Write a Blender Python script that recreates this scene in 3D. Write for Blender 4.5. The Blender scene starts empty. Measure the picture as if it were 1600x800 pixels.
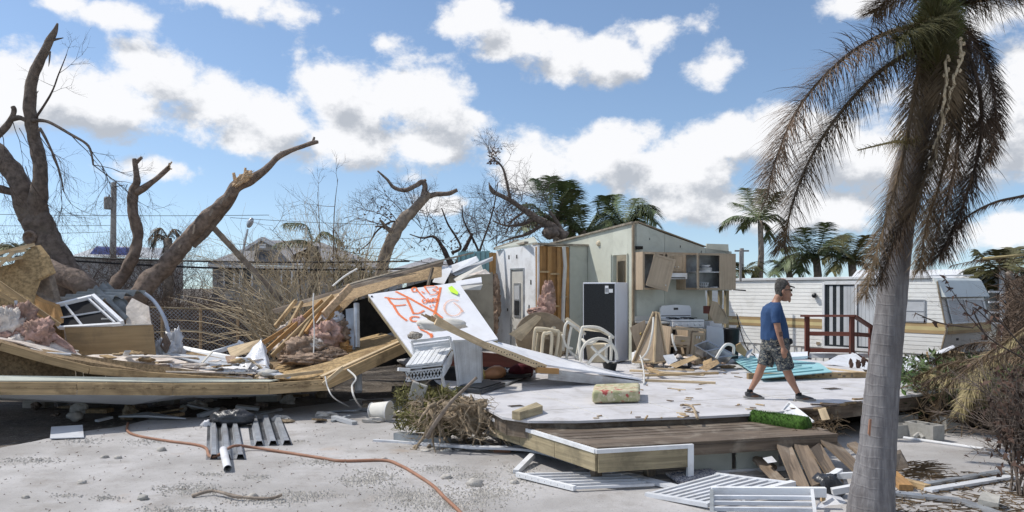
import bpy, bmesh, math, random
from mathutils import Vector, Matrix, noise
R_ = random.Random(7)
rad = math.radians
V = Vector
sc = bpy.context.scene
col = sc.collection

# ------------------------------------------------------------------ camera
FPX, HY, CH = 1244.0, 450.0, 2.16          # focal length in photo pixels, horizon row, camera height
cam_d = bpy.data.cameras.new('camera'); cam = bpy.data.objects.new('camera', cam_d); col.objects.link(cam)
cam.location = (0, 0, CH); cam.rotation_euler = (rad(90), 0, 0)
cam_d.sensor_width = 36; cam_d.lens = FPX / 1600 * 36; cam_d.shift_y = 50 / 1600
cam_d.clip_start = 0.1; cam_d.clip_end = 5000
sc.camera = cam

# ------------------------------------------------------------------ light
SUN_AZ = (-0.97, 0.22); SUN_EL = 52.0
h = math.hypot(*SUN_AZ); ce = math.cos(rad(SUN_EL))
SUND = V((SUN_AZ[0] / h * ce, SUN_AZ[1] / h * ce, math.sin(rad(SUN_EL))))
sd = bpy.data.lights.new('sun', 'SUN'); so = bpy.data.objects.new('sun', sd); col.objects.link(so)
sd.energy = 3.5; sd.angle = rad(0.6); sd.color = (1.0, 0.95, 0.88)
so.rotation_euler = SUND.to_track_quat('Z', 'Y').to_euler(); so.location = (-20, 20, 40)
sc.view_settings.view_transform = 'Standard'; sc.view_settings.look = 'None'
sc.view_settings.gamma = 1; sc.view_settings.use_curve_mapping = False
sc.view_settings.exposure = 0.10
sc.cycles.use_denoising = True
sc.cycles.max_bounces = 4; sc.cycles.use_adaptive_sampling = True; sc.cycles.adaptive_threshold = 0.022

# ------------------------------------------------------------------ world: sky and cumulus clouds
world = bpy.data.worlds.new('World'); world.cycles.sampling_method = 'MANUAL'; world.cycles.sample_map_resolution = 512; sc.world = world; world.use_nodes = True
nt = world.node_tree; nt.nodes.clear()
class NB:
    def __init__(s, nt): s.nt = nt
    def n(s, t, **k):
        x = s.nt.nodes.new(t)
        for a, b in k.items(): setattr(x, a, b)
        return x
    def put(s, sock, v):
        if isinstance(v, bpy.types.NodeSocket): s.nt.links.new(v, sock)
        else: sock.default_value = v
    def m(s, op, a, b=0.0, c=0.0, clamp=False):
        x = s.n('ShaderNodeMath', operation=op); x.use_clamp = clamp
        s.put(x.inputs[0], a); s.put(x.inputs[1], b); s.put(x.inputs[2], c); return x.outputs[0]
    def vm(s, op, a, b=(0, 0, 0)):
        x = s.n('ShaderNodeVectorMath', operation=op); s.put(x.inputs[0], a); s.put(x.inputs[1], b); return x.outputs[0]
    def ss(s, v, lo, hi):
        x = s.n('ShaderNodeMapRange', interpolation_type='SMOOTHSTEP')
        s.put(x.inputs[0], v); s.put(x.inputs[1], lo); s.put(x.inputs[2], hi); return x.outputs[0]
    def mix(s, f, a, b):
        x = s.n('ShaderNodeMix', data_type='RGBA'); s.put(x.inputs[0], f); s.put(x.inputs[6], a); s.put(x.inputs[7], b); return x.outputs[2]
    def noise(s, vec, scale, detail=4, rough=.5, dist=0.0):
        x = s.n('ShaderNodeTexNoise'); s.put(x.inputs['Vector'], vec); x.inputs['Scale'].default_value = scale
        x.inputs['Detail'].default_value = detail; x.inputs['Roughness'].default_value = rough; x.inputs['Distortion'].default_value = dist
        return x.outputs[0]
# cloud banks: azimuth / elevation of their centres and half sizes (degrees), as bearings from the site
def bearing(px, py): return math.atan2(px - 800, FPX), math.atan2(HY - py, math.hypot(FPX, px - 800))
BANKS = [(30,150,105,62,1),(150,160,110,58,1),(255,125,70,62,1),(330,160,75,60,1),(420,190,65,50,1),(385,215,70,30,.9),
 (515,135,60,58,1),(570,165,85,65,1),(650,160,75,66,1),(660,215,105,58,1.0),(560,225,90,45,1.0),(230,262,55,22,.7),
 (375,0,85,30,.8),(450,15,60,22,.75),(175,28,48,18,.7),(100,5,30,14,.6),
 (745,25,70,34,.9),(810,62,75,38,1),(880,95,75,50,1),(955,95,55,38,1),(1025,48,70,30,.85),(1118,105,42,34,.8),
 (815,255,85,48,.9),(955,235,78,55,1),(1010,265,85,50,1),(1090,275,85,60,1),(1160,225,85,55,1),(1250,235,110,70,1),(1350,240,110,80,.95),
 (1120,320,75,35,.95),(1230,330,90,42,1),(1310,325,70,40,1),(1560,185,80,95,.95),(1480,250,100,70,.9),(1600,110,40,60,.8),(1590,20,80,30,.75),
 (1560,360,60,40,.8),(1330,5,60,20,.6),(740,182,22,10,.6),(600,66,18,12,.5),(700,320,60,18,.55)]
g = bpy.data.node_groups.new('cloud_density', 'ShaderNodeTree')
g.interface.new_socket('Dir', in_out='INPUT', socket_type='NodeSocketVector')
g.interface.new_socket('Density', in_out='OUTPUT', socket_type='NodeSocketFloat')
b = NB(g); gi = g.nodes.new('NodeGroupInput'); go = g.nodes.new('NodeGroupOutput')
sx = b.n('ShaderNodeSeparateXYZ'); g.links.new(gi.outputs[0], sx.inputs[0])
az = b.m('ARCTAN2', sx.outputs[0], sx.outputs[1]); el = b.m('ARCSINE', sx.outputs[2])
ae = b.n('ShaderNodeCombineXYZ'); g.links.new(az, ae.inputs[0]); g.links.new(el, ae.inputs[1])
acc = None
for (cx, cy, rx, ry, wgt) in BANKS:
    a0, e0 = bearing(cx, cy); kx, ky = FPX / rx * (1 - .25 * abs((cx - 800) / 800)), FPX / ry
    v_ = b.n('ShaderNodeVectorMath', operation='MULTIPLY_ADD'); g.links.new(ae.outputs[0], v_.inputs[0]); v_.inputs[1].default_value = (kx, ky, 0); v_.inputs[2].default_value = (-a0 * kx, -e0 * ky, 0)
    ln = b.n('ShaderNodeVectorMath', operation='LENGTH'); g.links.new(v_.outputs[0], ln.inputs[0])
    q = b.m('MULTIPLY_ADD', ln.outputs['Value'], -wgt, wgt)
    acc = q if acc is None else b.m('SMOOTH_MAX', acc, q, 0.3)
# beyond the bearings of the photograph the same kind of sky goes on
field = b.m('MULTIPLY', b.m('SUBTRACT', b.noise(gi.outputs[0], 3.2, 3, .5), .50), 5.0)
away = b.ss(b.m('ABSOLUTE', az), 0.62, 0.85); high = b.ss(el, .40, .60)
acc = b.m('MAXIMUM', acc, b.m('SUBTRACT', b.m('ADD', field, b.m('MULTIPLY', b.m('MAXIMUM', away, high), 3.0)), 3.0))
acc = b.m('MAXIMUM', acc, -1.2)
sq = b.vm('MULTIPLY', gi.outputs[0], (1, 1, 1.35))
f1 = b.m('SUBTRACT', b.noise(sq, 13, 8, .62, .1), .5)
d = b.m('ADD', acc, b.m('MULTIPLY', f1, 2.5))
g.links.new(d, go.inputs[0])
b = NB(nt)
tc = b.n('ShaderNodeTexCoord'); dirn = b.vm('NORMALIZE', tc.outputs['Generated'])
sky = b.n('ShaderNodeTexSky', sky_type='NISHITA'); sky.sun_disc = False
sky.sun_elevation = rad(SUN_EL); sky.sun_rotation = math.atan2(SUN_AZ[0], SUN_AZ[1])
sky.air_density = 1.0; sky.dust_density = 0.25; sky.ozone_density = 1.6
def dens(vec):
    x = b.n('ShaderNodeGroup'); x.node_tree = g; nt.links.new(vec, x.inputs[0]); return x.outputs[0]
d0 = dens(dirn)
d1 = dens(b.vm('NORMALIZE', b.vm('ADD', dirn, (-.022, 0, .034))))
alpha = b.ss(d0, -.06, .46)
shade = b.ss(b.m('ADD', b.m('MULTIPLY', d1, .75), b.m('MULTIPLY', b.m('SUBTRACT', d1, d0), .7)), .18, 1.05)
CLOUD_LIT = (6.7, 6.7, 6.8, 1); CLOUD_DARK = (3.2, 3.42, 3.8, 1)
ccol = b.mix(b.m('MULTIPLY', shade, .92), CLOUD_LIT, CLOUD_DARK)
skyc = sky.outputs[0]
lift = b.vm('NORMALIZE', b.vm('ADD', dirn, (0, 0, .07))); nt.links.new(lift, sky.inputs[0])
fin = b.mix(b.m('MULTIPLY', alpha, .96), skyc, ccol)
bg = b.n('ShaderNodeBackground'); nt.links.new(fin, bg.inputs[0]); bg.inputs[1].default_value = 0.138
wo = b.n('ShaderNodeOutputWorld'); nt.links.new(bg.outputs[0], wo.inputs[0])

# ------------------------------------------------------------------ survey helpers: a sighting (column, row) plus a distance gives a place
def P(px, py, d): return V(((px - 800) / FPX * d, d, CH - (py - HY) / FPX * d))
def G(px, py, z=0.0):
    d = FPX * (CH - z) / (py - HY); return V(((px - 800) / FPX * d, d, z))
def onplane(px, py, p0, n):
    o = V((0, 0, CH)); r = P(px, py, 1.0) - o
    return o + r * ((p0 - o).dot(n) / r.dot(n))

# ------------------------------------------------------------------ materials
MATS = {}
def srgb(r, g_, b_):
    f = lambda c: ((c / 255) / 12.92 if c / 255 <= .04045 else ((c / 255 + .055) / 1.055) ** 2.4)
    return (f(r), f(g_), f(b_), 1)
def mat(name, c, rough=.8, var=.25, scale=6.0, bump=.2, bscale=40, metal=0.0, dirt=0.0, dirtc=(.12, .10, .08, 1), grain=None, rnd=.12, spec=.3):
    """procedural surface: base colour with blotches, fine relief, dirt; grain=(along, across) uses the piece's own lengthwise uv"""
    m = bpy.data.materials.new(name); m.use_nodes = True; t = m.node_tree; b = NB(t)
    pb = t.nodes['Principled BSDF']; tc = b.n('ShaderNodeTexCoord'); geo = b.n('ShaderNodeNewGeometry')
    oi = b.n('ShaderNodeObjectInfo')
    pos = b.vm('ADD', geo.outputs['Position'], (3.1, 7.7, 1.3))
    if grain:
        mp = b.n('ShaderNodeMapping'); t.links.new(tc.outputs['UV'], mp.inputs[0]); mp.inputs['Scale'].default_value = (grain[0], grain[1], 1)
        off = b.n('ShaderNodeCombineXYZ'); t.links.new(b.m('MULTIPLY', oi.outputs['Random'], 37.0), off.inputs[2])
        vec = b.vm('ADD', mp.outputs[0], off.outputs[0]); s0 = 1.0
        n1 = b.noise(vec, 1.0, 5, .6, .6); n2 = b.noise(pos, scale, 3, .5)
        f = b.m('ADD', b.m('MULTIPLY', n1, .7), b.m('MULTIPLY', n2, .3)); bn = n1
    else:
        n1 = b.noise(pos, scale, 6, .6); f = n1; bn = b.noise(pos, bscale, 4, .6)
    lo = tuple(x * (1 - var) for x in c[:3]) + (1,); hi = tuple(min(.95, x * (1 + var)) for x in c[:3]) + (1,)
    cc = b.mix(b.ss(f, .30, .70), lo, hi)
    if rnd:
        k = b.m('ADD', 1 - rnd, b.m('MULTIPLY', oi.outputs['Random'], 2 * rnd))
        x = b.n('ShaderNodeMix', data_type='RGBA', blend_type='MULTIPLY'); x.inputs[0].default_value = 1
        t.links.new(cc, x.inputs[6]); cmb = b.n('ShaderNodeCombineColor')
        for i in range(3): t.links.new(k, cmb.inputs[i])
        t.links.new(cmb.outputs[0], x.inputs[7]); cc = x.outputs[2]
    if dirt:
        dn = b.noise(pos, 2.3, 8, .68, .5)
        cc = b.mix(b.m('MULTIPLY', b.ss(dn, .48, .66), dirt), cc, dirtc)
    t.links.new(cc, pb.inputs['Base Color']); pb.inputs['Roughness'].default_value = rough; pb.inputs['Metallic'].default_value = metal
    pb.inputs['Specular IOR Level'].default_value = spec
    if bump:
        bp = b.n('ShaderNodeBump'); bp.inputs['Strength'].default_value = bump; bp.inputs['Distance'].default_value = .02
        t.links.new(bn, bp.inputs['Height']); t.links.new(bp.outputs[0], pb.inputs['Normal'])
    MATS[name] = m; return m
M = mat
WOODN = (1.4, 26)
M('lumber', (.47, .34, .19, 1), .8, .3, 3, .15, grain=WOODN, dirt=.65, dirtc=(.16, .11, .06, 1))
M('lumber_pale', (.60, .47, .30, 1), .8, .22, 3, .15, grain=WOODN, dirt=.4, dirtc=(.22, .16, .1, 1))
M('lumber_orange', (.44, .25, .10, 1), .8, .3, 3, .15, grain=WOODN, dirt=.3)
M('osb', (.31, .22, .125, 1), .9, .38, 22, .5, 60, dirt=.45, dirtc=(.12, .08, .05, 1))
M('osb_gold', (.38, .27, .14, 1), .9, .36, 18, .5, 60, dirt=.6, dirtc=(.16, .10, .05, 1))
M('deck_wood', (.14, .108, .08, 1), .75, .45, 2, .3, grain=(1.0, 22), dirt=.7, dirtc=(.30, .26, .21, 1))
M('fascia_wood', (.36, .30, .19, 1), .8, .35, 2, .3, grain=(1.0, 18), dirt=.55, dirtc=(.14, .12, .08, 1))
M('plank_brown', (.21, .16, .115, 1), .8, .35, 2, .3, grain=(1.2, 24), dirt=.5, dirtc=(.38, .33, .27, 1))
M('ply_tan', (.36, .25, .13, 1), .7, .18, 3, .05, grain=(.8, 14), dirt=.3)
M('cabinet', (.42, .33, .235, 1), .55, .15, 3, .06, grain=(1, 22), dirt=.25, dirtc=(.2, .15, .1, 1))
M('white_paint', (.74, .75, .76, 1), .5, .05, 3, .05, dirt=.35, dirtc=(.42, .40, .37, 1))
M('white_panel', (.74, .75, .78, 1), .42, .04, 2, .03, dirt=.25, dirtc=(.52, .50, .48, 1))
M('white_metal', (.70, .72, .75, 1), .4, .05, 3, .04, dirt=.4, dirtc=(.34, .32, .30, 1))
M('galv', (.46, .48, .50, 1), .38, .18, 4, .08, metal=.55, dirt=.5, dirtc=(.30, .27, .25, 1))
M('grey_sheet', (.30, .32, .33, 1), .6, .2, 4, .1, dirt=.4)
M('dark_metal', (.02, .022, .025, 1), .4, .3, 6, .05)
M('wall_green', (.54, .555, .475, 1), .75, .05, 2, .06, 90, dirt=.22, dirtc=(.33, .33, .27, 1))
M('wall_shadegreen', (.46, .48, .425, 1), .75, .06, 2, .06, 90, dirt=.3, dirtc=(.30, .30, .25, 1))  # darker copy of the wall green, shade put into its colour
M('wall_beige', (.40, .36, .28, 1), .8, .1, 2, .06, dirt=.4)
M('trim_brown', (.30, .24, .17, 1), .8, .2, 4, .1)
M('teal', (.27, .50, .53, 1), .5, .1, 2, .03, dirt=.3, dirtc=(.30, .40, .40, 1))
M('roof_edge', (.34, .30, .24, 1), .9, .35, 8, .4, dirt=.6)
M('vinyl', (.53, .52, .525, 1), .65, .09, 1.6, .05, dirt=.6, dirtc=(.38, .355, .33, 1))
M('concrete_block', (.38, .37, .34, 1), .95, .12, 14, .4, 120)
M('bark', (.16, .128, .108, 1), .95, .4, 9, .9, 26, dirt=.4, dirtc=(.22, .18, .14, 1))
M('bark_red', (.18, .138, .112, 1), .9, .4, 9, .9, 24, dirt=.4, dirtc=(.24, .19, .15, 1))
M('bark_pale', (.26, .215, .175, 1), .95, .3, 9, .8, 26)
M('splint', (.55, .40, .26, 1), .9, .3, 14, .5)
M('twig', (.085, .065, .055, 1), .95, .3, 5, 0)
M('twig_brown', (.125, .088, .064, 1), .95, .35, 2, 0)
M('cane', (.50, .41, .28, 1), .85, .3, 3, 0)
M('cane_dark', (.22, .16, .095, 1), .85, .3, 3, 0)
M('brush_mass', (.075, .055, .04, 1), 1, .5, 3, .8, 20)
M('palm_leaf', (.11, .14, .06, 1), .5, .45, 2, 0, rnd=.2)
M('palm_dry', (.135, .095, .055, 1), .75, .4, 3, 0, rnd=.18)
M('palm_brown', (.10, .068, .045, 1), .8, .4, 3, 0, rnd=.18)
M('palm_olive', (.10, .095, .035, 1), .65, .4, 2, 0, rnd=.15)
M('palm_yellow', (.35, .29, .15, 1), .7, .3, 3, 0)
M('palm_green_core', (.085, .10, .03, 1), .6, .35, 4, 0)
M('green_leaf', (.07, .12, .03, 1), .55, .5, 2, 0)
M('dead_leaf', (.10, .06, .045, 1), .8, .5, 3, 0)
M('roots', (.31, .245, .17, 1), .95, .35, 10, .6, 50)
M('weeds', (.17, .16, .06, 1), .9, .5, 6, .2)
M('insul_pink', (.46, .30, .25, 1), 1, .35, 7, .9, 30, dirt=.5, dirtc=(.26, .19, .13, 1))
M('insul_tan', (.37, .27, .20, 1), 1, .4, 7, .9, 30, dirt=.6, dirtc=(.14, .085, .05, 1))
M('insul_white', (.66, .60, .54, 1), 1, .2, 7, .8, 30, dirt=.45, dirtc=(.42, .30, .22, 1))
M('plastic_film', (.62, .63, .66, 1), .25, .12, 5, .5, 18)
M('black_bag', (.035, .036, .04, 1), .28, .3, 8, 1.0, 14, spec=.6)
M('hose', (.29, .15, .095, 1), .6, .15, 5, 0, dirt=.4, dirtc=(.32, .22, .16, 1))
M('orange_flag', (.75, .25, .06, 1), .6)
M('beige_plastic', (.58, .50, .36, 1), .5, .06, 3, .02, dirt=.25, dirtc=(.36, .30, .22, 1))
M('cream_metal', (.66, .63, .55, 1), .45, .05, 3, .02, dirt=.2)
M('wicker', (.66, .68, .70, 1), .6, .08, 5, .4, 90, dirt=.3, dirtc=(.4, .39, .36, 1))
M('tabletop', (.15, .115, .075, 1), .6, .3, 5, .1, dirt=.4, dirtc=(.3, .25, .19, 1))
M('copper', (.50, .25, .13, 1), .32, .15, 5, .05, metal=.2)
M('brass', (.45, .34, .13, 1), .3, .1, 5, 0, metal=.8)
M('burgundy', (.085, .012, .018, 1), .85, .2, 8, .2)
M('tv_black', (.028, .031, .036, 1), .3, .2, 5, .03, spec=.5, dirt=.25, dirtc=(.14, .135, .13, 1))
M('fridge_white', (.66, .68, .73, 1), .35, .03, 2, .02, dirt=.15, dirtc=(.5, .49, .47, 1))
M('fridge_back', (.018, .02, .022, 1), .55, .25, 40, .1)
M('enamel', (.76, .77, .78, 1), .25, .03, 2, .0, dirt=.15, dirtc=(.5, .48, .45, 1))
M('steel', (.42, .43, .44, 1), .28, .15, 5, .05, metal=.85, dirt=.3)
M('dark_void', (.02, .018, .016, 1), 1, .4, 4, .3)  # near-black for hollows, their shade put into the colour
M('turf', (.055, .12, .02, 1), .95, .4, 30, 0)
M('pole', (.33, .31, .29, 1), .9, .15, 5, .2)
M('shingle', (.30, .30, .315, 1), .95, .14, 12, .3, 60)
M('house_wall', (.44, .44, .44, 1), .85, .08, 2, .1, dirt=.3)
M('window_dark', (.03, .035, .04, 1), .15, .2, 3, 0, spec=.6)
M('window_blind', (.50, .52, .54, 1), .4, .06, 3, 0)
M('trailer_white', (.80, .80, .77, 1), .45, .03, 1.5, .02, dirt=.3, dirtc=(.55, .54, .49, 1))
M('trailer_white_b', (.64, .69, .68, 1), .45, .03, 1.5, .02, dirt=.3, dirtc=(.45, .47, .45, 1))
M('stripe_tan', (.44, .31, .16, 1), .5, .08, 2, 0)
M('stripe_cream', (.60, .50, .26, 1), .5, .08, 2, 0)
M('rail_red', (.16, .055, .04, 1), .65, .2, 4, .1, grain=(1, 18), dirt=.3)
M('cardboard', (.40, .28, .15, 1), .85, .12, 5, .1, dirt=.3)
M('wire', (.02, .02, .022, 1), .7, .2, 4, 0)
M('cord_white', (.72, .71, .67, 1), .6, .05, 4, 0)
M('rock', (.47, .445, .405, 1), .95, .2, 8, .6, 40)
M('litter', (.17, .13, .10, 1), .95, .4, 9, .1)
M('shade_cloth', (.60, .585, .54, 1), .8, .06, 6, .1, dirt=.3, dirtc=(.4, .37, .32, 1))
M('marker_yellow', (.55, .85, .06, 1), .6, .1, 5, 0)
M('skin', (.34, .185, .125, 1), .5, .12, 12, .08, 60, spec=.35)
M('skin_ink', (.15, .085, .07, 1), .6, .3, 30, .05)
M('shirt', (.036, .080, .185, 1), .9, .12, 10, .25, 60, dirt=.15, dirtc=(.02, .04, .10, 1))
M('hair', (.09, .085, .08, 1), .9, .5, 40, .6, 120, spec=.2)
M('shoe', (.085, .085, .088, 1), .8, .35, 14, .2)
M('shoe_brown', (.17, .095, .06, 1), .8, .3, 14, .2)
M('sole', (.34, .32, .29, 1), .8, .1, 10, .1)
M('glasses', (.012, .011, .01, 1), .2, .1, 4, 0, spec=.6)
M('sock', (.015, .015, .017, 1), .95, .1, 4, 0)
M('pipe_blue', (.40, .45, .54, 1), .4, .05, 4, 0)
M('peach_cushion', (.5, .35, .2, 1), .9, .1, 4, 0)

def custom(name): m = bpy.data.materials.new(name); m.use_nodes = True; MATS[name] = m; return m, NB(m.node_tree), m.node_tree.nodes['Principled BSDF']
# camouflage print
m, b, pb = custom('camo'); tc = b.n('ShaderNodeNewGeometry'); pos = b.vm('MULTIPLY', tc.outputs['Position'], (1, 1, 1.3))
c1 = b.mix(b.ss(b.noise(pos, 24, 2, .5, .5), .47, .50), (.035, .042, .055, 1), (.10, .11, .11, 1))
c2 = b.mix(b.ss(b.noise(b.vm('ADD', pos, (9, 2, 5)), 30, 2, .5, .6), .56, .58), c1, (.27, .25, .20, 1))
c3 = b.mix(b.ss(b.noise(b.vm('ADD', pos, (1, 7, 3)), 34, 2, .5, .6), .60, .62), c2, (.015, .017, .024, 1))
b.nt.links.new(c3, pb.inputs['Base Color']); pb.inputs['Roughness'].default_value = .95
# floral print
m, b, pb = custom('floral'); tc = b.n('ShaderNodeNewGeometry'); pos = tc.outputs['Position']
c1 = b.mix(b.ss(b.noise(pos, 9, 3, .5, .3), .4, .6), (.56, .50, .34, 1), (.36, .36, .20, 1))
c2 = b.mix(b.ss(b.noise(b.vm('ADD', pos, (4.3, 1.2, .7)), 7.5, 2, .45, .8), .58, .64), c1, (.42, .09, .08, 1))
c3 = b.mix(b.ss(b.noise(b.vm('ADD', pos, (8, 3, 2)), 14, 2, .5, .5), .60, .66), c2, (.62, .56, .42, 1))
b.nt.links.new(c3, pb.inputs['Base Color']); pb.inputs['Roughness'].default_value = .9
# patterned rug
m, b, pb = custom('rug'); tc = b.n('ShaderNodeNewGeometry'); pos = tc.outputs['Position']
c1 = b.mix(b.ss(b.noise(pos, 45, 2, .5, 1.5), .48, .52), (.10, .11, .16, 1), (.55, .52, .50, 1))
b.nt.links.new(c1, pb.inputs['Base Color']); pb.inputs['Roughness'].default_value = .95
# granite lump
m, b, pb = custom('granite'); tc = b.n('ShaderNodeNewGeometry')
c1 = b.mix(b.ss(b.noise(tc.outputs['Position'], 60, 3, .6), .4, .6), (.10, .08, .06, 1), (.55, .50, .42, 1))
b.nt.links.new(c1, pb.inputs['Base Color'])
# spray paint: ribbon with soft ragged edges (uv: x along, y across -1..1)
def spray(name, c, op):
    m, b, pb = custom(name); t = m.node_tree; tc = b.n('ShaderNodeTexCoord'); sp = b.n('ShaderNodeSeparateXYZ'); t.links.new(tc.outputs['UV'], sp.inputs[0])
    edge = b.m('SUBTRACT', 1.0, b.m('ABSOLUTE', sp.outputs[1]))
    geo = b.n('ShaderNodeNewGeometry'); n = b.noise(geo.outputs['Position'], 26, 4, .6)
    a = b.m('MULTIPLY', b.ss(b.m('ADD', edge, b.m('MULTIPLY', b.m('SUBTRACT', n, .5), 1.0)), .05, .55), op)
    tr = b.n('ShaderNodeBsdfTransparent'); mx = b.n('ShaderNodeMixShader'); t.links.new(a, mx.inputs[0])
    t.links.new(tr.outputs[0], mx.inputs[1]); t.links.new(pb.outputs[0], mx.inputs[2]); t.links.new(mx.outputs[0], t.nodes['Material Output'].inputs[0])
    pb.inputs['Base Color'].default_value = c; pb.inputs['Roughness'].default_value = .6
spray('spray_orange', (.82, .19, .045, 1), .9); spray('spray_faint', (.80, .36, .18, 1), .45)
# ringed palm trunk: uv x is metres along the trunk
m, b, pb = custom('palm_trunk'); tc = b.n('ShaderNodeTexCoord'); sp = b.n('ShaderNodeSeparateXYZ'); b.nt.links.new(tc.outputs['UV'], sp.inputs[0])
geo = b.n('ShaderNodeNewGeometry'); pos = geo.outputs['Position']
w = b.m('ADD', sp.outputs[0], b.m('MULTIPLY', b.noise(pos, 5, 4, .6), .06))
ringf = b.m('FRACT', b.m('MULTIPLY', w, 10.5)); ring = b.m('SUBTRACT', 1.0, b.ss(b.m('ABSOLUTE', b.m('SUBTRACT', ringf, .5)), .0, .13))
st = b.vm('MULTIPLY', pos, (9, 9, 1.1)); n1 = b.noise(st, 3, 6, .65); n2 = b.noise(pos, 2.2, 6, .65)
n3 = b.noise(b.vm('MULTIPLY', pos, (1, 1, 6)), 9, 4, .65)
c = b.mix(b.ss(n1, .32, .68), (.13, .122, .125, 1), (.235, .225, .225, 1)); c = b.mix(b.m('MULTIPLY', b.ss(n2, .5, .68), .55), c, (.12, .105, .10, 1))
c = b.mix(b.m('MULTIPLY', b.ss(b.m('MULTIPLY', ring, n3), .35, .75), .30), c, (.29, .28, .28, 1))
b.nt.links.new(c, pb.inputs['Base Color']); pb.inputs['Roughness'].default_value = .9
bp = b.n('ShaderNodeBump'); bp.inputs['Strength'].default_value = .5; bp.inputs['Distance'].default_value = .02
b.nt.links.new(b.m('ADD', b.m('MULTIPLY', ring, b.m('MULTIPLY', n3, .5)), n1), bp.inputs['Height']); b.nt.links.new(bp.outputs[0], pb.inputs['Normal'])
# bare ground behind, concrete apron in front
m, b, pb = custom('soil'); geo = b.n('ShaderNodeNewGeometry'); pos = geo.outputs['Position']
c = b.mix(b.ss(b.noise(pos, .9, 8, .65), .35, .65), (.085, .07, .055, 1), (.20, .17, .14, 1))
c = b.mix(b.m('MULTIPLY', b.ss(b.noise(pos, 9, 6, .7), .56, .64), .7), c, (.32, .30, .27, 1))
c = b.mix(b.m('MULTIPLY', b.ss(b.noise(pos, 24, 4, .7), .56, .62), .7), c, (.045, .036, .028, 1))
b.nt.links.new(c, pb.inputs['Base Color']); pb.inputs['Roughness'].default_value = 1
bp = b.n('ShaderNodeBump'); bp.inputs['Strength'].default_value = .9; bp.inputs['Distance'].default_value = .05
b.nt.links.new(b.noise(pos, 14, 6, .7), bp.inputs['Height']); b.nt.links.new(bp.outputs[0], pb.inputs['Normal'])
m, b, pb = custom('concrete'); geo = b.n('ShaderNodeNewGeometry'); pos = geo.outputs['Position']
c = b.mix(b.ss(b.noise(pos, .55, 8, .62), .34, .66), (.33, .315, .30, 1), (.50, .485, .475, 1))
c = b.mix(b.m('MULTIPLY', b.ss(b.noise(b.vm('ADD', pos, (5, 1, 0)), 1.6, 9, .72), .50, .66), .5), c, (.25, .225, .20, 1))
c = b.mix(b.m('MULTIPLY', b.ss(b.noise(b.vm('ADD', pos, (2, 9, 0)), .8, 6, .6), .62, .72), .35), c, (.40, .29, .20, 1))
c = b.mix(b.m('MULTIPLY', b.ss(b.noise(pos, 38, 5, .7), .60, .66), .65), c, (.13, .11, .095, 1))
c = b.mix(b.m('MULTIPLY', b.ss(b.noise(b.vm('ADD', pos, (7, 7, 0)), 11, 8, .75), .60, .66), .5), c, (.20, .175, .15, 1))
b.nt.links.new(c, pb.inputs['Base Color']); pb.inputs['Roughness'].default_value = .95
bp = b.n('ShaderNodeBump'); bp.inputs['Strength'].default_value = .35; bp.inputs['Distance'].default_value = .02
b.nt.links.new(b.noise(pos, 30, 8, .7), bp.inputs['Height']); b.nt.links.new(bp.outputs[0], pb.inputs['Normal'])

# ------------------------------------------------------------------ mesh builder
UPZ = V((0, 0, 1))
def frame(dirv, up=UPZ):
    x = V(dirv).normalized(); y = V(up).cross(x)
    if y.length < 1e-4: y = V((0, 1, 0)).cross(x)
    y.normalize(); return x, y, x.cross(y)
def smooth(pts, n=6):
    """Catmull-Rom resampling of a list of (Vector, radius)"""
    out = []
    for i in range(len(pts) - 1):
        p0 = pts[max(i - 1, 0)]; p1 = pts[i]; p2 = pts[i + 1]; p3 = pts[min(i + 2, len(pts) - 1)]
        for k in range(n):
            t = k / n; t2 = t * t; t3 = t2 * t
            f = lambda a, b_, c_, d_: .5 * ((2 * b_) + (c_ - a) * t + (2 * a - 5 * b_ + 4 * c_ - d_) * t2 + (3 * b_ - a - 3 * c_ + d_) * t3)
            out.append((f(p0[0], p1[0], p2[0], p3[0]), max(.001, f(p0[1], p1[1], p2[1], p3[1]))))
    out.append(pts[-1]); return out
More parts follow.
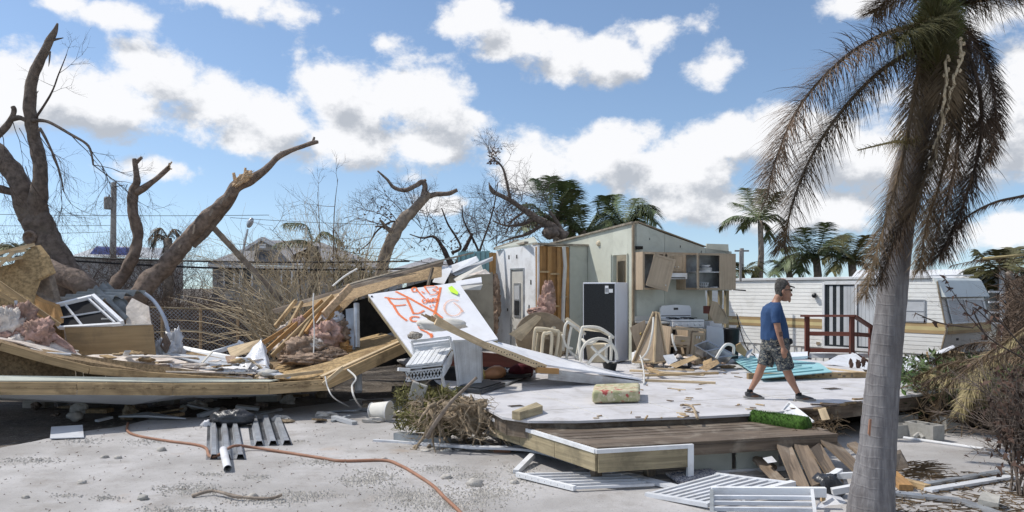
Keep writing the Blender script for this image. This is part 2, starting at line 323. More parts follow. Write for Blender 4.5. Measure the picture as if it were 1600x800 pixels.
class MB:
    def __init__(s): s.v = []; s.f = []; s.u = []
    def face(s, idx, uv): s.f.append(idx); s.u.extend(uv)
    def poly(s, pts, uv=None):
        i = len(s.v); s.v.extend(pts); n = len(pts)
        if uv is None:
            e = max(range(n), key=lambda k: (V(pts[(k + 1) % n]) - V(pts[k])).length); x = (V(pts[(e + 1) % n]) - V(pts[e])).normalized()
            nn = (V(pts[1]) - V(pts[0])).cross(V(pts[2]) - V(pts[0])); y = nn.cross(x); y = y.normalized() if y.length > 1e-9 else UPZ
            uv = [((V(p) - V(pts[0])).dot(x), (V(p) - V(pts[0])).dot(y)) for p in pts]
        s.face(tuple(range(i, i + n)), uv); return s
    def hexa(s, p):
        """8 corners: bottom ring 0-3, top ring 4-7"""
        ax = max(((0, 1), (1, 2), (0, 4)), key=lambda e: (V(p[e[0]]) - V(p[e[1]])).length); x = (V(p[ax[1]]) - V(p[ax[0]])).normalized()
        o = V(p[0]); i = len(s.v); s.v.extend(p)
        for f in ((3, 2, 1, 0), (4, 5, 6, 7), (0, 1, 5, 4), (1, 2, 6, 5), (2, 3, 7, 6), (3, 0, 4, 7)):
            a, b_, c_ = (V(p[f[0]]), V(p[f[1]]), V(p[f[2]])); n = (b_ - a).cross(c_ - a); y = n.cross(x)
            y = y.normalized() if y.length > 1e-9 else (b_ - a).normalized()
            s.face(tuple(i + k for k in f), [((V(p[k]) - o).dot(x), (V(p[k]) - o).dot(y)) for k in f])
        return s
    def box(s, c, size, X=V((1, 0, 0)), Y=V((0, 1, 0)), Z=UPZ):
        c = V(c); a, b_, c2 = V(X) * size[0] / 2, V(Y) * size[1] / 2, V(Z) * size[2] / 2
        return s.hexa([c - a - b_ - c2, c + a - b_ - c2, c + a + b_ - c2, c - a + b_ - c2, c - a - b_ + c2, c + a - b_ + c2, c + a + b_ + c2, c - a + b_ + c2])
    def beam(s, a, b_, w, h_, up=UPZ):
        a, b_ = V(a), V(b_); x, y, z = frame(b_ - a, up); return s.box((a + b_) / 2, ((b_ - a).length, w, h_), x, y, z)
    def slab(s, pts, off):
        """polygon extruded by off"""
        off = V(off); pts = [V(p) for p in pts]; n = len(pts)
        nn = V((0, 0, 0))
        for k in range(n): nn += pts[k].cross(pts[(k + 1) % n])
        if nn.dot(off) > 0: pts = pts[::-1]
        s.poly(pts); s.poly([p + off for p in pts[::-1]])
        for k in range(n): a, b_ = pts[k], pts[(k + 1) % n]; s.poly([b_, a, a + off, b_ + off])
        return s
    def tube(s, pts, r, n=6, cap=True, flat=None, wob=0.0):
        """pts list of Vectors; r radius or list of radii"""
        pts = [V(p) for p in pts]; m_ = len(pts); rs = r if isinstance(r, (list, tuple)) else [r] * m_
        i0 = len(s.v); L = 0; prev = None; Ls = []
        d0 = (pts[1] - pts[0]).normalized(); y = V((0, 0, 1)).cross(d0)
        if y.length < .05: y = V((1, 0, 0)).cross(d0)
        y.normalize()
        for k in range(m_):
            d_ = (pts[min(k + 1, m_ - 1)] - pts[max(k - 1, 0)])
            d_ = d_.normalized() if d_.length > 1e-9 else d0
            y = y - d_ * y.dot(d_); y = y.normalized() if y.length > 1e-6 else V((1, 0, 0)); z = d_.cross(y)
            if k: L += (pts[k] - pts[k - 1]).length
            Ls.append(L)
            for j in range(n):
                a = 2 * math.pi * j / n; q = rs[k]
                if wob: q *= 1 + wob * noise.noise(pts[k] * 5 + V((math.cos(a), math.sin(a), 0)) * 1.3)
                fy, fz = (1, 1) if flat is None else flat
                s.v.append(pts[k] + y * (math.cos(a) * q * fy) + z * (math.sin(a) * q * fz))
        for k in range(m_ - 1):
            for j in range(n):
                a = i0 + k * n + j; b_ = i0 + k * n + (j + 1) % n; c = 2 * math.pi * rs[k] / n
                s.face((a, b_, b_ + n, a + n), [(Ls[k], j * c), (Ls[k], (j + 1) * c), (Ls[k + 1], (j + 1) * c), (Ls[k + 1], j * c)])
        if cap and n > 3:
            s.face(tuple(i0 + j for j in range(n))[::-1], [(0, 0)] * n); e = i0 + (m_ - 1) * n; s.face(tuple(e + j for j in range(n)), [(0, 0)] * n)
        return s
    def lathe(s, prof, c, n=16, X=V((1, 0, 0)), Y=V((0, 1, 0)), Z=UPZ):
        i0 = len(s.v); m_ = len(prof); c = V(c)
        for (r, z) in prof:
            for j in range(n):
                a = 2 * math.pi * j / n; s.v.append(c + V(X) * math.cos(a) * r + V(Y) * math.sin(a) * r + V(Z) * z)
        for k in range(m_ - 1):
            for j in range(n):
                a = i0 + k * n + j; b_ = i0 + k * n + (j + 1) % n
                s.face((a, b_, b_ + n, a + n), [(k * .1, j * .1), (k * .1, j * .1 + .1), (k * .1 + .1, j * .1 + .1), (k * .1 + .1, j * .1)])
        return s
    def lump(s, c, size, seed=0, amp=.35, fr=1.6, n=10, X=V((1, 0, 0)), Y=V((0, 1, 0)), Z=UPZ, ridge=0.0):
        """uneven rounded heap"""
        i0 = len(s.v); c = V(c); m_ = n
        for k in range(m_ + 1):
            th = math.pi * k / m_
            for j in range(2 * n):
                ph = math.pi * j / n; d_ = V((math.sin(th) * math.cos(ph), math.sin(th) * math.sin(ph), math.cos(th)))
                q = 1 + amp * noise.fractal(d_ * fr + V((seed * 3.7, seed * 1.9, seed)), .9, 2.1, 4) * 1.3
                if ridge: q += ridge * .5 * noise.noise(d_ * fr * 8.3 + V((3, seed, 5))) + ridge * (.5 - 2 * abs(noise.noise(d_ * fr * 2.3 + V((seed, 4, 2))))) + ridge * .5 * (.4 - 2 * abs(noise.noise(d_ * fr * 5.1 + V((seed, 1, 8)))))
                s.v.append(c + V(X) * d_.x * q * size[0] + V(Y) * d_.y * q * size[1] + V(Z) * d_.z * q * size[2])
        w = 2 * n
        for k in range(m_):
            for j in range(w):
                a = i0 + k * w + j; b_ = i0 + k * w + (j + 1) % w
                s.face((a, a + w, b_ + w, b_), [(0, 0), (0, .1), (.1, .1), (.1, 0)])
        return s
    def build(s, name, mt, parent=None, smooth_=False, label=None, cat=None, group=None, kind=None, bevel=0):
        root = V((0, 0, 0))
        if parent is not None:
            root = V(parent['_o'])
        elif s.v:
            xs = [p[0] for p in s.v]; ys = [p[1] for p in s.v]; zs = [p[2] for p in s.v]
            root = V(((min(xs) + max(xs)) / 2, (min(ys) + max(ys)) / 2, min(zs)))
        me = bpy.data.meshes.new(name)
        me.from_pydata([tuple(V(p) - root) for p in s.v], [], s.f)
        uvl = me.uv_layers.new(name='UVMap'); flat = [x for uv in s.u for x in uv]
        uvl.data.foreach_set('uv', flat)
        if smooth_: me.polygons.foreach_set('use_smooth', [True] * len(me.polygons))
        me.materials.append(MATS[mt]); me.update()
        o = bpy.data.objects.new(name, me); col.objects.link(o)
        if parent is not None: o.parent = parent
        else: o.location = root
        o['_o'] = tuple(root); ALL.append(o)
        if label: o['label'] = label
        if cat: o['category'] = cat
        if group: o['group'] = group
        if kind: o['kind'] = kind
        if bevel:
            bm_ = o.modifiers.new('bevel', 'BEVEL'); bm_.width = bevel; bm_.segments = 2; bm_.limit_method = 'ANGLE'
        return o
ALL = []
def T(name, label, cat, loc, group=None):
    o = bpy.data.objects.new(name, None); col.objects.link(o); o.location = loc; o.empty_display_size = .1
    o['label'] = label; o['category'] = cat; o['_o'] = tuple(loc); ALL.append(o)
    if group: o['group'] = group
    return o
def rr(a, b_): return R_.uniform(a, b_)
def jit(p, k): return V(p) + V((rr(-k, k), rr(-k, k), rr(-k, k)))

# ------------------------------------------------------------------ ground
mb = MB(); gx = [-1500, -200, -60, -30] + [x * 1.0 for x in range(-24, 32)] + [40, 60, 200, 1500]; gy = [-20, 0, 4] + [5 + .8 * k for k in range(32)] + [34, 40, 60, 200, 3000]
idx = {}
for j, y in enumerate(gy):
    for i, x in enumerate(gx):
        z = -.03 + (.10 * noise.noise(V((x * .35, y * .35, 0))) + .05 * noise.noise(V((x * 1.1, y * 1.1, 4))) if 13 < y < 45 and abs(x) < 40 else 0)
        idx[i, j] = len(mb.v); mb.v.append((x, y, min(z, .05)))
for j in range(len(gy) - 1):
    for i in range(len(gx) - 1):
        mb.face((idx[i, j], idx[i + 1, j], idx[i + 1, j + 1], idx[i, j + 1]), [(0, 0), (1, 0), (1, 1), (0, 1)])
mb.build('ground', 'soil', smooth_=True, kind='structure')
# pale concrete apron: ragged far edge
edge = [(-60, 735), (0, 702), (60, 690), (115, 678), (190, 668), (250, 655), (330, 652), (400, 645), (480, 634), (560, 626), (640, 622), (700, 640), (790, 640)]
pts = [G(px + rr(-6, 6), py + rr(-1.5, 1.5)) for px, py in edge]
pts = [p + V((0, 0, .0)) for p in pts]
fine = []
for a, b2 in zip(pts, pts[1:]):
    for k in range(6):
        q = a.lerp(b2, k / 6); fine.append(V((q.x, q.y + .10 * noise.noise(q * 2.5) + .05 * noise.noise(q * 7), 0)))
far = fine + [V((.2, 11.3, 0)), V((3.5, 11.2, 0)), V((6.0, 13.2, 0)), V((9.0, 13.0, 0)), V((12, 12.5, 0)), V((16, 9, 0)), V((10, 3, 0)), V((-10, 3, 0))]
mb = MB(); mb.slab([p + V((0, 0, .012)) for p in far], V((0, 0, -.14)))
mb.build('concrete_apron', 'concrete', kind='structure')
# ------------------------------------------------------------------ the wrecked house: floor platform, deck, walls
FZ = 0.54
UX, VX = V((.906, .423, 0)), V((-.423, .906, 0))
C0 = V((2.7, 17.8, 0))                                   # corner where kitchen wall and side wall meet
def K(s, z, o=0.0): return C0 + UX * s - VX * o + V((0, 0, z))     # along the kitchen wall, height, out from it
def A(t, z, o=0.0): return C0 + VX * t - UX * o + V((0, 0, z))     # along the side wall, height, out from it
fl = T('house_floor', 'wide pale vinyl house floor left on its raised timber platform', 'floor', (3.5, 14, 0))
fp = [(-.12, 10.0), (.20, 9.72), (.80, 9.71), (1.5, 9.88), (2.31, 10.03), (2.9, 10.2), (3.44, 10.39), (3.9, 10.75), (4.92, 11.39), (5.8, 11.9), (6.75, 12.42), (6.8, 13.3), (6.55, 14.6), (7.2, 16.5), (6.3, 19.6), (-.6, 22.6), (-2.6, 18.0), (-1.05, 13.0)]
top = [V((x, y, FZ)) for x, y in fp]
MB().slab(top, V((0, 0, -.03))).build('floor_covering', 'vinyl', fl)
low = [V((x, y, FZ - .031)) for x, y in fp]
# rim joists, one per edge run
front = low[:12] + low[15:]
for a, b2 in list(zip(low[1:12], low[2:13])) + [(low[17], low[0]), (low[0], low[1]), (low[16], low[17])]:
    x, y, z = frame(b2 - a); inn = V((-x.y, x.x, 0)) * .05
    MB().hexa([a + V((0, 0, -.20)) + inn, b2 + V((0, 0, -.20)) + inn, b2 + V((0, 0, -.20)) + inn * 2.2, a + V((0, 0, -.20)) + inn * 2.2, a + inn, b2 + inn, b2 + inn * 2.2, a + inn * 2.2]).build('rim_joist', 'deck_wood', fl)
MB().slab([p + (V((3, 15, FZ)) - p) * .03 + V((0, 0, -.002)) for p in low], V((0, 0, -.05))).build('subfloor', 'osb', fl)
for k in range(7):
    a = V((.2 + k * 1.0, 10.9 + k * .42, 0)) + VX * .6
    MB().box(a + V((0, 0, .17)), (.4, .2, .34), UX, VX).build('pier', 'concrete_block', fl)
# seams where sheets of covering meet
for k, (a, b2) in enumerate([((1.2, 9.9), (-.3, 14.2)), ((2.3, 10.15), (1.0, 14.0)), ((4.2, 11.05), (2.6, 15.5)), ((5.9, 12.1), (4.6, 15.5)), ((-.7, 12.2), (6.3, 15.3)), ((.1, 10.4), (5.0, 12.4))]):
    MB().beam(V((*a, FZ + .002)), V((*b2, FZ + .002)), .012, .003).build('seam_strip', 'shade_cloth', fl)
for (px, py, w, d_) in ((1300, 608, .28, .20), (806, 635, .20, .14)):
    c = G(px, py, FZ); v_ = MB(); v_.box(c + V((0, 0, .004)), (w, d_, .008), UX, VX)
    vo = v_.build('floor_vent', 'steel', label='dark floor vent plate set in the pale floor ' + ('beside the walking man' if px > 1000 else 'by the short timber block'), cat='floor vent')
    for k in range(4): MB().box(c + VX * (d_ * (-.3 + .2 * k)) + V((0, 0, .0105)), (w * .9, d_ * .08, .005), UX, VX).build('slat', 'deck_wood', vo)

# ---- low deck in front
DZ = .46
D0 = V((.92, 8.56, 0)); DF = V((.965, .263, 0)); DL = V((-.488, .873, 0))
dk = T('wood_deck', 'weathered wooden deck step with white trimmed fascia before the house floor', 'deck', tuple(D0))
for k in range(9):                                        # boards run along the front edge
    o0 = D0 + DL * (.005 + k * .152); ln = 3.05 + .06 * k + rr(-.06, .06)
    a = o0 + V((0, 0, DZ - .018)); e = a + DF * ln; sag = rr(-.009, .007)
    w = DL * .139
    MB().hexa([a + V((0, 0, -.03)), e + V((0, 0, -.03)), e + w + V((0, 0, -.03)), a + w + V((0, 0, -.03)), a + V((0, 0, sag)), e + V((0, 0, sag)), e + w + V((0, 0, sag)), a + w + V((0, 0, sag))]).build('deck_board', 'deck_wood', dk)
for k in range(7):
    o0 = D0 + DL * (1.38 + k * .152); ln = .55 + rr(-.05, .05)
    a = o0 + V((0, 0, DZ - .018)); e = a + DF * ln; w = DL * .139
    MB().hexa([a + V((0, 0, -.03)), e + V((0, 0, -.03)), e + w + V((0, 0, -.03)), a + w + V((0, 0, -.03)), a, e, e + w, a + w]).build('deck_board', 'deck_wood', dk)
def face_board(a, b2, z0, z1, th, name, mt, par, outv):
    a, b2 = V(a), V(b2); o_ = V(outv) * th
    MB().hexa([a + V((0, 0, z0)), b2 + V((0, 0, z0)), b2 + o_ + V((0, 0, z0)), a + o_ + V((0, 0, z0)), a + V((0, 0, z1)), b2 + V((0, 0, z1)), b2 + o_ + V((0, 0, z1)), a + o_ + V((0, 0, z1))]).build(name, mt, par)
OL = V((-.873, -.488, 0)); OF = V((.263, -.965, 0))
L1 = D0 + DL * 2.45; F1 = D0 + DF * 1.05; F2 = D0 + DF * 3.0
n = 3
for k in range(n):                                        # side fascia boards
    a = D0.lerp(L1, k / n) + DL * .004; b2 = D0.lerp(L1, (k + 1) / n) - DL * .004
    face_board(a, b2, .19, DZ - .075, .032, 'fascia_board', 'fascia_wood', dk, OL)
face_board(D0 - OL * .0, L1, DZ - .073, DZ - .030, .045, 'white_trim', 'white_paint', dk, OL)
face_board(D0, F1, .18, DZ - .075, .032, 'fascia_board', 'fascia_wood', dk, OF)
face_board(D0 - DF * .03, F1, DZ - .073, DZ - .030, .045, 'white_trim', 'white_paint', dk, OF)
face_board(F1, F1 + DF * .07, .0, DZ - .03, .045, 'white_post', 'white_paint', dk, OF)
face_board(F1 + DF * .07 - OF * .02, F2 - OF * .02, DZ - .16, DZ - .05, .03, 'rim_board', 'deck_wood', dk, OF)
Q0 = F1 + DF * .1 - OF * .22; Q1 = F2 - OF * .22
for k in range(3):
    a = Q0.lerp(Q1, k / 3) + DF * .03; b2 = Q0.lerp(Q1, (k + 1) / 3) - DF * .03
    face_board(a, b2, .05, DZ - .07, .02, 'skirt_panel', 'wall_shadegreen', dk, OF)
face_board(Q0, Q1, .012, .06, .04, 'bottom_rail', 'white_paint', dk, OF)
for k in range(5):
    p = D0 + DF * (.2 + .65 * k) + DL * .35; MB().box(p + V((0, 0, .205)), (.09, .09, .40), DF, DL).build('post', 'deck_wood', dk)

# ---- kitchen wall
kw = T('kitchen_wall', 'pale green gabled kitchen wall still standing with broken right end', 'wall', tuple(K(1.2, FZ)))
TH = VX * .10
def wallpiece(pts, mt, par, name='wall_panel', th=TH): return MB().slab([K(s, z) for s, z in pts], th).build(name, mt, par)
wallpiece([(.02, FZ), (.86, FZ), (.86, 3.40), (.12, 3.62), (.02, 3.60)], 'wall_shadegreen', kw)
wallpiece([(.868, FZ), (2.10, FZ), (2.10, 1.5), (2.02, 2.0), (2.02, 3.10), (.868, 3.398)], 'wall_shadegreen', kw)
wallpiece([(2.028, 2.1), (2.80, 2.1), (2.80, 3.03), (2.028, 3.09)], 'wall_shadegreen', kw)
wallpiece([(2.03, 2.98), (2.72, 2.98), (2.70, 3.20), (2.06, 3.20)], 'wall_green', kw, 'loose_panel', th=TH * .3)
for s, z0, z1, w in ((2.20, FZ, 2.2, .07), (2.50, FZ, 2.2, .06), (2.68, FZ, 3.0, .08)):
    MB().beam(K(s, z0, -.05), K(s + rr(-.02, .02), z1, -.05), w, .09, UX).build('stud', 'fascia_wood', kw)
MB().beam(K(2.55, .62, .12), K(2.98, 1.25, .06), .06, .09).build('broken_stud', 'fascia_wood', kw)
MB().beam(K(1.9, 1.38, .15), K(2.75, 1.44, .05), .05, .06).build('shelf_rail', 'fascia_wood', kw)
MB().beam(K(.0, FZ + .01, .012), K(.0, 3.62, .012), .045, .05, UX).build('corner_trim', 'trim_brown', kw)
MB().slab([K(.0, 3.63, .03), K(.12, 3.66, .03), K(2.02, 3.14, .03), K(2.02, 3.12, .03), K(.12, 3.63, .03), K(.0, 3.60, .03)], TH * 1.5).build('top_trim', 'trim_brown', kw)
for s in (.45, 1.3, 1.9): MB().box(K(s, 3.35 - .18 * s, .004), (.012, .01, .05), UX, VX).build('nail_hole', 'dark_metal', kw)
MB().box(K(.13, 3.06, .06), (.14, .09, .07), UX, VX).build('junction_box', 'dark_void', kw)
MB().beam(K(2.6, 2.12, .3), K(3.05, 2.10, .2), .02, .03).build('bracket', 'dark_metal', kw)

# ---- side wall with the dark doorway behind the fridge
aw = T('side_wall', 'cream green side wall with dark doorway beside the black fridge', 'wall', tuple(A(2, FZ)))
TA = UX * .10
def apiece(pts, mt, name='wall_panel', th=TA, o=0): return MB().slab([A(t, z, o) for t, z in pts], th).build(name, mt, aw)
apiece([(.0, FZ), (.22, FZ), (.22, 3.60), (.0, 3.61)], 'wall_green')
apiece([(.222, 2.92), (.82, 2.92), (.82, 3.56), (.222, 3.60)], 'wall_green')
apiece([(.822, FZ), (1.95, FZ), (1.95, 3.50), (.822, 3.56)], 'wall_green')
apiece([(1.955, 2.0), (4.3, 2.0), (4.3, 3.28), (1.955, 3.50)], 'wall_green')
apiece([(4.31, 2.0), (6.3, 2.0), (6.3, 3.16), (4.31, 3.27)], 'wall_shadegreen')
MB().slab([A(-.02, 3.60, .05), A(6.3, 3.17, .05), A(6.3, 3.20, .05), A(-.02, 3.645, .05)], TA * 2).build('roof_edge', 'roof_edge', aw)
MB().slab([A(.12, FZ, -.9), A(5.0, FZ, -.9), A(5.0, 3.1, -.9), A(.12, 3.1, -.9)], UX * .02).build('room_back', 'wall_beige', aw)
MB().slab([A(.80, FZ, -.3), A(1.25, FZ, -.4), A(1.25, 2.8, -.4), A(.80, 2.8, -.3)], UX * .03).build('inner_door', 'cabinet', aw)
MB().lathe([(.001, .05), (.05, .05), (.07, .02), (.07, 0)], A(1.45, 3.23), 12, VX, UPZ, -UX).build('wall_lamp', 'beige_plastic', aw, True)
for t in (.16, .84): MB().beam(A(t + .03, FZ, .012), A(t + .03, 2.94, .012), .05, .02, VX).build('door_trim', 'wall_green', aw)

# ---- bathroom box: door wall (lit), stud bay and grey panel facing front
B0 = V((.61, 19.0, 0)); BT = 3.20
bx_ = T('bathroom_walls', 'white wall with narrow door beside an open stud bay and grey panel', 'wall', tuple(B0))
def Bf(s, z, o=0.0): return B0 + UX * s - VX * o + V((0, 0, z))
def Bd(t, z, o=0.0): return B0 + VX * t - UX * o + V((0, 0, z))
MB().slab([Bf(.88, FZ), Bf(1.37, FZ), Bf(1.37, BT - .02), Bf(.88, BT)], VX * .06).build('grey_panel', 'wall_shadegreen', bx_)
MB().slab([Bf(.0, FZ, -.11), Bf(.9, FZ, -.11), Bf(.9, BT - .03, -.11), Bf(.0, BT - .03, -.11)], VX * .02).build('inner_sheet', 'lumber_orange', bx_)
for s in (.05, .34, .62, .84): MB().beam(Bf(s, FZ, -.055), Bf(s + rr(-.02, .02), BT - .05, -.055), .045, .10, UX).build('stud', 'lumber_orange', bx_)
for s0, s1, z in ((.07, .32, 2.55), (.36, .60, 2.50), (.07, .32, 1.75), (.36, .6, 1.72), (.64, .82, 1.95)): MB().beam(Bf(s0, z, -.055), Bf(s1, z, -.055), .09, .045).build('blocking', 'lumber', bx_)
MB().tube([Bf(.66, BT - .05, .10), Bf(.68, 2.7, .13), Bf(.64, 2.0, .12), Bf(.60, 1.3, .16), Bf(.58, .6, .2)], .048, 8).build('bent_trim', 'shade_cloth', bx_)
MB().slab([Bf(-.02, BT, .05), Bf(1.4, BT - .02, .05), Bf(1.4, BT + .03, .05), Bf(-.02, BT + .04, .05)], VX * .3).build('ceiling_edge', 'roof_edge', bx_)
# door wall panels around the door (t .7 to 1.5)
for pts in ([(.0, FZ), (.72, FZ), (.72, BT), (.0, BT)], [(.722, 2.66), (1.50, 2.66), (1.50, BT - .01), (.722, BT)], [(1.502, FZ), (2.44, FZ), (2.44, BT - .05), (1.502, BT - .01)]):
    MB().slab([Bd(t, z) for t, z in pts], UX * .05).build('white_panel', 'white_paint', bx_)
dr = MB().slab([Bd(.75, FZ), Bd(1.47, FZ), Bd(1.47, 2.62), Bd(.75, 2.62)], UX * .04).build('door', 'shade_cloth', bx_)
for p0, p1 in (((.735, FZ), (.735, 2.66)), ((1.485, FZ), (1.485, 2.66)), ((.72, 2.64), (1.5, 2.64))):
    MB().beam(Bd(*p0, .012), Bd(*p1, .012), .03 if p0[1] != 2.64 else .03, .04, VX).build('door_frame', 'galv', bx_)
MB().slab([Bd(.92, 1.42, .003), Bd(1.30, 1.42, .003), Bd(1.30, 2.28, .003), Bd(.92, 2.28, .003)], -UX * .015).build('window_frame', 'galv', dr)
MB().slab([Bd(.97, 1.48, .02), Bd(1.25, 1.48, .02), Bd(1.25, 1.84, .02), Bd(.97, 1.84, .02)], -UX * .004).build('pane', 'window_dark', dr)
MB().slab([Bd(.97, 1.87, .02), Bd(1.25, 1.87, .02), Bd(1.25, 2.22, .02), Bd(.97, 2.22, .02)], -UX * .004).build('pane', 'window_blind', dr)
MB().tube([Bd(1.40, 1.22, .0), Bd(1.40, 1.22, .07), Bd(1.28, 1.22, .08)], .014, 6).build('handle', 'steel', dr)
MB().tube([Bd(1.40, 1.40, .0), Bd(1.40, 1.40, .04)], .022, 8).build('lock', 'steel', dr)
for t, z in ((1.62, 2.95), (1.15, 2.95), (.35, 2.30), (1.7, 1.6), (.45, 1.70)): MB().box(Bd(t, z, .004), (.05, .012, rr(.05, .12)), VX, UX).build('torn_hole', 'dark_void', bx_)
MB().box(Bd(.45, 1.62, .012), (.06, .02, .16), VX, UX).build('switch_plate', 'grey_sheet', bx_)
# exterior teal siding beyond, with ribs
T1 = Bd(2.46, 0)
for s in (.0, .1): MB().beam(T1 + UX * (-.05 - s) + V((0, 0, FZ)), T1 + UX * (-.05 - s) + V((0, 0, BT - .1)), .05, .09, UX).build('stud', 'lumber_orange', bx_)
tw = T('teal_siding_wall', 'teal ribbed metal siding corner behind the white door wall', 'wall', tuple(T1 - UX * .5))
mb = MB(); prof = []
for k in range(27): prof.append((k * .035, .022 if k % 4 in (1, 2) else 0))
for (a0, o0), (a1, o1) in zip(prof, prof[1:]):
    f = lambda s, o, z: T1 - UX * (.18 + s) - VX * o + V((0, 0, z)); mb.poly([f(a0, o0, 1.5), f(a0, o0, BT - .05), f(a1, o1, BT - .05 - .1 * a1), f(a1, o1, 1.5)][::-1])
mb.build('ribbed_sheet', 'teal', tw)
MB().slab([T1 - UX * .18 + V((0, 0, FZ)), T1 - UX * 1.1 + V((0, 0, FZ)), T1 - UX * 1.1 + V((0, 0, BT - .2)), T1 - UX * .18 + V((0, 0, BT - .06))], VX * .06).build('backing', 'wall_beige', tw)
# tan sheet wall below the siding
MB().slab([P(702, 432, 19.5), P(770, 425, 19.8), P(772, 545, 19.8), P(700, 545, 19.5)], V((0, .04, 0))).build('sheathing_panel', 'wall_beige', label='tall beige sheathing panel behind the spray painted sheet', cat='wall panel')
# roof remnant lying behind
rf = T('roof_remnant', 'low sloping pale roof remnant behind the white door wall', 'roof', tuple(Bd(2.5, BT)))
MB().slab([Bd(2.3, BT - .04, .1), Bf(.3, BT + .05, -.6), Bf(1.2, BT + .32, -2.6), Bd(3.0, BT + .22, -.9)], V((0, 0, .05))).build('roof_sheet', 'wall_shadegreen', rf)
MB().beam(Bd(2.3, BT - .0, .1), Bd(3.0, BT + .27, -.9), .08, .06).build('roof_edge', 'roof_edge', rf)
MB().beam(Bf(-.15, BT + .06, -.3), Bf(.5, BT + .10, -2.3), .1, .05).build('roof_edge', 'roof_edge', rf)
# ------------------------------------------------------------------ kitchen cupboards and appliances
def kbox(s0, s1, o0, o1, z0, z1): m_ = MB(); return m_.hexa([K(s0, z0, o1), K(s1, z0, o1), K(s1, z0, o0), K(s0, z0, o0), K(s0, z1, o1), K(s1, z1, o1), K(s1, z1, o0), K(s0, z1, o0)])
def cab_door(par, c, w, h_, X, Z, name='door', knob=None, mt='cabinet'):
    """framed cupboard door centred at c"""
    X, Z = V(X).normalized(), V(Z).normalized(); Y = Z.cross(X)
    d_ = MB().box(c, (w, .018, h_), X, Y, Z).build(name, mt, par, bevel=.003)
    fw = .055
    for a, b2, q in ((V((0, 0, 0)) - X * (w - fw) / 2, (fw, .010, h_), 0), (X * (w - fw) / 2, (fw, .010, h_), 0), (Z * (h_ - fw) / 2, (w - 2 * fw, .010, fw), 0), (-Z * (h_ - fw) / 2, (w - 2 * fw, .010, fw), 0)):
        MB().box(c + a - Y * .0145, b2, X, Y, Z).build('rail', mt, d_)
    if knob is not None: MB().lump(c + X * knob[0] + Z * knob[1] - Y * .035, (.016, .016, .02), 1, 0, n=5).build('knob', 'cream_metal', d_, True)
    return d_
ZB, ZT = 2.12, 2.96
uc = T('wall_cupboards', 'row of tan wall cupboards hanging on the pale green kitchen wall', 'cupboard', tuple(K(1.2, ZB)))
def carcass(s0, s1, z0, z1, open_=True, depth=.33, g_=.005):
    t = .018
    for q in ((s0, s0 + t, z0, z1), (s1 - t, s1, z0, z1)): kbox(q[0], q[1], g_, depth, q[2], q[3]).build('side_panel', 'cabinet', uc)
    for z in (z0, z1 - t): kbox(s0 + t, s1 - t, g_, depth - .002, z, z + t).build('shelf_board', 'cabinet', uc)
    kbox(s0 + t, s1 - t, g_, g_ + .008, z0 + t, z1 - t).build('back_panel', 'grey_sheet', uc)
carcass(.03, .62, ZB, ZT); carcass(.625, 1.18, 2.50, ZT); carcass(1.185, 2.62, ZB, ZT)
# face frames
for s in (.03, .58, .86, 1.15, 1.52, 2.15): kbox(s, s + .05, .331, .348, ZB if not .6 < s < 1.16 else 2.5, ZT).build('face_frame', 'cabinet', uc)
for s0, s1, z in ((.08, .58, ZT - .05), (.08, .58, ZB), (.63, 1.15, ZT - .05), (.63, 1.15, 2.5), (1.2, 2.15, ZT - .05), (1.2, 2.15, ZB)): kbox(s0, s1, .331, .346, z, z + .045).build('face_frame', 'cabinet', uc)
kbox(2.20, 2.63, .331, .346, ZB, ZT).build('end_panel', 'cabinet', uc)
kbox(1.50, 2.58, .02, .325, 2.52, 2.535).build('inner_shelf', 'white_paint', uc)
ang = rad(-16); Xd = UX * math.cos(ang) * .9 + UPZ * math.sin(ang) - VX * .35; Xd.normalize(); Zd = (UPZ * math.cos(ang) - UX * math.sin(ang)).normalized(); Zd = (Zd - Xd * Zd.dot(Xd)).normalized()
cab_door(uc, K(.40, 2.50, .50), .50, .74, Xd, Zd, knob=(.17, -.25))['label'] = 'loose cupboard door hanging askew'
cab_door(uc, K(.78, 2.73, .365), .24, .40, UX, UPZ, knob=(.07, -.1)); cab_door(uc, K(1.02, 2.73, .365), .24, .40, UX, UPZ, knob=(-.07, -.1))
Xo = (UX * .66 + VX * .75).normalized(); cab_door(uc, K(1.38, 2.54, .535), .48, .80, Xo, UPZ)
hood = kbox(.64, 1.16, .01, .45, 2.36, 2.495).build('range_hood', 'enamel', label='cream range hood under the short cupboards above the stove', cat='range hood', bevel=.01)
kbox(.72, 1.10, .452, .458, 2.375, 2.40).build('grille', 'dark_metal', hood)
# plates and basket in the open cupboard
for k in range(5):
    MB().lathe([(.001, 0), (.09, 0), (.155, .018), (.15, .022), (.09, .006), (.001, .005)], K(1.86, 2.536 + k * .018, .20), 18, UX, VX).build('plate', 'enamel', smooth_=True, label='white plate in the stack on the open cupboard shelf', cat='plate', group='plates stacked in the cupboard')
MB().lathe([(.001, 0), (.07, 0), (.12, .05), (.115, .05), (.066, .005)], K(1.86, 2.64, .20), 16, UX, VX).build('bowl', 'enamel', smooth_=True, label='white bowl on top of the plate stack in the cupboard', cat='bowl')
bk = T('plastic_basket', 'small grey plastic basket on the bottom of the open cupboard', 'basket', tuple(K(1.78, 2.14, .2)))
MB().lathe([(.001, 0), (.11, 0)], K(1.78, 2.142, .2), 14, UX, VX).build('base', 'window_blind', bk)
for z, r in ((.01, .11), (.07, .125), (.14, .14)): MB().tube([K(1.78, 2.14 + z, .2) + UX * math.cos(a * math.pi / 9) * r + VX * math.sin(a * math.pi / 9) * r for a in range(19)], .008, 5).build('hoop', 'window_blind', bk)
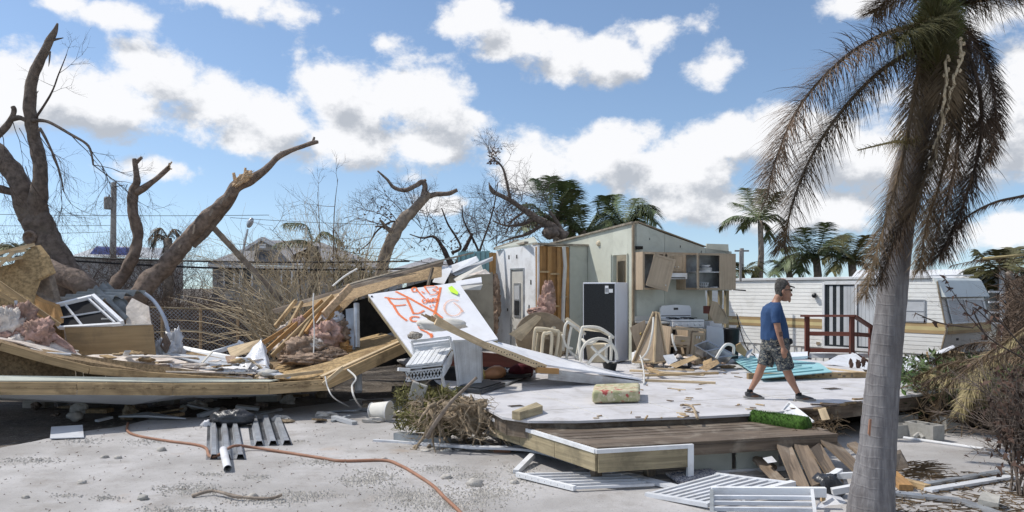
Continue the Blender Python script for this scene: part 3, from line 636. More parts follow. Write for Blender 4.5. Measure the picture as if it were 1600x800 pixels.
for a in range(18): MB().beam(K(1.78, 2.15, .2) + (UX * math.cos(a * .349) + VX * math.sin(a * .349)) * .112, K(1.78, 2.28, .2) + (UX * math.cos(a * .349) + VX * math.sin(a * .349)) * .14, .012, .004).build('slat', 'window_blind', bk)
MB().lathe([(.001, 0), (.09, 0), (.13, .05), (.125, .05), (.08, .01)], K(2.06, 2.14, .22), 14, UX, VX).build('bowl', 'window_blind', smooth_=True, label='shallow pale bowl beside the basket in the cupboard', cat='bowl')

# stove, shoved askew
st = T('gas_stove', 'white gas stove with raised control panel standing askew in the kitchen', 'stove', tuple(K(1.0, FZ, .4)))
Xs = (UX * .985 - VX * .17).normalized(); Ys = UPZ.cross(Xs); S0 = K(.64, FZ, .10)
def S(x, y, z): return S0 + Xs * x - Ys * y + UPZ * z       # y forward
def sbox(x0, x1, y0, y1, z0, z1): return MB().hexa([S(x0, y1, z0), S(x1, y1, z0), S(x1, y0, z0), S(x0, y0, z0), S(x0, y1, z1), S(x1, y1, z1), S(x1, y0, z1), S(x0, y0, z1)])
sbox(0, .76, .05, .62, .06, .88).build('body', 'enamel', st, bevel=.01)
sbox(-.01, .77, .0, .66, .885, .925).build('cooktop', 'enamel', st, bevel=.012)
bgp = [S(0, .0, .93), S(0, .0, 1.16), S(.04, .0, 1.22), S(.38, .0, 1.245), S(.72, .0, 1.22), S(.76, .0, 1.16), S(.76, .0, .93)]
bgo = MB().slab(bgp, -Ys * .07).build('control_panel', 'enamel', st, bevel=.01)
MB().box(S(.38, .074, 1.15), (.11, .008, .05), Xs, Ys).build('clock_display', 'window_dark', bgo)
sbox(.02, .74, .071, .078, .985, 1.0).build('vent_slot', 'dark_metal', bgo)
for x in (.2, .56):
    for y in (.2, .47):
        gr = MB().lathe([(.001, .93), (.05, .945), (.055, .93)], S(x, y, 0), 12).build('burner', 'dark_metal', st)
        for a in (0, 1.57): MB().beam(S(x - .13 * math.cos(a), y - .13 * math.sin(a), .955), S(x + .13 * math.cos(a), y + .13 * math.sin(a), .955), .014, .018).build('grate_bar', 'dark_metal', gr)
sbox(.0, .76, .622, .68, .76, .875).build('knob_panel', 'enamel', st, bevel=.01)
for x in (.1, .22, .38, .54, .66): MB().lathe([(.001, .03), (.022, .03), (.026, 0)], S(x, .681, .82), 10, Xs, UPZ, -Ys).build('knob', 'white_paint', st)
od = sbox(.02, .74, .622, .66, .24, .745).build('oven_door', 'enamel', st, bevel=.008); MB().tube([S(.08, .66, .70), S(.08, .70, .70), S(.68, .70, .70), S(.68, .66, .70)], .014, 6).build('handle', 'white_paint', od)
sbox(.02, .74, .622, .655, .07, .225).build('drawer', 'enamel', st, bevel=.008)

# counter end with base cupboard left of the stove
bc = T('base_counter', 'tan base cupboard with pale counter top left of the stove', 'counter', tuple(K(.25, FZ, .3)))
kbox(.03, .52, .02, .58, FZ, 1.38).build('carcass', 'cabinet', bc)
kbox(.02, .54, .012, .64, 1.383, 1.42).build('counter_top', 'shade_cloth', bc, bevel=.006)
kbox(.02, .54, .004, .024, 1.425, 1.53).build('splash_board', 'shade_cloth', bc)
# displaced base unit with drawers, tipped in front
db = T('drawer_unit', 'tan base cupboard unit with drawer pulled loose in front of stove', 'cupboard', tuple(K(.9, FZ, 1.0)))
Xr = (UX * .99 - UPZ * .08).normalized(); Zr = (UPZ + UX * .08 - VX * .05).normalized(); Zr = (Zr - Xr * Zr.dot(Xr)).normalized(); Yr = Zr.cross(Xr)
E0 = K(.02, FZ + .06, .75)
def E(x, y, z): return E0 + Xr * x * .82 - Yr * y + Zr * z
def ebox(x0, x1, y0, y1, z0, z1): return MB().hexa([E(x0, y1, z0), E(x1, y1, z0), E(x1, y0, z0), E(x0, y0, z0), E(x0, y1, z1), E(x1, y1, z1), E(x1, y0, z1), E(x0, y0, z1)])
for q in ((0, .02), (.60, .62), (1.10, 1.12)): ebox(q[0], q[1], 0, .5, 0, .78).build('side_panel', 'cabinet', db)
ebox(.02, 1.10, .0, .02, .0, .76).build('back_panel', 'dark_void', db); ebox(.02, 1.10, .02, .5, 0, .02).build('base_panel', 'cabinet', db)
for x0, x1, z0, z1 in ((.0, 1.12, .73, .78), (.0, .05, .0, .73), (.55, .66, .0, .73), (1.06, 1.12, .0, .73), (.05, .55, .36, .40)): ebox(x0, x1, .502, .52, z0, z1).build('face_frame', 'cabinet', db)
ebox(.06, .55, .30, .62, .42, .60).build('drawer', 'cabinet', db, bevel=.004); MB().lump(E(.30, .65, .51), (.05, .02, .014), 2, .1, n=5).build('knob', 'brass', db, True)
cab_door(db, E(.86, .54, .37), .33, .66, Xr, Zr, knob=(.1, .15)); 
for x in (.80, .88): MB().box(E(x, .565, .60), (.02, .006, .05), Xr, Yr, Zr).build('sticker', 'white_paint', db)
# doors propped like a tent
for k, (a, b2, t, w, lab) in enumerate([((988, 566, 16.1), (1021, 566, 15.9), (1021, 487, 16.3), .5, 'tan cupboard frame leaning upright like a tent by the counter'), ((1022, 567, 15.8), (1043, 563, 16.0), (1025, 488, 16.3), .4, 'loose tan cupboard door propped against the leaning frame')]):
    p0, p1, p2 = P(*a), P(*b2), P(*t); o_ = MB().slab([p0, p1, p2 + V((.06, 0, 0)), p2], V((.0, .03, .0))).build('cupboard_door', 'cabinet', label=lab, cat='cupboard door')
    for q0, q1 in ((p0, p2), (p1, p2 + V((.05, 0, 0))), (p0, p1)): MB().beam(q0 + V((0, -.015, 0)), q1 + V((0, -.015, 0)), .03, .05, V((0, 1, 0))).build('rail', 'lumber_pale', o_)
o_ = MB().slab([P(984, 512, 16.6), P(1008, 500, 16.6), P(1012, 545, 16.5), P(996, 548, 16.5)], V((0, .02, 0))).build('tan_board', 'cabinet', label='loose tan drawer front tilted beside the fridge', cat='drawer front'); MB().lump(P(1001, 522, 16.55), (.02, .02, .03), 1, 0, n=5).build('knob', 'brass', o_, True)

# black backed fridge, turned with its back to the yard
fr = T('refrigerator', 'tall white refrigerator turned to show its black back', 'refrigerator', tuple(P(962, 568, 17.0)))
e0 = V((2.215, 17.0, FZ)); Xf = V((-.88, .47, 0)); Xg = V((.50, .866, 0))
ht = 1.74
f0 = [e0, e0 + Xg * .72, e0 + Xg * .72 + Xf * .76, e0 + Xf * .76]
MB().hexa([p + V((0, 0, .03)) for p in f0] + [p + V((0, 0, ht)) for p in f0]).build('cabinet', 'fridge_white', fr, bevel=.012)
nb = V((-.47, -.88, 0))
MB().slab([e0 + Xf * .025 + nb * .001 + V((0, 0, .06)), e0 + Xf * .735 + nb * .001 + V((0, 0, .06)), e0 + Xf * .735 + nb * .001 + V((0, 0, ht - .03)), e0 + Xf * .025 + nb * .001 + V((0, 0, ht - .03))], nb * .012).build('back_panel', 'fridge_back', fr)
MB().slab([e0 + Xg * .64 + V((.003, -.002, .1)), e0 + Xg * .66 + V((.003, -.002, .1)), e0 + Xg * .66 + V((.003, -.002, ht)), e0 + Xg * .64 + V((.003, -.002, ht))], V((.866, -.5, 0)) * .006).build('door_gasket', 'window_blind', fr)
for x0, x1, z0, z1 in ((.16, .24, ht - .24, ht - .07), (.06, .15, ht - .22, ht - .14)):
    MB().slab([e0 + Xf * x0 + nb * .014 + V((0, 0, z0)), e0 + Xf * x1 + nb * .014 + V((0, 0, z0)), e0 + Xf * x1 + nb * .014 + V((0, 0, z1)), e0 + Xf * x0 + nb * .014 + V((0, 0, z1))], nb * .002).build('paper_tag', 'white_paint', fr)
for k in range(6): MB().slab([e0 + Xf * (.17 + k * .011) + nb * .0165 + V((0, 0, ht - .22)), e0 + Xf * (.175 + k * .011) + nb * .0165 + V((0, 0, ht - .22)), e0 + Xf * (.175 + k * .011) + nb * .0165 + V((0, 0, ht - .12)), e0 + Xf * (.17 + k * .011) + nb * .0165 + V((0, 0, ht - .12))], nb * .001).build('bar_print', 'dark_metal', fr)

# open sink, dishwasher door, faucet hose
sk = T('kitchen_sink', 'stainless steel sink with two bowls tipped over on the floor', 'sink', tuple(P(1120, 560, 15.7)))
q = [P(1084, 540, 15.9), P(1104, 532, 16.3), P(1152, 556, 16.0), P(1118, 560, 15.4)]
c_ = sum(q, V((0, 0, 0))) / 4; nn = (q[1] - q[0]).cross(q[2] - q[0]).normalized(); nn = nn if nn.z > 0 else -nn
def qb(a, b2, dz=0): return (q[0].lerp(q[3], a)).lerp(q[1].lerp(q[2], a), b2) + nn * dz
rim = MB()
for a0, a1, b0, b1 in ((0, 1, 0, .1), (0, 1, .9, 1), (0, .06, .1, .9), (.94, 1, .1, .9), (.47, .53, .1, .9)): rim.slab([qb(a0, b0), qb(a1, b0), qb(a1, b1), qb(a0, b1)], nn * .01)
rim.build('rim', 'steel', sk)
for a0, a1 in ((.06, .47), (.53, .94)):
    m_ = MB(); dp = -.16
    cs = [qb(a0, .1), qb(a1, .1), qb(a1, .9), qb(a0, .9)]; cb = [qb(a0 + .04, .16, dp), qb(a1 - .04, .16, dp), qb(a1 - .04, .84, dp), qb(a0 + .04, .84, dp)]
    for k in range(4): m_.poly([cs[k], cs[(k + 1) % 4], cb[(k + 1) % 4], cb[k]])
    m_.poly(cb[::-1]); m_.build('bowl', 'steel', sk)
MB().tube([t[0] for t in smooth([(P(1119, 560, 15.3), 1), (P(1128, 545, 15.3), 1), (P(1136, 538, 15.4), 1), (P(1146, 541, 15.5), 1), (P(1146, 552, 15.6), 1)], 5)], .028, 8).build('drain_hose', 'cord_white', smooth_=True, label='white curved hose arching beside the steel sink', cat='hose')
dw = MB().slab([P(1104, 510, 17.4), P(1132, 512, 17.6), P(1132, 560, 17.6), P(1104, 556, 17.4)], V((.1, .5, 0))).build('dishwasher', 'fridge_white', label='pale grey dishwasher box standing right of the stove', cat='dishwasher', bevel=.01)
o_ = MB().slab([P(1112, 470, 17.6), P(1120, 472, 17.6), P(1132, 486, 17.6), P(1138, 502, 17.7), P(1136, 506, 17.7), P(1116, 505, 17.7), P(1108, 490, 17.6)], V((.02, .04, 0))).build('cupboard_door', 'cabinet', label='beige cupboard door leaning on broken studs right of the stove', cat='cupboard door')
MB().box(P(1129, 479, 17.55), (.03, .02, .08)).build('knob', 'steel', o_)
MB().box(P(1108, 484, 17.8), (.17, .2, .17), UX, VX).build('cardboard_box', 'rail_red', label='small dark red brown box on the counter right of the stove', cat='box')
kbox(1.70, 2.05, .15, .55, 1.18, 1.40).build('counter_remnant', 'enamel', label='white counter block beside the stove', cat='counter')
bn = T('black_bin', 'black plastic bin standing by the broken studs', 'bin', tuple(P(1142, 558, 17.0))); MB().lathe([(.001, 0), (.14, 0), (.17, .62), (.18, .62), (.18, .65), (.15, .65), (.13, .03)], P(1143, 560, 17.0), 14).build('bucket', 'dark_metal', bn, True)
o_ = MB().slab([P(1150, 540, 16.2), P(1157, 536, 16.2), P(1167, 549, 16.2), P(1164, 558, 16.2), P(1151, 549, 16.2)], V((.05, .2, 0))).build('cardboard_box', 'cardboard', label='torn brown cardboard box left of the teal sheet', cat='box')
# ------------------------------------------------------------------ collapsed roof on the left
def lam(a, b2, w, h_, par, mt='lumber', name='beam', up=UPZ): return MB().beam(a, b2, w, h_, up).build(name, mt, par)
lo = T('collapsed_roof', 'long collapsed roof deck edged with yellow timber lying across the left', 'roof', (-4.5, 13, 0))
# lower front edge: doubled beam in lengths
E1 = [P(-70, 596, 11.2), P(120, 597, 11.9), P(270, 599, 12.5), P(420, 598, 13.0), P(512, 592, 13.3)]
for a, b2 in zip(E1, E1[1:]):
    x = (b2 - a).normalized() * .004
    lam(a + x + V((0, 0, -.05)), b2 - x + V((0, 0, -.05)), .05, .09, lo)
    lam(a + x + V((0, .006, -.143)), b2 - x + V((0, .006, -.143)), .05, .09, lo)
    for k in range(16):
        q = a.lerp(b2, (k + rr(.05, .95)) / 16); MB().box(q + V((0, -.0265, -.07 + rr(-.02, .025))), (rr(.02, .08), .006, rr(.010, .026)), b2 - a and (b2 - a).normalized(), V((0, 1, 0))).build('mortar_stain', 'osb', lo) if R_.random() < .75 else None
back = [P(-120, 560, 15.5), P(120, 575, 16.0), P(300, 575, 16.5), P(470, 560, 16.8)]
MB().slab([p + V((0, .03, -.05)) for p in E1] + [p for p in back[::-1]], V((0, 0, -.03))).build('roof_sheet', 'osb', lo)
MB().slab([E1[0] + V((0, .05, -.006)), E1[1] + V((0, .05, -.0)), E1[2] + V((0, .05, .004)), E1[3] + V((0, .05, .004)), E1[3] + V((.1, .25, .01)), E1[1] + V((0, .25, .02)), E1[0] + V((0, .25, .05))], V((0, 0, .015))).build('green_board', 'wall_green', lo)
# hanging soffit sheet under the beam
MB().slab([E1[0] + V((0, .03, -.20)), E1[1] + V((0, .05, -.20)), E1[2] + V((0, .05, -.20)), E1[2] + V((.1, .6, -.30)), E1[1] + V((.5, .7, -.44)), E1[0] + V((0, .7, -.36))], V((0, 0, .01))).build('soffit_sheet', 'window_blind', lo)
MB().slab([E1[2] + V((0, .05, -.20)), E1[3] + V((0, .05, -.20)), E1[3] + V((0, .5, -.28)), E1[2] + V((.3, .5, -.30))], V((0, 0, .01))).build('soffit_sheet', 'window_blind', lo)
for px, d_ in ((60, 14.6), (260, 15.0), (420, 15.3), (150, 15.6), (350, 15.8)):
    q = P(px, 600, d_); MB().box(V((q.x, q.y, .2)), (.4, .3, .44)).build('support_block', 'concrete_block', lo)
# right wing: rising edge beam and brown sheet
W0, W1 = P(508, 594, 13.3), P(642, 533, 14.9)
lam(W0 + V((0, 0, -.06)), W1 + V((0, 0, -.06)), .05, .20, lo, 'lumber')
lam(W0 + V((-.07, .03, .055)), W1 + V((-.07, .03, .055)), .09, .03, lo, 'lumber_pale')
MB().slab([W0 + V((-.10, .05, .03)), W1 + V((-.10, .05, .03)), P(596, 520, 17.2), P(440, 560, 16.5), P(420, 592, 13.4)], V((0, 0, -.03))).build('roof_sheet', 'osb_gold', lo)
lam(P(430, 589, 13.12), P(505, 580, 13.5), .04, .05, lo, 'lumber_pale')
lam(P(505, 600, 13.22), P(536, 574, 13.45), .03, .06, lo, 'lumber_pale', 'brace')
# upper slab over it at left
up = T('fallen_roof_slab', 'upper fallen roof slab sloping down to right above the long timber edge', 'roof', tuple(P(100, 575, 12.4)))
E2 = [P(-420, 440, 10.6), P(-80, 518, 11.8), P(0, 541, 12.0), P(70, 561, 12.3), P(140, 578, 12.5), P(230, 587, 12.8), P(330, 594, 13.0), P(420, 597, 13.2)]  # first point added out of view to block sun from the gap
for a, b2 in zip(E2, E2[1:]):
    x = (b2 - a).normalized() * .003
    lam(a + x, b2 - x, .05, .12, up, 'lumber')
bk2 = [p + V((0, .55, -.06)) for p in E2[::-1]]
MB().slab([p + V((0, .03, .03)) for p in E2] + bk2, V((0, 0, .03))).build('roof_sheet', 'osb', up)
for a, b2 in zip(E2[:-2], E2[1:-1]):
    a, b2 = a + V((0, .5, -.05)), b2 + V((0, .5, -.05)); MB().slab([a, b2, V((b2.x, b2.y + .1, .50)), V((a.x, a.y + .1, .50))], V((0, .03, 0))).build('back_board', 'osb', up)  # boards added to close the gap behind, so it stays in shade
for p in ((130, 585), (165, 590), (118, 583)):
    MB().tube([P(p[0], p[1] - 3, 12.42), P(p[0] + 1, p[1] + 8, 12.41), P(p[0] + 7, p[1] + 14, 12.4), P(p[0] + 18, p[1] + 16, 12.4)], .006, 4).build('strap', 'cane', up)
# debris lying on it: boards, gutters, sheets
def sheet(label, pts, mt, th=V((0, .0, .02)), cat='board', name='board', **k): return MB().slab([P(*p) for p in pts], th).build(name, mt, label=label, cat=cat, **k)
sheet('long white gutter length lying along the collapsed roof', [(232, 563, 14.2), (420, 577, 13.6), (418, 585, 13.55), (230, 568, 14.1)], 'white_metal', V((0, .06, .03)), 'gutter', 'gutter')
sheet('white gutter end with open black mouth near plastic bag', [(318, 570, 13.7), (421, 581, 13.45), (420, 587, 13.42), (318, 576, 13.62)], 'white_paint', V((0, .06, .03)), 'gutter', 'gutter')
MB().box(P(415, 583, 13.44), (.07, .05, .05)).build('gutter_mouth', 'dark_void', ALL[-1])
sheet('flat pale board lying under the tan wood box front', [(60, 566, 13.6), (230, 557, 14.4), (236, 562, 14.2), (120, 575, 13.2)], 'shade_cloth', V((0, 0, .02)))
sheet('pale torn ceiling sheet lying between the gutters', [(170, 578, 13.0), (395, 592, 13.1), (380, 585, 13.7), (200, 570, 13.9)], 'insul_white', V((0, 0, .02)))
sheet('wet brown board among white scraps behind the gutters', [(268, 545, 15.0), (345, 562, 14.6), (345, 570, 14.4), (270, 556, 14.6)], 'osb', V((0, 0, .03)))
sheet('white window frame length leaning behind gutters', [(322, 552, 15.2), (378, 535, 15.4), (381, 540, 15.4), (326, 557, 15.2)], 'white_paint', V((0, .05, .02)))
sheet('short white frame length joining the leaning frame', [(372, 533, 15.45), (392, 545, 15.2), (388, 550, 15.2), (369, 538, 15.4)], 'white_paint', V((0, .05, .02)))
sheet('pale tan board propped behind the crumpled plastic bag', [(355, 545, 15.0), (405, 532, 15.2), (408, 545, 15.0), (362, 560, 14.6)], 'lumber_pale', V((0, .02, .02)))
sheet('weathered grey board across the middle of the collapsed roof', [(270, 540, 15.4), (372, 560, 14.8), (370, 566, 14.7), (270, 547, 15.3)], 'window_blind', V((0, .02, .03)))
for k in range(26):                                       # insulation crumbs strewn on the deck
    t = rr(0, 1); px = 150 + t * 260; py = 578 + t * 14 - rr(0, 6)
    MB().lump(P(px, py, 12.9 + t * .3 + rr(0, .4)), (rr(.04, .12), rr(.04, .08), rr(.025, .05)), k, .5, n=5).build('insulation_scrap', R_.choice(['insul_white', 'insul_tan', 'lumber_pale']), smooth_=True, label='torn insulation scrap strewn along the collapsed roof', cat='insulation', group='insulation scraps on the collapsed roof')
for k in range(70):                                       # torn sheets and splintered boards covering the slab
    px = rr(60, 430); f = (px - 60) / 370; py = 562 + f * 26 - rr(0, 22); p = P(px, py, 13.2 + rr(0, .9)); X_, Y_, Z_ = frame(V((rr(-1, 1), rr(-.6, .6), rr(-.12, .12)))); m_ = R_.choice(['insul_white', 'white_paint', 'lumber_pale', 'lumber', 'osb', 'insul_white', 'window_blind', 'insul_tan', 'shade_cloth'])
    if R_.random() < .6: MB().box(p, (rr(.15, .7), rr(.04, .16), rr(.012, .03)), X_, Y_, Z_).build('roof_scrap', m_, label='torn board or sheet scrap littering the collapsed roof', cat='scrap', group='scraps on the collapsed roof')
    else: MB().lump(p, (rr(.06, .22), rr(.05, .12), rr(.02, .06)), k, .5, 2.2, 8).build('roof_tatter', m_, smooth_=True, label='torn insulation tatter littering the collapsed roof', cat='insulation', group='tatters on the collapsed roof')
for lab, pts, mt in (('pale ceiling sheet lying at the foot of the tan box', [(92, 566, 13.5), (240, 560, 14.0), (300, 576, 13.6), (150, 581, 12.95)], 'insul_white'),
  ('torn whitish sheet along the edge right of the tan box', [(210, 582, 13.1), (330, 582, 13.5), (400, 592, 13.2), (260, 591, 12.9)], 'insul_white'),
  ('dirty white sheet covering the slab at far left', [(-60, 528, 12.6), (30, 546, 12.5), (110, 572, 12.6), (120, 560, 13.4), (40, 540, 13.5)], 'insul_white'),
  ('greyish sheet beside the gutters on the collapsed roof', [(250, 560, 14.3), (330, 566, 14.2), (400, 580, 13.8), (330, 580, 13.7)], 'window_blind')):
    MB().slab([P(*p) + V((0, 0, .07 + rr(0, .03))) for p in pts], V((0, 0, .02))).build('torn_sheet', mt, label=lab, cat='torn sheet')
# draped lumps
def heap(name, label, cat, spec, mt, **k):
    """uneven folded heap made of several overlapping lumps under one thing"""
    t_ = T(name, label, cat, tuple(P(*spec[0][0])))
    for i, (c, sz, m_) in enumerate(spec): MB().lump(P(*c), sz, i + 3, k.get('amp', .27), k.get('fr', 1.6), 26, ridge=.24).build('fold', m_ or mt, t_, True)
    return t_
heap('insulation_heap', 'big heap of tan and pink insulation under the leaning studs', 'insulation', [((478, 548, 14.6), (.42, .3, .26), None), ((505, 530, 14.9), (.34, .3, .30), 'insul_pink'), ((462, 522, 15.2), (.30, .25, .30), 'insul_white'), ((528, 520, 15.2), (.30, .25, .30), None), ((450, 545, 14.9), (.26, .22, .18), 'insul_white'), ((470, 512, 15.0), (.16, .15, .2), 'insul_pink'), ((520, 500, 15.2), (.2, .2, .16), 'plastic_film'), ((490, 540, 14.5), (.16, .12, .12), 'insul_white'), ((510, 555, 14.5), (.35, .2, .12), None), ((495, 508, 15.4), (.34, .2, .18), 'insul_white'), ((478, 562, 14.2), (.45, .2, .1), None)], 'insul_tan')
sheet('whitish drywall piece beside the dark burlap under the roof', [(520, 512, 15.8), (545, 516, 15.8), (550, 540, 15.6), (530, 548, 15.5)], 'insul_white', V((.02, .05, 0)), 'drywall', 'drywall_piece')
MB().lump(P(516, 528, 15.3), (.13, .1, .3), 5, .4, 2, 10).build('dark_cloth', 'black_bag', smooth_=True, label='black crumpled cloth against the insulation heap', cat='cloth')
MB().lump(P(539, 545, 14.9), (.13, .1, .13), 8, .5, 2, 8).build('foam_block', 'lumber_orange', label='broken orange brown foam chunk by the grey posts', cat='foam')
# plastic bag: tent of film
pbg = MB(); apex = P(408, 528, 14.0); ring = [(372, 572, 13.7), (395, 577, 13.5), (418, 575, 13.5), (421, 562, 13.9), (408, 556, 14.3), (385, 560, 14.2)]
rp = [P(*p) for p in ring]; N_ = 36; rows = 8; i0 = 0
for r in range(rows + 1):
    for k in range(N_):
        f = k / N_ * len(rp); a = rp[int(f) % len(rp)].lerp(rp[(int(f) + 1) % len(rp)], f % 1); q = apex.lerp(a, (r / rows) ** 1.25)
        fold = .05 * math.sin(k * 2.1) * (r / rows); pbg.v.append(q + (a - apex).normalized() * fold + V((noise.noise(q * 6), noise.noise(q * 6 + V((5, 0, 0))), 0)) * .05)
for r in range(rows):
    for k in range(N_): a = r * N_ + k; b2 = r * N_ + (k + 1) % N_; pbg.face((a, b2, b2 + N_, a + N_), [(0, 0), (.1, 0), (.1, .1), (0, .1)])
pbg.build('plastic_bag', 'plastic_film', smooth_=True, label='crumpled translucent white plastic bag on the collapsed roof', cat='plastic bag')
MB().slab([P(415, 575, 13.4), P(455, 590, 13.2), P(450, 592, 13.2), P(400, 580, 13.3)], V((0, 0, .01))).build('plastic_sheet', 'plastic_film', label='flat strip of torn clear plastic beside the bag', cat='plastic sheet')
heap('plastic_sheeting', 'white plastic sheeting bunched at the foot of the blue hose', 'plastic sheet', [((258, 556, 14.4), (.22, .2, .26), None), ((272, 548, 14.5), (.14, .15, .3), None)], 'plastic_film', amp=.5)
MB().slab([P(250, 540, 14.2), P(257, 522, 14.2), P(264, 536, 14.2), P(258, 552, 14.2)], V((.02, .04, 0))).build('wood_scrap', 'bark_red', label='pointed reddish wood scrap standing in the plastic sheeting', cat='wood scrap')
MB().tube([t[0] for t in smooth([(P(222, 456, 15.0), 1), (P(240, 470, 15.0), 1), (P(256, 495, 14.9), 1), (P(264, 522, 14.8), 1), (P(270, 548, 14.7), 1)], 6)], .035, 8).build('pipe', 'pipe_blue', smooth_=True, label='pale blue grey plastic pipe bowed beside the tan wood panel', cat='pipe')
# tan wood box front
wb = T('wood_box', 'smooth tan wood panel box front standing on the collapsed roof', 'wood panel', tuple(P(170, 558, 14.0)))
MB().slab([P(101, 512, 13.9), P(238, 508, 14.0), P(243, 556, 13.9), P(110, 560, 13.8)], V((0, .03, 0))).build('front_panel', 'ply_tan', wb)
MB().slab([P(101, 511.5, 13.92), P(238, 507.5, 14.02), P(236, 507, 14.6), P(105, 510, 14.5)], V((0, 0, .015))).build('top_edge', 'shade_cloth', wb)
sheet('off white torn board standing behind tan wood panel', [(197, 508, 14.2), (236, 508, 14.2), (232, 479, 14.4), (206, 466, 14.6), (197, 480, 14.4)], 'insul_white', V((0, .03, 0)))
sheet('small pale scrap at the lower corner of the dark window frame', [(157, 510, 14.1), (190, 510, 14.1), (172, 498, 14.1), (158, 497, 14.1)], 'shade_cloth', V((0, .03, 0)))
# louvre window frame, tipped
wf = T('window_frame', 'tipped black window with white frame on top of the tan panel', 'window', tuple(P(140, 512, 14.4)))
q = [P(76, 481, 14.3), P(147, 464, 14.6), P(193, 506, 14.0), P(95, 512, 14.0)]
def wq(a, b2): return q[0].lerp(q[1], a).lerp(q[3].lerp(q[2], a), b2)
MB().slab([p + V((0, -.012, 0)) for p in q], V((0, .03, -.03))).build('screen', 'sock', wf)
for a, b2, w in ((q[0], q[1], .09), (q[1], q[2], .13), (q[3], q[2], .05), (q[0], q[3], .03)): MB().beam(a + V((0, -.03, 0)), b2 + V((0, -.03, 0)), .06, w, V((0, -.5, 1))).build('frame_bar', 'white_metal', wf)
for a, b2 in ((wq(.36, 0), wq(.36, 1)), (wq(.0, .55), wq(1, .5))): MB().beam(a + V((0, -.02, 0)), b2 + V((0, -.02, 0)), .03, .03).build('mullion', 'white_metal', wf)
MB().beam(wq(.88, 0) + V((0, -.03, 0)), wq(.9, .95) + V((0, -.03, 0)), .03, .05, V((0, -.5, 1))).build('mullion', 'white_metal', wf)
# wavy grey roofing sheets
def wavy(label, p00, p10, p01, waves, amp, mt, name='corrugated_sheet', cat='roofing sheet'):
    a, u_, w_ = P(*p00), P(*p10) - P(*p00), P(*p01) - P(*p00); n_ = u_.cross(w_).normalized(); mb = MB(); N = waves * 8
    if n_.z < 0: n_ = -n_
    for off in (0, .008):
        for k in range(N + 1):
            h_ = amp * math.sin(2 * math.pi * k / 8); mb.v.append(a + u_ * (k / N) + n_ * (h_ - off)); mb.v.append(a + u_ * (k / N) + w_ + n_ * (h_ - off))
    for o_ in (0, 2 * (N + 1)):
        for k in range(N): i = o_ + 2 * k; mb.face((i, i + 2, i + 3, i + 1), [(0, 0), (.1, 0), (.1, 1), (0, 1)])
    M_ = 2 * (N + 1)
    for k in range(N):
        for e in (0, 1): i = 2 * k + e; mb.face((i, i + 2, i + 2 + M_, i + M_), [(0, 0), (.1, 0), (.1, .1), (0, .1)])
    return mb.build(name, mt, smooth_=True, label=label, cat=cat)
wavy('wavy grey roofing sheet sloping down behind the black window', (146, 450, 14.9), (168, 441, 15.4), (196, 500, 14.2), 2, .05, 'grey_sheet')
wavy('wavy dark grey roofing edge above the black window', (84, 468, 14.8), (152, 452, 15.1), (160, 470, 14.6), 4, .05, 'grey_sheet')
# torn particle board peak, lumber frame at far left
sheet('large torn golden particle board peak in front of the forked tree', [(-60, 430, 14.2), (20, 412, 14.3), (52, 384, 14.6), (66, 402, 14.5), (76, 428, 14.4), (52, 440, 14.3), (44, 462, 14.2), (38, 492, 14.0), (-60, 500, 14.0)], 'osb_gold', V((.1, .06, .02)), 'particle board', 'particle_board')
sheet('second layer of torn brown board below the particle peak', [(38, 458, 14.25), (60, 470, 14.2), (84, 478, 14.2), (92, 506, 14.0), (60, 508, 14.0), (36, 490, 14.1)], 'lumber_orange', V((.05, .1, .02)), 'particle board', 'particle_board')
sheet('grey brown torn sheet behind the golden peak', [(46, 448, 14.5), (74, 424, 14.6), (86, 470, 14.6), (100, 500, 14.4), (60, 470, 14.5)], 'bark_pale', V((.05, .1, .02)), 'board', 'board')
sheet('dark hollow sheet beneath the torn boards at far left', [(-60, 492, 14.3), (40, 486, 14.4), (96, 500, 14.5), (100, 545, 14.4), (-60, 545, 14.4)], 'osb', V((0, .05, 0)), 'board', 'board')
sf = T('lumber_frame', 'pale lumber frame pieces crossing above the torn board at left edge', 'lumber frame', tuple(P(10, 430, 14.3)))
for a, b2, w in (((-40, 405, 14.0), (54, 382, 14.6), .06), ((-20, 432, 14.0), (22, 393, 14.2), .06), ((18, 394, 14.2), (40, 391, 14.4), .05), ((12, 407, 14.1), (34, 402, 14.3), .05), ((-40, 412, 14.2), (16, 402, 14.2), .05)):
    lam(P(*a), P(*b2), w, w, sf, 'lumber_pale', 'batten')
for a, b2, w, lab in (((-40, 415, 13.3), (93, 508, 13.7), .07, 'upper of two slanting studs across torn boards at left'), ((-30, 440, 13.3), (78, 508, 13.6), .06, 'lower of two slanting studs across torn boards at left')):
    MB().beam(P(*a), P(*b2), .06, w).build('stud', 'lumber', label=lab, cat='stud')
MB().tube([P(25, 470, 13.4), P(23, 538, 13.2)], .025, 8).build('pipe', 'window_blind', label='upright grey pipe through the pink insulation at left', cat='pipe')
heap('insulation_roll', 'pink and white insulation batt spilling at the far left', 'insulation', [((8, 522, 13.2), (.32, .25, .42), 'insul_white'), ((30, 505, 13.4), (.3, .2, .3), None), ((55, 522, 13.2), (.3, .2, .26), None), ((-20, 540, 13.0), (.5, .2, .3), None), ((20, 545, 13.0), (.3, .2, .18), 'insul_white')], 'insul_pink')
sheet('dirty white drywall sheet sloping below pink insulation', [(26, 540, 13.0), (36, 512, 13.3), (88, 530, 13.4), (126, 556, 13.2), (110, 566, 12.9), (60, 556, 12.9)], 'insul_white', V((0, .03, .01)), 'drywall', 'drywall_sheet')
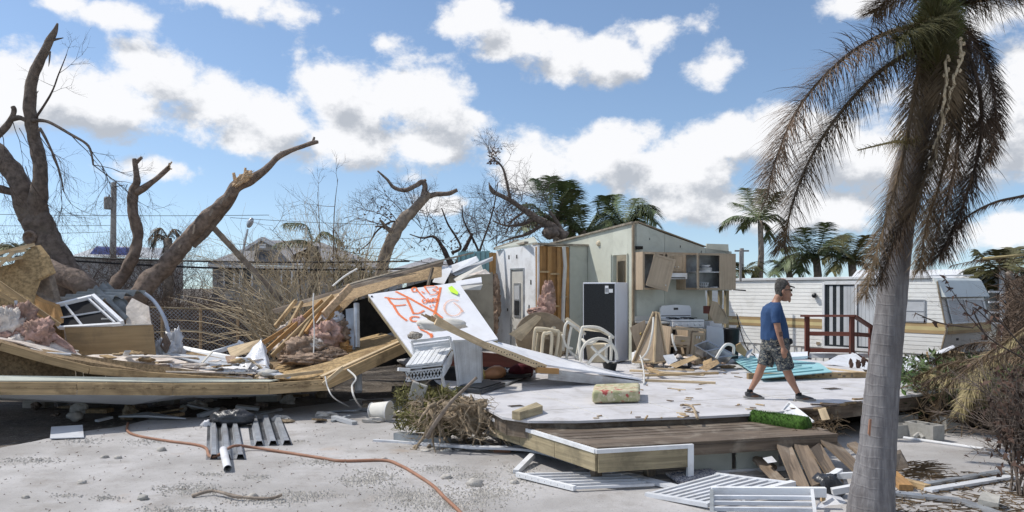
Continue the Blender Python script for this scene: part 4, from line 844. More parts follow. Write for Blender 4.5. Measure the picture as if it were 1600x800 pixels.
sheet('pinkish curled sheet over the drywall at left', [(36, 500, 13.4), (62, 504, 13.4), (112, 542, 13.2), (118, 552, 13.15), (86, 536, 13.25)], 'insul_pink', V((0, .03, .01)), 'sheet', 'curled_sheet')
MB().tube([P(48, 546, 12.5), P(70, 552, 12.5), P(111, 554, 12.6)], .022, 8).build('pipe', 'white_paint', label='short white pipe lying on the upper roof slab', cat='pipe')

# dark brown roof plank over the void, leaning studs
rp_ = T('roof_eave', 'broken brown roof eave rising to the right over the dark void', 'roof', tuple(P(560, 470, 15)))
MB().slab([P(430, 486, 16.0), P(560, 446, 16.4), P(690, 411, 17.0), P(690, 433, 16.4), P(620, 445, 15.9), P(556, 466, 15.4), P(520, 498, 15.0), P(488, 532, 14.7), P(480, 522, 14.8), P(524, 472, 15.4)], V((0, .06, .02))).build('roof_sheet', 'osb', rp_)
MB().slab([P(425, 485, 15.9), P(560, 444, 16.3), P(692, 409, 16.9), P(692, 415, 16.85), P(560, 451, 16.2), P(430, 490, 15.85)], V((0, .12, .03))).build('top_board', 'deck_wood', rp_)
MB().slab([P(536, 450, 16.9), P(690, 408, 17.4), P(740, 396, 20), P(560, 440, 20)], V((0, 0, .04))).build('felt', 'roof_edge', rp_)
lam(P(506, 492, 14.9), P(548, 448, 15.4), .05, .14, rp_, 'splint', 'splintered_rafter')
lam(P(668, 448, 16.2), P(676, 418, 16.3), .05, .05, rp_, 'deck_wood', 'strut')
MB().slab([P(520, 480, 18.5), P(700, 430, 18.5), P(700, 560, 18.5), P(540, 580, 18.5)], V((0, .05, 0))).build('shade_backing', 'dark_void', label='black sheet put in for the shade deep beneath the broken eave', cat='wall panel')  # black sheet added as the shade of the void below the eave
MB().slab([P(560, 553, 15.9), P(640, 520, 15.9), P(640, 510, 17.8), P(565, 535, 17.8)], V((0, 0, -.03))).build('inner_shelf', 'grey_sheet', label='grey sheet lying in the dark void under eave', cat='sheet')
MB().slab([P(540, 483, 15.2), P(554, 481, 15.2), P(554, 546, 15.0), P(543, 548, 15.0)], V((.02, .08, 0))).build('grey_post', 'galv', label='flat grey post standing under the broken eave', cat='post')
MB().tube([P(557, 474, 15.1), P(558, 543, 14.9)], .055, 12).build('round_post', 'galv', label='round grey pipe post beside flat post under eave', cat='post')
MB().tube([P(559, 575, 14.4), P(560, 612, 14.2)], .07, 10).build('pipe', 'window_blind', label='grey drain pipe standing in the shade under roof wing', cat='pipe')
stud_spots = [((412, 552, 14.5), (504, 470, 15.2)), ((425, 556, 14.4), (520, 462, 15.3)), ((446, 520, 14.8), (472, 472, 15.4)), ((466, 530, 14.6), (500, 478, 15.2)), ((478, 520, 14.7), (512, 470, 15.3)), ((430, 510, 15.0), (462, 470, 15.5)), ((404, 540, 14.6), (470, 500, 15.0)), ((490, 530, 14.6), (530, 478, 15.2))]
for k, (a, b2) in enumerate(stud_spots):
    MB().beam(P(*a), P(*b2), .045, .075).build('stud', R_.choice(['lumber', 'lumber_orange', 'lumber']), label='tan stud leaning in the fan of studs over the insulation heap', cat='stud', group='studs leaning over the insulation heap')
MB().tube([t[0] for t in smooth([(P(490, 458, 14.6), 1), (P(489, 480, 14.5), 1), (P(491, 520, 14.4), 1), (P(489, 570, 14.2), 1)], 5)], .012, 5).build('cable', 'cord_white', label='white cable dangling in front of the insulation heap', cat='cable')
MB().tube([t[0] for t in smooth([(P(520, 447, 15.2), 1), (P(538, 432, 15.3), 1), (P(558, 420, 15.5), 1)], 5)], .018, 5).build('cable', 'cord_white', label='white cable arching above the broken roof eave', cat='cable')
MB().tube([t[0] for t in smooth([(P(508, 588, 13.2), 1), (P(512, 605, 13.1), 1), (P(522, 622, 13.1), 1), (G(545, 637) + V((0, 0, .02)), 1)], 6)], .012, 5).build('cable', 'cord_white', label='long white cable hanging from roof corner to the concrete', cat='cable')
MB().tube([t[0] for t in smooth([(P(540, 575, 13.7), 1), (P(556, 590, 13.4), 1), (P(550, 603, 13.3), 1), (P(554, 622, 13.1), 1), (G(566, 642) + V((0, 0, .02)), 1)], 6)], .016, 5).build('cable', 'cord_white', label='kinked white cable dangling below the roof wing', cat='cable')
MB().tube([t[0] for t in smooth([(G(546, 627) + V((0, 0, .02)), 1), (G(562, 626) + V((0, 0, .03)), 1), (G(575, 629) + V((0, 0, .02)), 1), (G(572, 634) + V((0, 0, .02)), 1)], 5)], .014, 5).build('cable', 'cord_white', label='short white cable loop lying on concrete', cat='cable')

# ---- the white sheet with orange spray paint
pq = [P(575, 460, 15.0), P(716, 441, 15.6), P(778, 526, 13.7), P(647, 557, 13.1)]
sp_ = T('spray_painted_panel', 'big white wall panel with orange spray paint leaning on the debris', 'wall panel', tuple(pq[3]))
pn = (pq[1] - pq[0]).cross(pq[3] - pq[0]).normalized(); pn = pn if pn.y < 0 else -pn
pc = pq[0]
pq = [p - pn * (p - pc).dot(pn) for p in pq]
MB().slab(pq, -pn * .03).build('white_sheet', 'white_panel', sp_)
for a, b2 in ((pq[0], pq[3]), (pq[1], pq[2]), (pq[3], pq[2]), (pq[0], pq[1])):
    cen = (pq[0] + pq[2]) / 2; i_ = ((cen - (a + b2) / 2).normalized()) * .05
    MB().beam(a + i_ - pn * .08, b2 + i_ - pn * .08, .09, .09, pn).build('stud', 'fascia_wood', sp_)
MB().slab([onplane(712, 440, pc, pn) + pn * .01, onplane(752, 434, pc, pn) + pn * .02, onplane(753, 441, pc, pn), onplane(716, 446, pc, pn)], -pn * .03).build('torn_flap', 'white_panel', sp_)
def strokes(lists, mt, wpx, org, sc_):
    for L in lists:
        pp = [onplane(org[0] + x / sc_, org[1] + y / sc_, pc, pn) + pn * (.004 + .0007 * len(sp_.children)) for x, y in L]
        pts = [t[0] for t in smooth([(p, 1) for p in pp], 5)]; mb = MB(); w = wpx / FPX * 14.5; Ls = 0
        pts = [pts[0] - (pts[1] - pts[0]).normalized() * w * .5] + pts + [pts[-1] + (pts[-1] - pts[-2]).normalized() * w * .5]
        for k, p in enumerate(pts):
            d_ = (pts[min(k + 1, len(pts) - 1)] - pts[max(k - 1, 0)]).normalized(); s_ = d_.cross(pn); mb.v += [p - s_ * w, p + s_ * w]
        for k in range(len(pts) - 1): i = 2 * k; mb.face((i, i + 1, i + 3, i + 2), [(k * .1, -1), (k * .1, 1), (k * .1 + .1, 1), (k * .1 + .1, -1)])
        mb.build('spray_mark', mt, sp_)
def ringp(x, y, r, a0=0, a1=360, n=10): return [(x + r * math.cos(rad(a0 + (a1 - a0) * k / n)), y + r * math.sin(rad(a0 + (a1 - a0) * k / n)) * .9) for k in range(n + 1)]
strokes([[(618, 250), (700, 290), (790, 340), (880, 388), (935, 432)], [(926, 222), (905, 320), (884, 412)]], 'spray_orange', 3.0, (480, 400), 4.445)
strokes([[(542, 290), (610, 300), (690, 298)], [(560, 292), (580, 325), (600, 345)], [(600, 347), (640, 346), (680, 341)], [(600, 345), (635, 405), (690, 450)],
  [(692, 300), (715, 350), (738, 402)], [(738, 402), (775, 400), (808, 384)], [(775, 428), (735, 424), (715, 438), (732, 456), (770, 458), (795, 470)], [(785, 462), (775, 485), (790, 512), (835, 535), (868, 560)], [(862, 545), (862, 570)], [(838, 650), (850, 652)]], 'spray_orange', 2.6, (480, 400), 4.445)
strokes([ringp(744, 238, 17), [(762, 240), (780, 262), (812, 295)], [(795, 252), (812, 262)], [(815, 218), (828, 240), (845, 262)], [(818, 216), (880, 214), (905, 226), (872, 240), (905, 254), (890, 270), (852, 276)],
  ringp(815, 318, 15), [(838, 302), (846, 326), (856, 308), (866, 326), (872, 300)], ringp(886, 310, 12), [(852, 352), (856, 358)], [(872, 346), (876, 352)]], 'spray_orange', 1.9, (480, 400), 4.445)
strokes([ringp(390, 585, 80, 20, 300, 12), [(395, 540), (440, 575), (475, 620)]], 'spray_faint', 2.4, (640, 380), 5.7125)
MB().slab([onplane(700, 452, pc, pn) + pn * .035, onplane(706, 449, pc, pn) + pn * .035, onplane(716, 459, pc, pn) + pn * .035, onplane(715, 463, pc, pn) + pn * .035, onplane(704, 458, pc, pn) + pn * .035], -pn * .004).build('yellow_tape', 'marker_yellow', sp_)
MB().lump(onplane(581, 464, pc, pn) + pn * .01, (.02, .02, .02), 1, 0, n=4).build('bolt', 'dark_metal', sp_)
# bent white metal trims and eave scraps above it
sheet('bent white metal roof trim above the spray painted panel', [(694, 420, 17.6), (744, 402, 17.9), (748, 408, 17.8), (706, 427, 17.4)], 'white_metal', V((0, .05, .03)), 'metal trim', 'metal_trim')
sheet('crumpled white metal flashing folded down by the eave', [(676, 441, 17.0), (690, 418, 17.4), (706, 421, 17.3), (694, 444, 16.9)], 'white_metal', V((0, .05, .03)), 'flashing', 'flashing')
sheet('thin pale roof trim crossing to the teal siding', [(704, 427, 17.5), (770, 402, 18.2), (770, 407, 18.2), (712, 431, 17.4)], 'window_blind', V((0, .05, .02)), 'metal trim', 'metal_trim')
sheet('torn tan sheet hanging under the bent roof trim', [(708, 436, 17.2), (752, 414, 17.6), (756, 425, 17.4), (722, 436, 17.0), (718, 444, 16.9)], 'shade_cloth', V((0, .05, .01)), 'torn sheet', 'torn_sheet')
sheet('pale torn ceiling flap above the beige sheathing', [(732, 430, 17.0), (758, 421, 17.4), (766, 428, 17.3), (742, 429, 17.0)], 'insul_white', V((0, .05, .01)), 'torn sheet', 'torn_sheet')
sheet('short beige moulding below the white flap', [(716, 448, 16.3), (754, 445, 16.6), (751, 453, 16.5), (724, 453, 16.2)], 'shade_cloth', V((0, .08, .01)), 'moulding', 'moulding')
heap('wall_insulation', 'ragged pink insulation hanging in the gap left of the white door wall', 'insulation', [((773, 450, 20.6), (.12, .1, .35), None), ((774, 478, 20.5), (.13, .1, .35), None), ((771, 505, 20.3), (.12, .1, .3), None)], 'insul_tan')
heap('stud_bay_insulation', 'pink insulation batt slumped in the open stud bay', 'insulation', [((857, 462, 18.8), (.15, .08, .34), None), ((854, 478, 18.7), (.19, .1, .26), None), ((840, 486, 18.55), (.22, .12, .10), None)], 'insul_pink')
# ------------------------------------------------------------------ things on the house floor
def onf(px, py, z=FZ): return G(px, py, z)
# fallen wall slab: splintered timber edge, white face, ribbed siding
fw = T('fallen_wall_panel', 'long fallen wall panel with splintered timber edge across the floor', 'wall panel', tuple(onf(900, 600)))
F_ = [P(660, 497, 12.2), P(760, 540, 12.6), P(852, 575, 13.0), P(1003, 597, 13.6)]
Bk = [P(690, 497, 13.6), P(770, 532, 14.0), P(850, 552, 14.5), P(985, 586, 14.8)]
MB().slab([F_[1] + V((0, .05, .055)), F_[2] + V((0, .05, .055)), F_[3] + V((0, .05, .055)), Bk[3], Bk[2], Bk[1]], V((0, 0, -.03))).build('white_face', 'white_panel', fw)
MB().beam(F_[1] + V((0, 0, -.0)), F_[2], .05, .11).build('edge_stud', 'lumber_pale', fw)
MB().beam(F_[0] + V((.2, 0, -.05)), F_[1] + V((.01, 0, -.01)), .05, .10).build('edge_stud', 'lumber_pale', fw)
for k in range(7): a = F_[0] + V((rr(-.05, .2), rr(0, .12), rr(-.05, .06))); MB().beam(a, F_[1].lerp(F_[0], rr(.1, .6)) + V((0, rr(0, .1), rr(-.03, .04))), .02, rr(.02, .05)).build('splinter', R_.choice(['lumber_pale', 'lumber', 'splint']), fw)
for k in range(22): q_ = F_[1].lerp(F_[2], (k + .5) / 22); MB().box(q_ + V((0, -.027, rr(-.02, .02))), (.018, .006, .018)).build('nail_head', 'dark_metal', fw)
MB().beam(P(838, 578, 12.9), P(872, 580, 13.0), .10, .09).build('end_block', 'lumber_orange', fw)
for k in range(4):
    z = -.02 - k * .045; MB().hexa([F_[2] + V((0.05, -.0 + .012 * k, z - .04)), F_[3] + V((0, .012 * k, z * .6 - .02)), F_[3] + V((0, .09, z * .6 - .02)), F_[2] + V((.05, .09, z - .04)), F_[2] + V((.05, .012 * k, z)), F_[3] + V((0, .012 * k, z * .6 + .018)), F_[3] + V((0, .09, z * .6 + .018)), F_[2] + V((.05, .09, z))]).build('siding_rib', 'galv', fw)
MB().lump(P(690, 508, 12.7), (.4, .16, .10), 4, .2, 1.4, 10).build('bulge', 'shade_cloth', fw, True)
MB().slab([P(656, 604, 13.6), P(830, 588, 13.7), P(830, 575, 15.0), P(660, 570, 15.2)], V((0, 0, -.02))).build('shade_sheet', 'dark_void', label='black sheet put in for the shade under the raised wall panel', cat='floor sheet')  # black sheet added as shade beneath the fallen panel
MB().slab([P(700, 545, 15.4), P(850, 560, 15.6), P(850, 590, 15.6), P(700, 590, 15.4)], V((0, .03, 0))).build('back_board', 'rail_red', label='reddish brown board standing under the fallen wall panel', cat='board')
MB().slab([onf(716, 604) + V((0, 0, .01)), onf(792, 603) + V((0, 0, .01)), onf(838, 583) + V((0, 0, .01)), onf(832, 580) + V((0, 0, .01)), onf(770, 588) + V((0, 0, .01))], V((0, 0, .03))).build('flat_panel', 'galv', label='flat grey panel on the floor under vase and burgundy cushion', cat='panel')
# wicker chair lying, wicker hamper
wc = T('wicker_chair', 'white wicker chair tipped over with woven seat and lattice apron', 'chair', tuple(P(685, 590, 12.6)))
s4 = [P(634, 574, 12.2), P(692, 568, 12.2), P(705, 546, 12.9), P(650, 552, 12.9)]
sn = (s4[1] - s4[0]).cross(s4[2] - s4[0]).normalized(); sn = sn if sn.z > 0 else -sn
for k in range(14): a = k / 14; b2 = (k + .92) / 14; MB().slab([s4[0].lerp(s4[1], a), s4[0].lerp(s4[1], b2), s4[3].lerp(s4[2], b2), s4[3].lerp(s4[2], a)], sn * (.03 + .006 * (k % 2))).build('seat_weave', 'wicker', wc)
ap = [s4[0] + V((0, -.01, -.02)), s4[1] + V((0, -.01, -.02))]; apz = P(690, 590, 12.15).z - ap[1].z
for a, b2 in ((0, 0), (.97, .97), (-.0, 1), (-.25, 1)):
    pass
for zf in (0.0, -.05, -.19): MB().beam(ap[0] + V((.02, 0, zf)), ap[1] + V((-.02, 0, zf)), .025, .022).build('apron_rail', 'wicker', wc)
nL = 11
for k in range(nL):
    x0 = ap[0].lerp(ap[1], k / nL); x1 = ap[0].lerp(ap[1], (k + 1) / nL)
    for a, b2 in ((x0, x1), (x1, x0)): MB().beam(a + V((0, .004, -.05)), b2 + V((0, .004, -.19)), .012, .012).build('lattice_strand', 'wicker', wc)
MB().slab([s4[1] + V((.0, 0, -.03)), s4[2] + V((0, 0, -.03)), P(703, 568, 12.9), P(690, 590, 12.2)], V((.03, .0, 0))).build('side_panel', 'wicker', wc)
bp4 = [P(643, 534, 13.1), P(703, 527, 13.0), P(706, 546, 12.95), P(648, 556, 12.95)]
for k, zf in enumerate((0, .28, .44, 1.0)): MB().beam(bp4[0].lerp(bp4[3], zf), bp4[1].lerp(bp4[2], zf), .03, .03 if k else .045).build('back_rail', 'wicker', wc)
for a in (0, 1): MB().beam(bp4[0].lerp(bp4[1], a), bp4[3].lerp(bp4[2], a), .035, .035).build('back_post', 'wicker', wc)
MB().slab([bp4[0].lerp(bp4[3], .46), bp4[1].lerp(bp4[2], .46), bp4[2], bp4[3]], V((0, .02, 0))).build('back_sheet', 'wicker', wc)
MB().beam(P(622, 577, 12.0), P(640, 578, 12.1), .05, .05).build('leg', 'white_paint', wc); MB().beam(P(690, 585, 12.3), P(694, 602, 12.4), .04, .04).build('leg', 'wicker', wc)
hp = T('wicker_hamper', 'tall white wicker hamper panel standing beside the wicker chair', 'hamper', tuple(P(730, 600, 12.7)))
hq = [P(708, 533, 12.7), P(750, 532, 12.9), P(752, 597, 12.9), P(716, 601, 12.7)]
for k in range(16): a, b2 = k / 16, (k + .85) / 16; MB().slab([hq[0].lerp(hq[1], a), hq[0].lerp(hq[1], b2), hq[3].lerp(hq[2], b2), hq[3].lerp(hq[2], a)], V((0, .025 + .008 * (k % 2), 0))).build('weave_rib', 'wicker', hp)
MB().slab([p + V((0, .04, 0)) for p in hq], V((.02, .28, 0))).build('body', 'wicker', hp)
for a, b2 in ((hq[0], hq[1]), (hq[3], hq[2]), (hq[0], hq[3])): MB().beam(a + V((0, -.005, 0)), b2 + V((0, -.005, 0)), .03, .035).build('edge_roll', 'wicker', hp)
MB().lump(P(648, 524.5, 13.0), (.12, .08, .065), 3, .25, 2, 9).build('stone_lump', 'granite', smooth_=True, label='speckled brown stone lump on the back of the wicker chair', cat='stone')
# television lying flat, vase, cushion, fan
tv = T('television', 'flat black television lying face up on the pale floor', 'television', tuple(onf(750, 614)))
t0 = [onf(712, 612), onf(752, 617), onf(790, 605), onf(745, 598)]
MB().hexa([p + V((0, 0, .006)) for p in t0] + [p + V((0, 0, .075)) for p in t0]).build('housing', 'tv_black', tv, bevel=.015)
cen = sum(t0, V((0, 0, 0))) / 4; MB().slab([cen + (p - cen) * .82 + V((0, 0, .078)) for p in t0], V((0, 0, .012))).build('back_cover', 'dark_metal', tv)
MB().slab([cen + (p - cen) * .25 + V((-.16, -.05, .09)) for p in t0], V((0, 0, .008))).build('socket_panel', 'grey_sheet', tv)
vz = T('copper_vase', 'copper coloured vase lying on its side with brass rim', 'vase', tuple(onf(772, 594)))
vc = onf(772, 596) + V((0, .1, .13)); ax = V((-.95, -.2, -.12)).normalized(); X_, Y_, Z_ = frame(ax)
MB().lathe([(.001, -.2), (.06, -.2), (.12, -.12), (.135, -.02), (.11, .08), (.075, .14), (.085, .18)], vc, 18, Y_, Z_, X_).build('body', 'copper', vz, True)
MB().lathe([(.08, .17), (.11, .19), (.10, .215), (.07, .2)], vc, 18, Y_, Z_, X_).build('rim', 'brass', vz, True)
MB().lump(onf(814, 592) + V((0, .1, .13)), (.22, .16, .14), 2, .12, 1.3, 12).build('burgundy_cushion', 'burgundy', smooth_=True, label='round dark burgundy cushion under the fallen wall panel', cat='cushion')
fx = T('white_fitting', 'small white plastic fitting between vase and burgundy cushion', 'fitting', tuple(onf(790, 592)))
for dx in (-.05, .06): MB().lump(onf(790, 590) + V((dx, .05, .10)), (.05, .05, .06), 3, .2, 2, 6).build('cup', 'white_paint', fx, True)
MB().tube([onf(786, 590) + V((0, 0, .03)), onf(790, 589) + V((0, 0, .16)), onf(795, 590) + V((0, 0, .1))], .02, 6).build('stem', 'white_paint', fx)
# floral cushion
fc = T('floral_cushion', 'thick floral cream and red cushion lying on the pale floor', 'cushion', tuple(onf(962, 630)))
c0 = [onf(925, 632), onf(1000, 630), onf(1001, 617) + V((0, .05, 0)), onf(928, 619)]
o_ = MB().hexa([p + V((0, 0, .01)) for p in c0] + [p + V((0, 0, .185)) for p in c0]).build('pad', 'floral', fc); sm = o_.modifiers.new('b', 'BEVEL'); sm.width = .05; sm.segments = 4; [setattr(pg, 'use_smooth', True) for pg in o_.data.polygons]
MB().slab([onf(800, 655), onf(812, 657), onf(848, 646), onf(838, 640)], V((0, 0, .10))).build('timber_block', 'fascia_wood', label='short thick timber block on the corner of the pale floor', cat='timber block', bevel=.006)
# round table top and fabric
rt = T('round_table', 'brown round table tipped up behind the plastic stools', 'table', tuple(onf(850, 560)))
rc = P(848, 526, 15.3); dx_, dy_, dz_ = frame(V((.1, -.85, .5)))
MB().lathe([(.001, .02), (.52, .02), (.54, 0), (.52, -.02), (.001, -.02)], rc, 28, dy_, dz_, dx_).build('table_top', 'tabletop', rt)
MB().beam(rc + V((0, -.1, 0)), P(866, 512, 15.0), .08, .05).build('stretcher', 'beige_plastic', rt)
MB().slab([P(795, 522, 14.6), P(838, 492, 15.4), P(845, 495, 15.5), P(812, 532, 14.7)], V((.03, .02, -.01))).build('curled_board', 'lumber_pale', label='tan curled board sheet before the white door wall', cat='board')
# plastic stools and metal chairs
def rodchair(name, label, segs, mt, r, loc, par=None):
    t_ = par or T(name, label, 'chair', tuple(loc))
    for nm, pts in segs: MB().tube([s_[0] for s_ in smooth([(P(*p), 1) for p in pts], 5)], r, 7).build(nm, mt, t_, True)
    return t_
t_ = rodchair('plastic_stool', 'beige plastic stool lying on its side before the round table', [
 ('leg_frame', [(833, 552, 14.5), (836, 518, 14.5), (842, 513, 14.5), (868, 517, 14.5), (873, 522, 14.5), (868, 560, 14.5)]),
 ('leg_frame', [(846, 556, 14.4), (849, 524, 14.4), (854, 521, 14.4), (862, 523, 14.4), (860, 560, 14.4)]),
 ('leg_frame', [(838, 552, 14.9), (842, 520, 14.9), (848, 516, 14.9), (872, 520, 14.9), (878, 526, 14.9), (874, 560, 14.9)])], 'beige_plastic', .032, onf(855, 565))
MB().slab([P(836, 515, 14.5), P(870, 518, 14.5), P(878, 524, 14.95), P(842, 519, 14.95)], V((0, 0, -.03))).build('seat', 'beige_plastic', t_, bevel=.01)
MB().slab([P(851, 530, 14.75), P(862, 531, 14.75), P(859, 556, 14.7), P(849, 553, 14.7)], V((0, .02, 0))).build('web', 'tabletop', t_)
t_ = rodchair('metal_chair', 'cream metal chair tipped on its back beside the beige stool', [
 ('leg_frame', [(880, 548, 14.7), (882, 515, 14.6), (886, 504, 14.6), (890, 505, 14.6), (912, 520, 14.6), (915, 522, 14.6)]),
 ('leg', [(893, 510, 14.6), (889, 530, 14.6), (885, 562, 14.6)]), ('leg', [(887, 546, 14.6), (898, 556, 14.5), (905, 562, 14.5)]),
 ('brace', [(879, 522, 14.6), (884, 540, 14.6), (895, 545, 14.6)]), ('brace', [(912, 515, 14.7), (906, 530, 14.7), (900, 562, 14.6)])], 'cream_metal', .026, onf(895, 575))
MB().slab([P(882, 499, 14.8), P(886, 496, 14.8), P(906, 511, 14.8), P(905, 520, 14.7)], V((.02, .05, 0))).build('seat', 'beige_plastic', t_)
t_ = rodchair('metal_chair', 'cream round backed metal chair lying in front of the fridge', [
 ('back_hoop', [(908, 565, 14.3), (905, 540, 14.3), (909, 515, 14.3), (914, 511, 14.3), (935, 512, 14.3), (952, 522, 14.3), (959, 528, 14.3)]),
 ('arm_hoop', [(908, 560, 14.1), (910, 545, 14.1), (920, 533, 14.1), (938, 529, 14.1), (952, 534, 14.1), (962, 548, 14.1), (964, 562, 14.1)]),
 ('brace', [(918, 570, 14.1), (930, 555, 14.1), (954, 537, 14.1)]), ('brace', [(924, 541, 14.1), (938, 555, 14.1), (951, 566, 14.1)]),
 ('leg', [(953, 525, 14.2), (955, 545, 14.2), (954, 563, 14.2)]), ('leg', [(947, 537, 14.4), (947, 563, 14.4)]), ('hoop', [(910, 530, 14.5), (916, 536, 14.4), (925, 536, 14.4), (936, 528, 14.4)])], 'cream_metal', .027, onf(935, 575))
MB().slab([P(908, 511, 14.6), P(936, 512, 14.6), P(957, 524, 14.6), P(959, 530, 14.6), P(938, 519, 14.55), P(910, 516, 14.5)], V((0, .06, .0))).build('back_pad', 'beige_plastic', t_)
pb_ = MB(); pb_.lathe([(.001, 0), (.17, 0), (.21, .32), (.22, .32), (.22, .34), (.19, .34), (.16, .02)], P(933, 565, 14.9), 16).build('plastic_bucket', 'beige_plastic', smooth_=True, label='beige plastic bucket behind the round backed chair', cat='bucket')
MB().lathe([(.001, 0), (.11, 0), (.15, .17), (.155, .17), (.14, .16), (.10, .01)], onf(953, 580) + V((0, 0, .0)), 14).build('black_pot', 'dark_metal', smooth_=True, label='small black plastic pot on fallen wall panel', cat='pot')
# loose boards on the floor
def board(label, a, b2, w, h_, mt, cat='board', name='board'):
    a, b2 = V(a), V(b2); return MB().beam(a, b2, w, h_).build(name, mt, label=label, cat=cat)
board('longest tan board lying in front of the kitchen rubble', onf(985, 583) + V((0, 0, .05)), onf(1100, 590) + V((0, 0, .05)), .09, .035, 'lumber_pale')
board('tan board with split end lying nearest the wall panel tip', onf(1005, 592) + V((0, 0, .06)), onf(1122, 589) + V((0, 0, .07)), .06, .04, 'lumber')
board('lowest straight tan moulding on the floor by rubble', onf(1008, 596) + V((0, 0, .02)), onf(1118, 600) + V((0, 0, .02)), .07, .035, 'lumber_pale')
board('short tan board crossing the moulding ends', onf(1012, 582) + V((0, 0, .09)), onf(1034, 592) + V((0, 0, .09)), .10, .03, 'lumber')
board('upper thin tan strip under the drawers', onf(1022, 578) + V((0, 0, .03)), onf(1085, 581) + V((0, 0, .03)), .05, .03, 'lumber_pale')
MB().tube([t[0] for t in smooth([(onf(990, 570) + V((0, 0, .02)), 1), (onf(990, 568) + V((0, -.1, .26)), 1), (onf(1000, 575) + V((0, 0, .26)), 1), (onf(1006, 590) + V((0, 0, .1)), 1), (onf(1006, 602) + V((0, 0, .02)), 1)], 6)], .014, 6).build('cable', 'cord_white', label='white looped cable at the tip of fallen wall panel', cat='cable')
MB().tube([t[0] for t in smooth([(P(1021, 496, 15.9), 1), (P(1019, 520, 15.7), 1), (P(1012, 548, 15.6), 1), (P(1000, 563, 15.6), 1)], 6)], .02, 6).build('cable', 'shade_cloth', label='cream hose draped over the leaning cupboard frame', cat='cable')
MB().tube([t[0] for t in smooth([(P(1050, 522, 15.6), 1), (P(1052, 535, 15.5), 1), (P(1057, 548, 15.5), 1)], 6)], .02, 6).build('cable', 'shade_cloth', label='cream hose hanging from the pulled drawer', cat='cable')
rub = [('rubble_chunk', 'insul_white'), ('rubble_chunk', 'lumber_pale'), ('rubble_chunk', 'insul_tan'), ('rubble_chunk', 'osb')]
for k in range(54):
    px = rr(995, 1140); py = rr(566, 580) - abs(px - 1070) * .04; mt = R_.choice(['insul_white', 'lumber_pale', 'insul_tan', 'osb', 'cabinet', 'white_paint', 'trim_brown', 'galv'])
    p = onf(px, py); s_ = rr(.05, .16); h_ = rr(.02, .10); zb = rr(0, .12) if 1030 < px < 1110 else 0
    X_ = V((rr(-1, 1), rr(-1, 1), rr(-.4, .4))).normalized(); X_, Y_, Z_ = frame(X_)
    if R_.random() < .6: MB().box(p + V((0, 0, h_ / 2 + zb + .03)), (s_ * rr(1, 2.4), s_, h_), X_, Y_, Z_).build('rubble_piece', mt, label='broken board scrap in the rubble before the kitchen cupboards', cat='rubble', group='kitchen rubble pieces')
    else: MB().lump(p + V((0, 0, h_ + zb)), (s_, s_ * .7, h_), k, .45, 2, 7).build('rubble_lump', mt, smooth_=True, label='torn insulation or plaster lump in the kitchen rubble', cat='rubble', group='kitchen rubble lumps')
for lab, pts, mt in (('white drawer bottom tilted in the kitchen rubble', [(1036, 556, 15.3), (1052, 554, 15.6), (1058, 564, 15.3), (1044, 570, 15.1)], 'white_paint'), ('tan board tilted across the kitchen rubble', [(1046, 571, 15.0), (1084, 556, 15.5), (1090, 560, 15.4), (1056, 575, 14.9)], 'lumber'), ('broken speckled board on the rubble near the sink', [(1092, 575, 15.2), (1120, 562, 15.4), (1124, 568, 15.2), (1104, 580, 14.9)], 'osb'), ('brown square board at right end of rubble', [(1098, 566, 15.4), (1112, 560, 15.5), (1114, 575, 15.2), (1100, 578, 15.1)], 'cardboard')):
    sheet(lab, pts, mt, V((.01, .03, .01)))
MB().lump(onf(1066, 578) + V((0, .1, .12)), (.2, .15, .13), 6, .2, 1.5, 10).build('black_pan', 'dark_metal', smooth_=True, label='black roasting pan overturned in the kitchen rubble', cat='pan')
MB().lathe([(.001, 0), (.16, 0), (.17, .17), (.18, .18), (.14, .2), (.001, .21)], onf(1012, 575), 16).build('rice_cooker', 'shade_cloth', smooth_=True, label='squat cream cooking pot under the leaning cupboard frame', cat='pot')
MB().box(onf(995, 571) + V((0, .1, .14)), (.16, .12, .26), UX, VX).build('white_canister', 'white_paint', label='white upright canister at the foot of the fridge', cat='canister', bevel=.02)
MB().box(onf(1025, 574) + V((0, 0, .06)), (.2, .12, .10), UX, VX).build('white_box', 'white_paint', label='small white box in rubble beside cooking pot', cat='box', bevel=.01)
MB().box(onf(1038, 576) + V((0, 0, .05)), (.13, .1, .08), VX, UX).build('white_box', 'galv', label='small pale carton next to the black pan', cat='box', bevel=.01)
for k in range(40):                                       # scraps near the floor's front edge
    px, py = R_.choice([(rr(1000, 1100), rr(600, 614)), (rr(1040, 1090), rr(622, 645)), (rr(1150, 1210), rr(632, 642)), (rr(930, 1090), rr(646, 655)), (rr(1120, 1165), rr(570, 590))])
    p = onf(px, py); X_, Y_, Z_ = frame(V((rr(-1, 1), rr(-1, 1), rr(-.1, .1))))
    MB().box(p + V((0, 0, .012)), (rr(.03, .16), rr(.015, .03), .012), X_, Y_, Z_).build('wood_splinter', R_.choice(['lumber_pale', 'lumber', 'osb', 'litter']), label='small wood splinter scattered on the pale floor', cat='splinter', group='splinters on the floor')
board('dark stick lying on deck edge with paper scraps', onf(948, 659, .39) + V((0, 0, .03)), onf(1022, 655, .39) + V((0, 0, .03)), .05, .05, 'deck_wood', 'stick', 'stick')
for k, (px, py) in enumerate([(944, 658), (950, 661), (1020, 653), (1028, 651), (1088, 655), (1060, 660), (1055, 652)]):
    MB().lump(G(px, py, .38) + V((0, 0, .04)), (rr(.05, .09), .05, .04), k, .6, 2.5, 6).build('paper_scrap', R_.choice(['insul_white', 'lumber_pale']), label='crumpled pale scrap lying along the deck edge', cat='scrap', group='scraps along the deck edge')
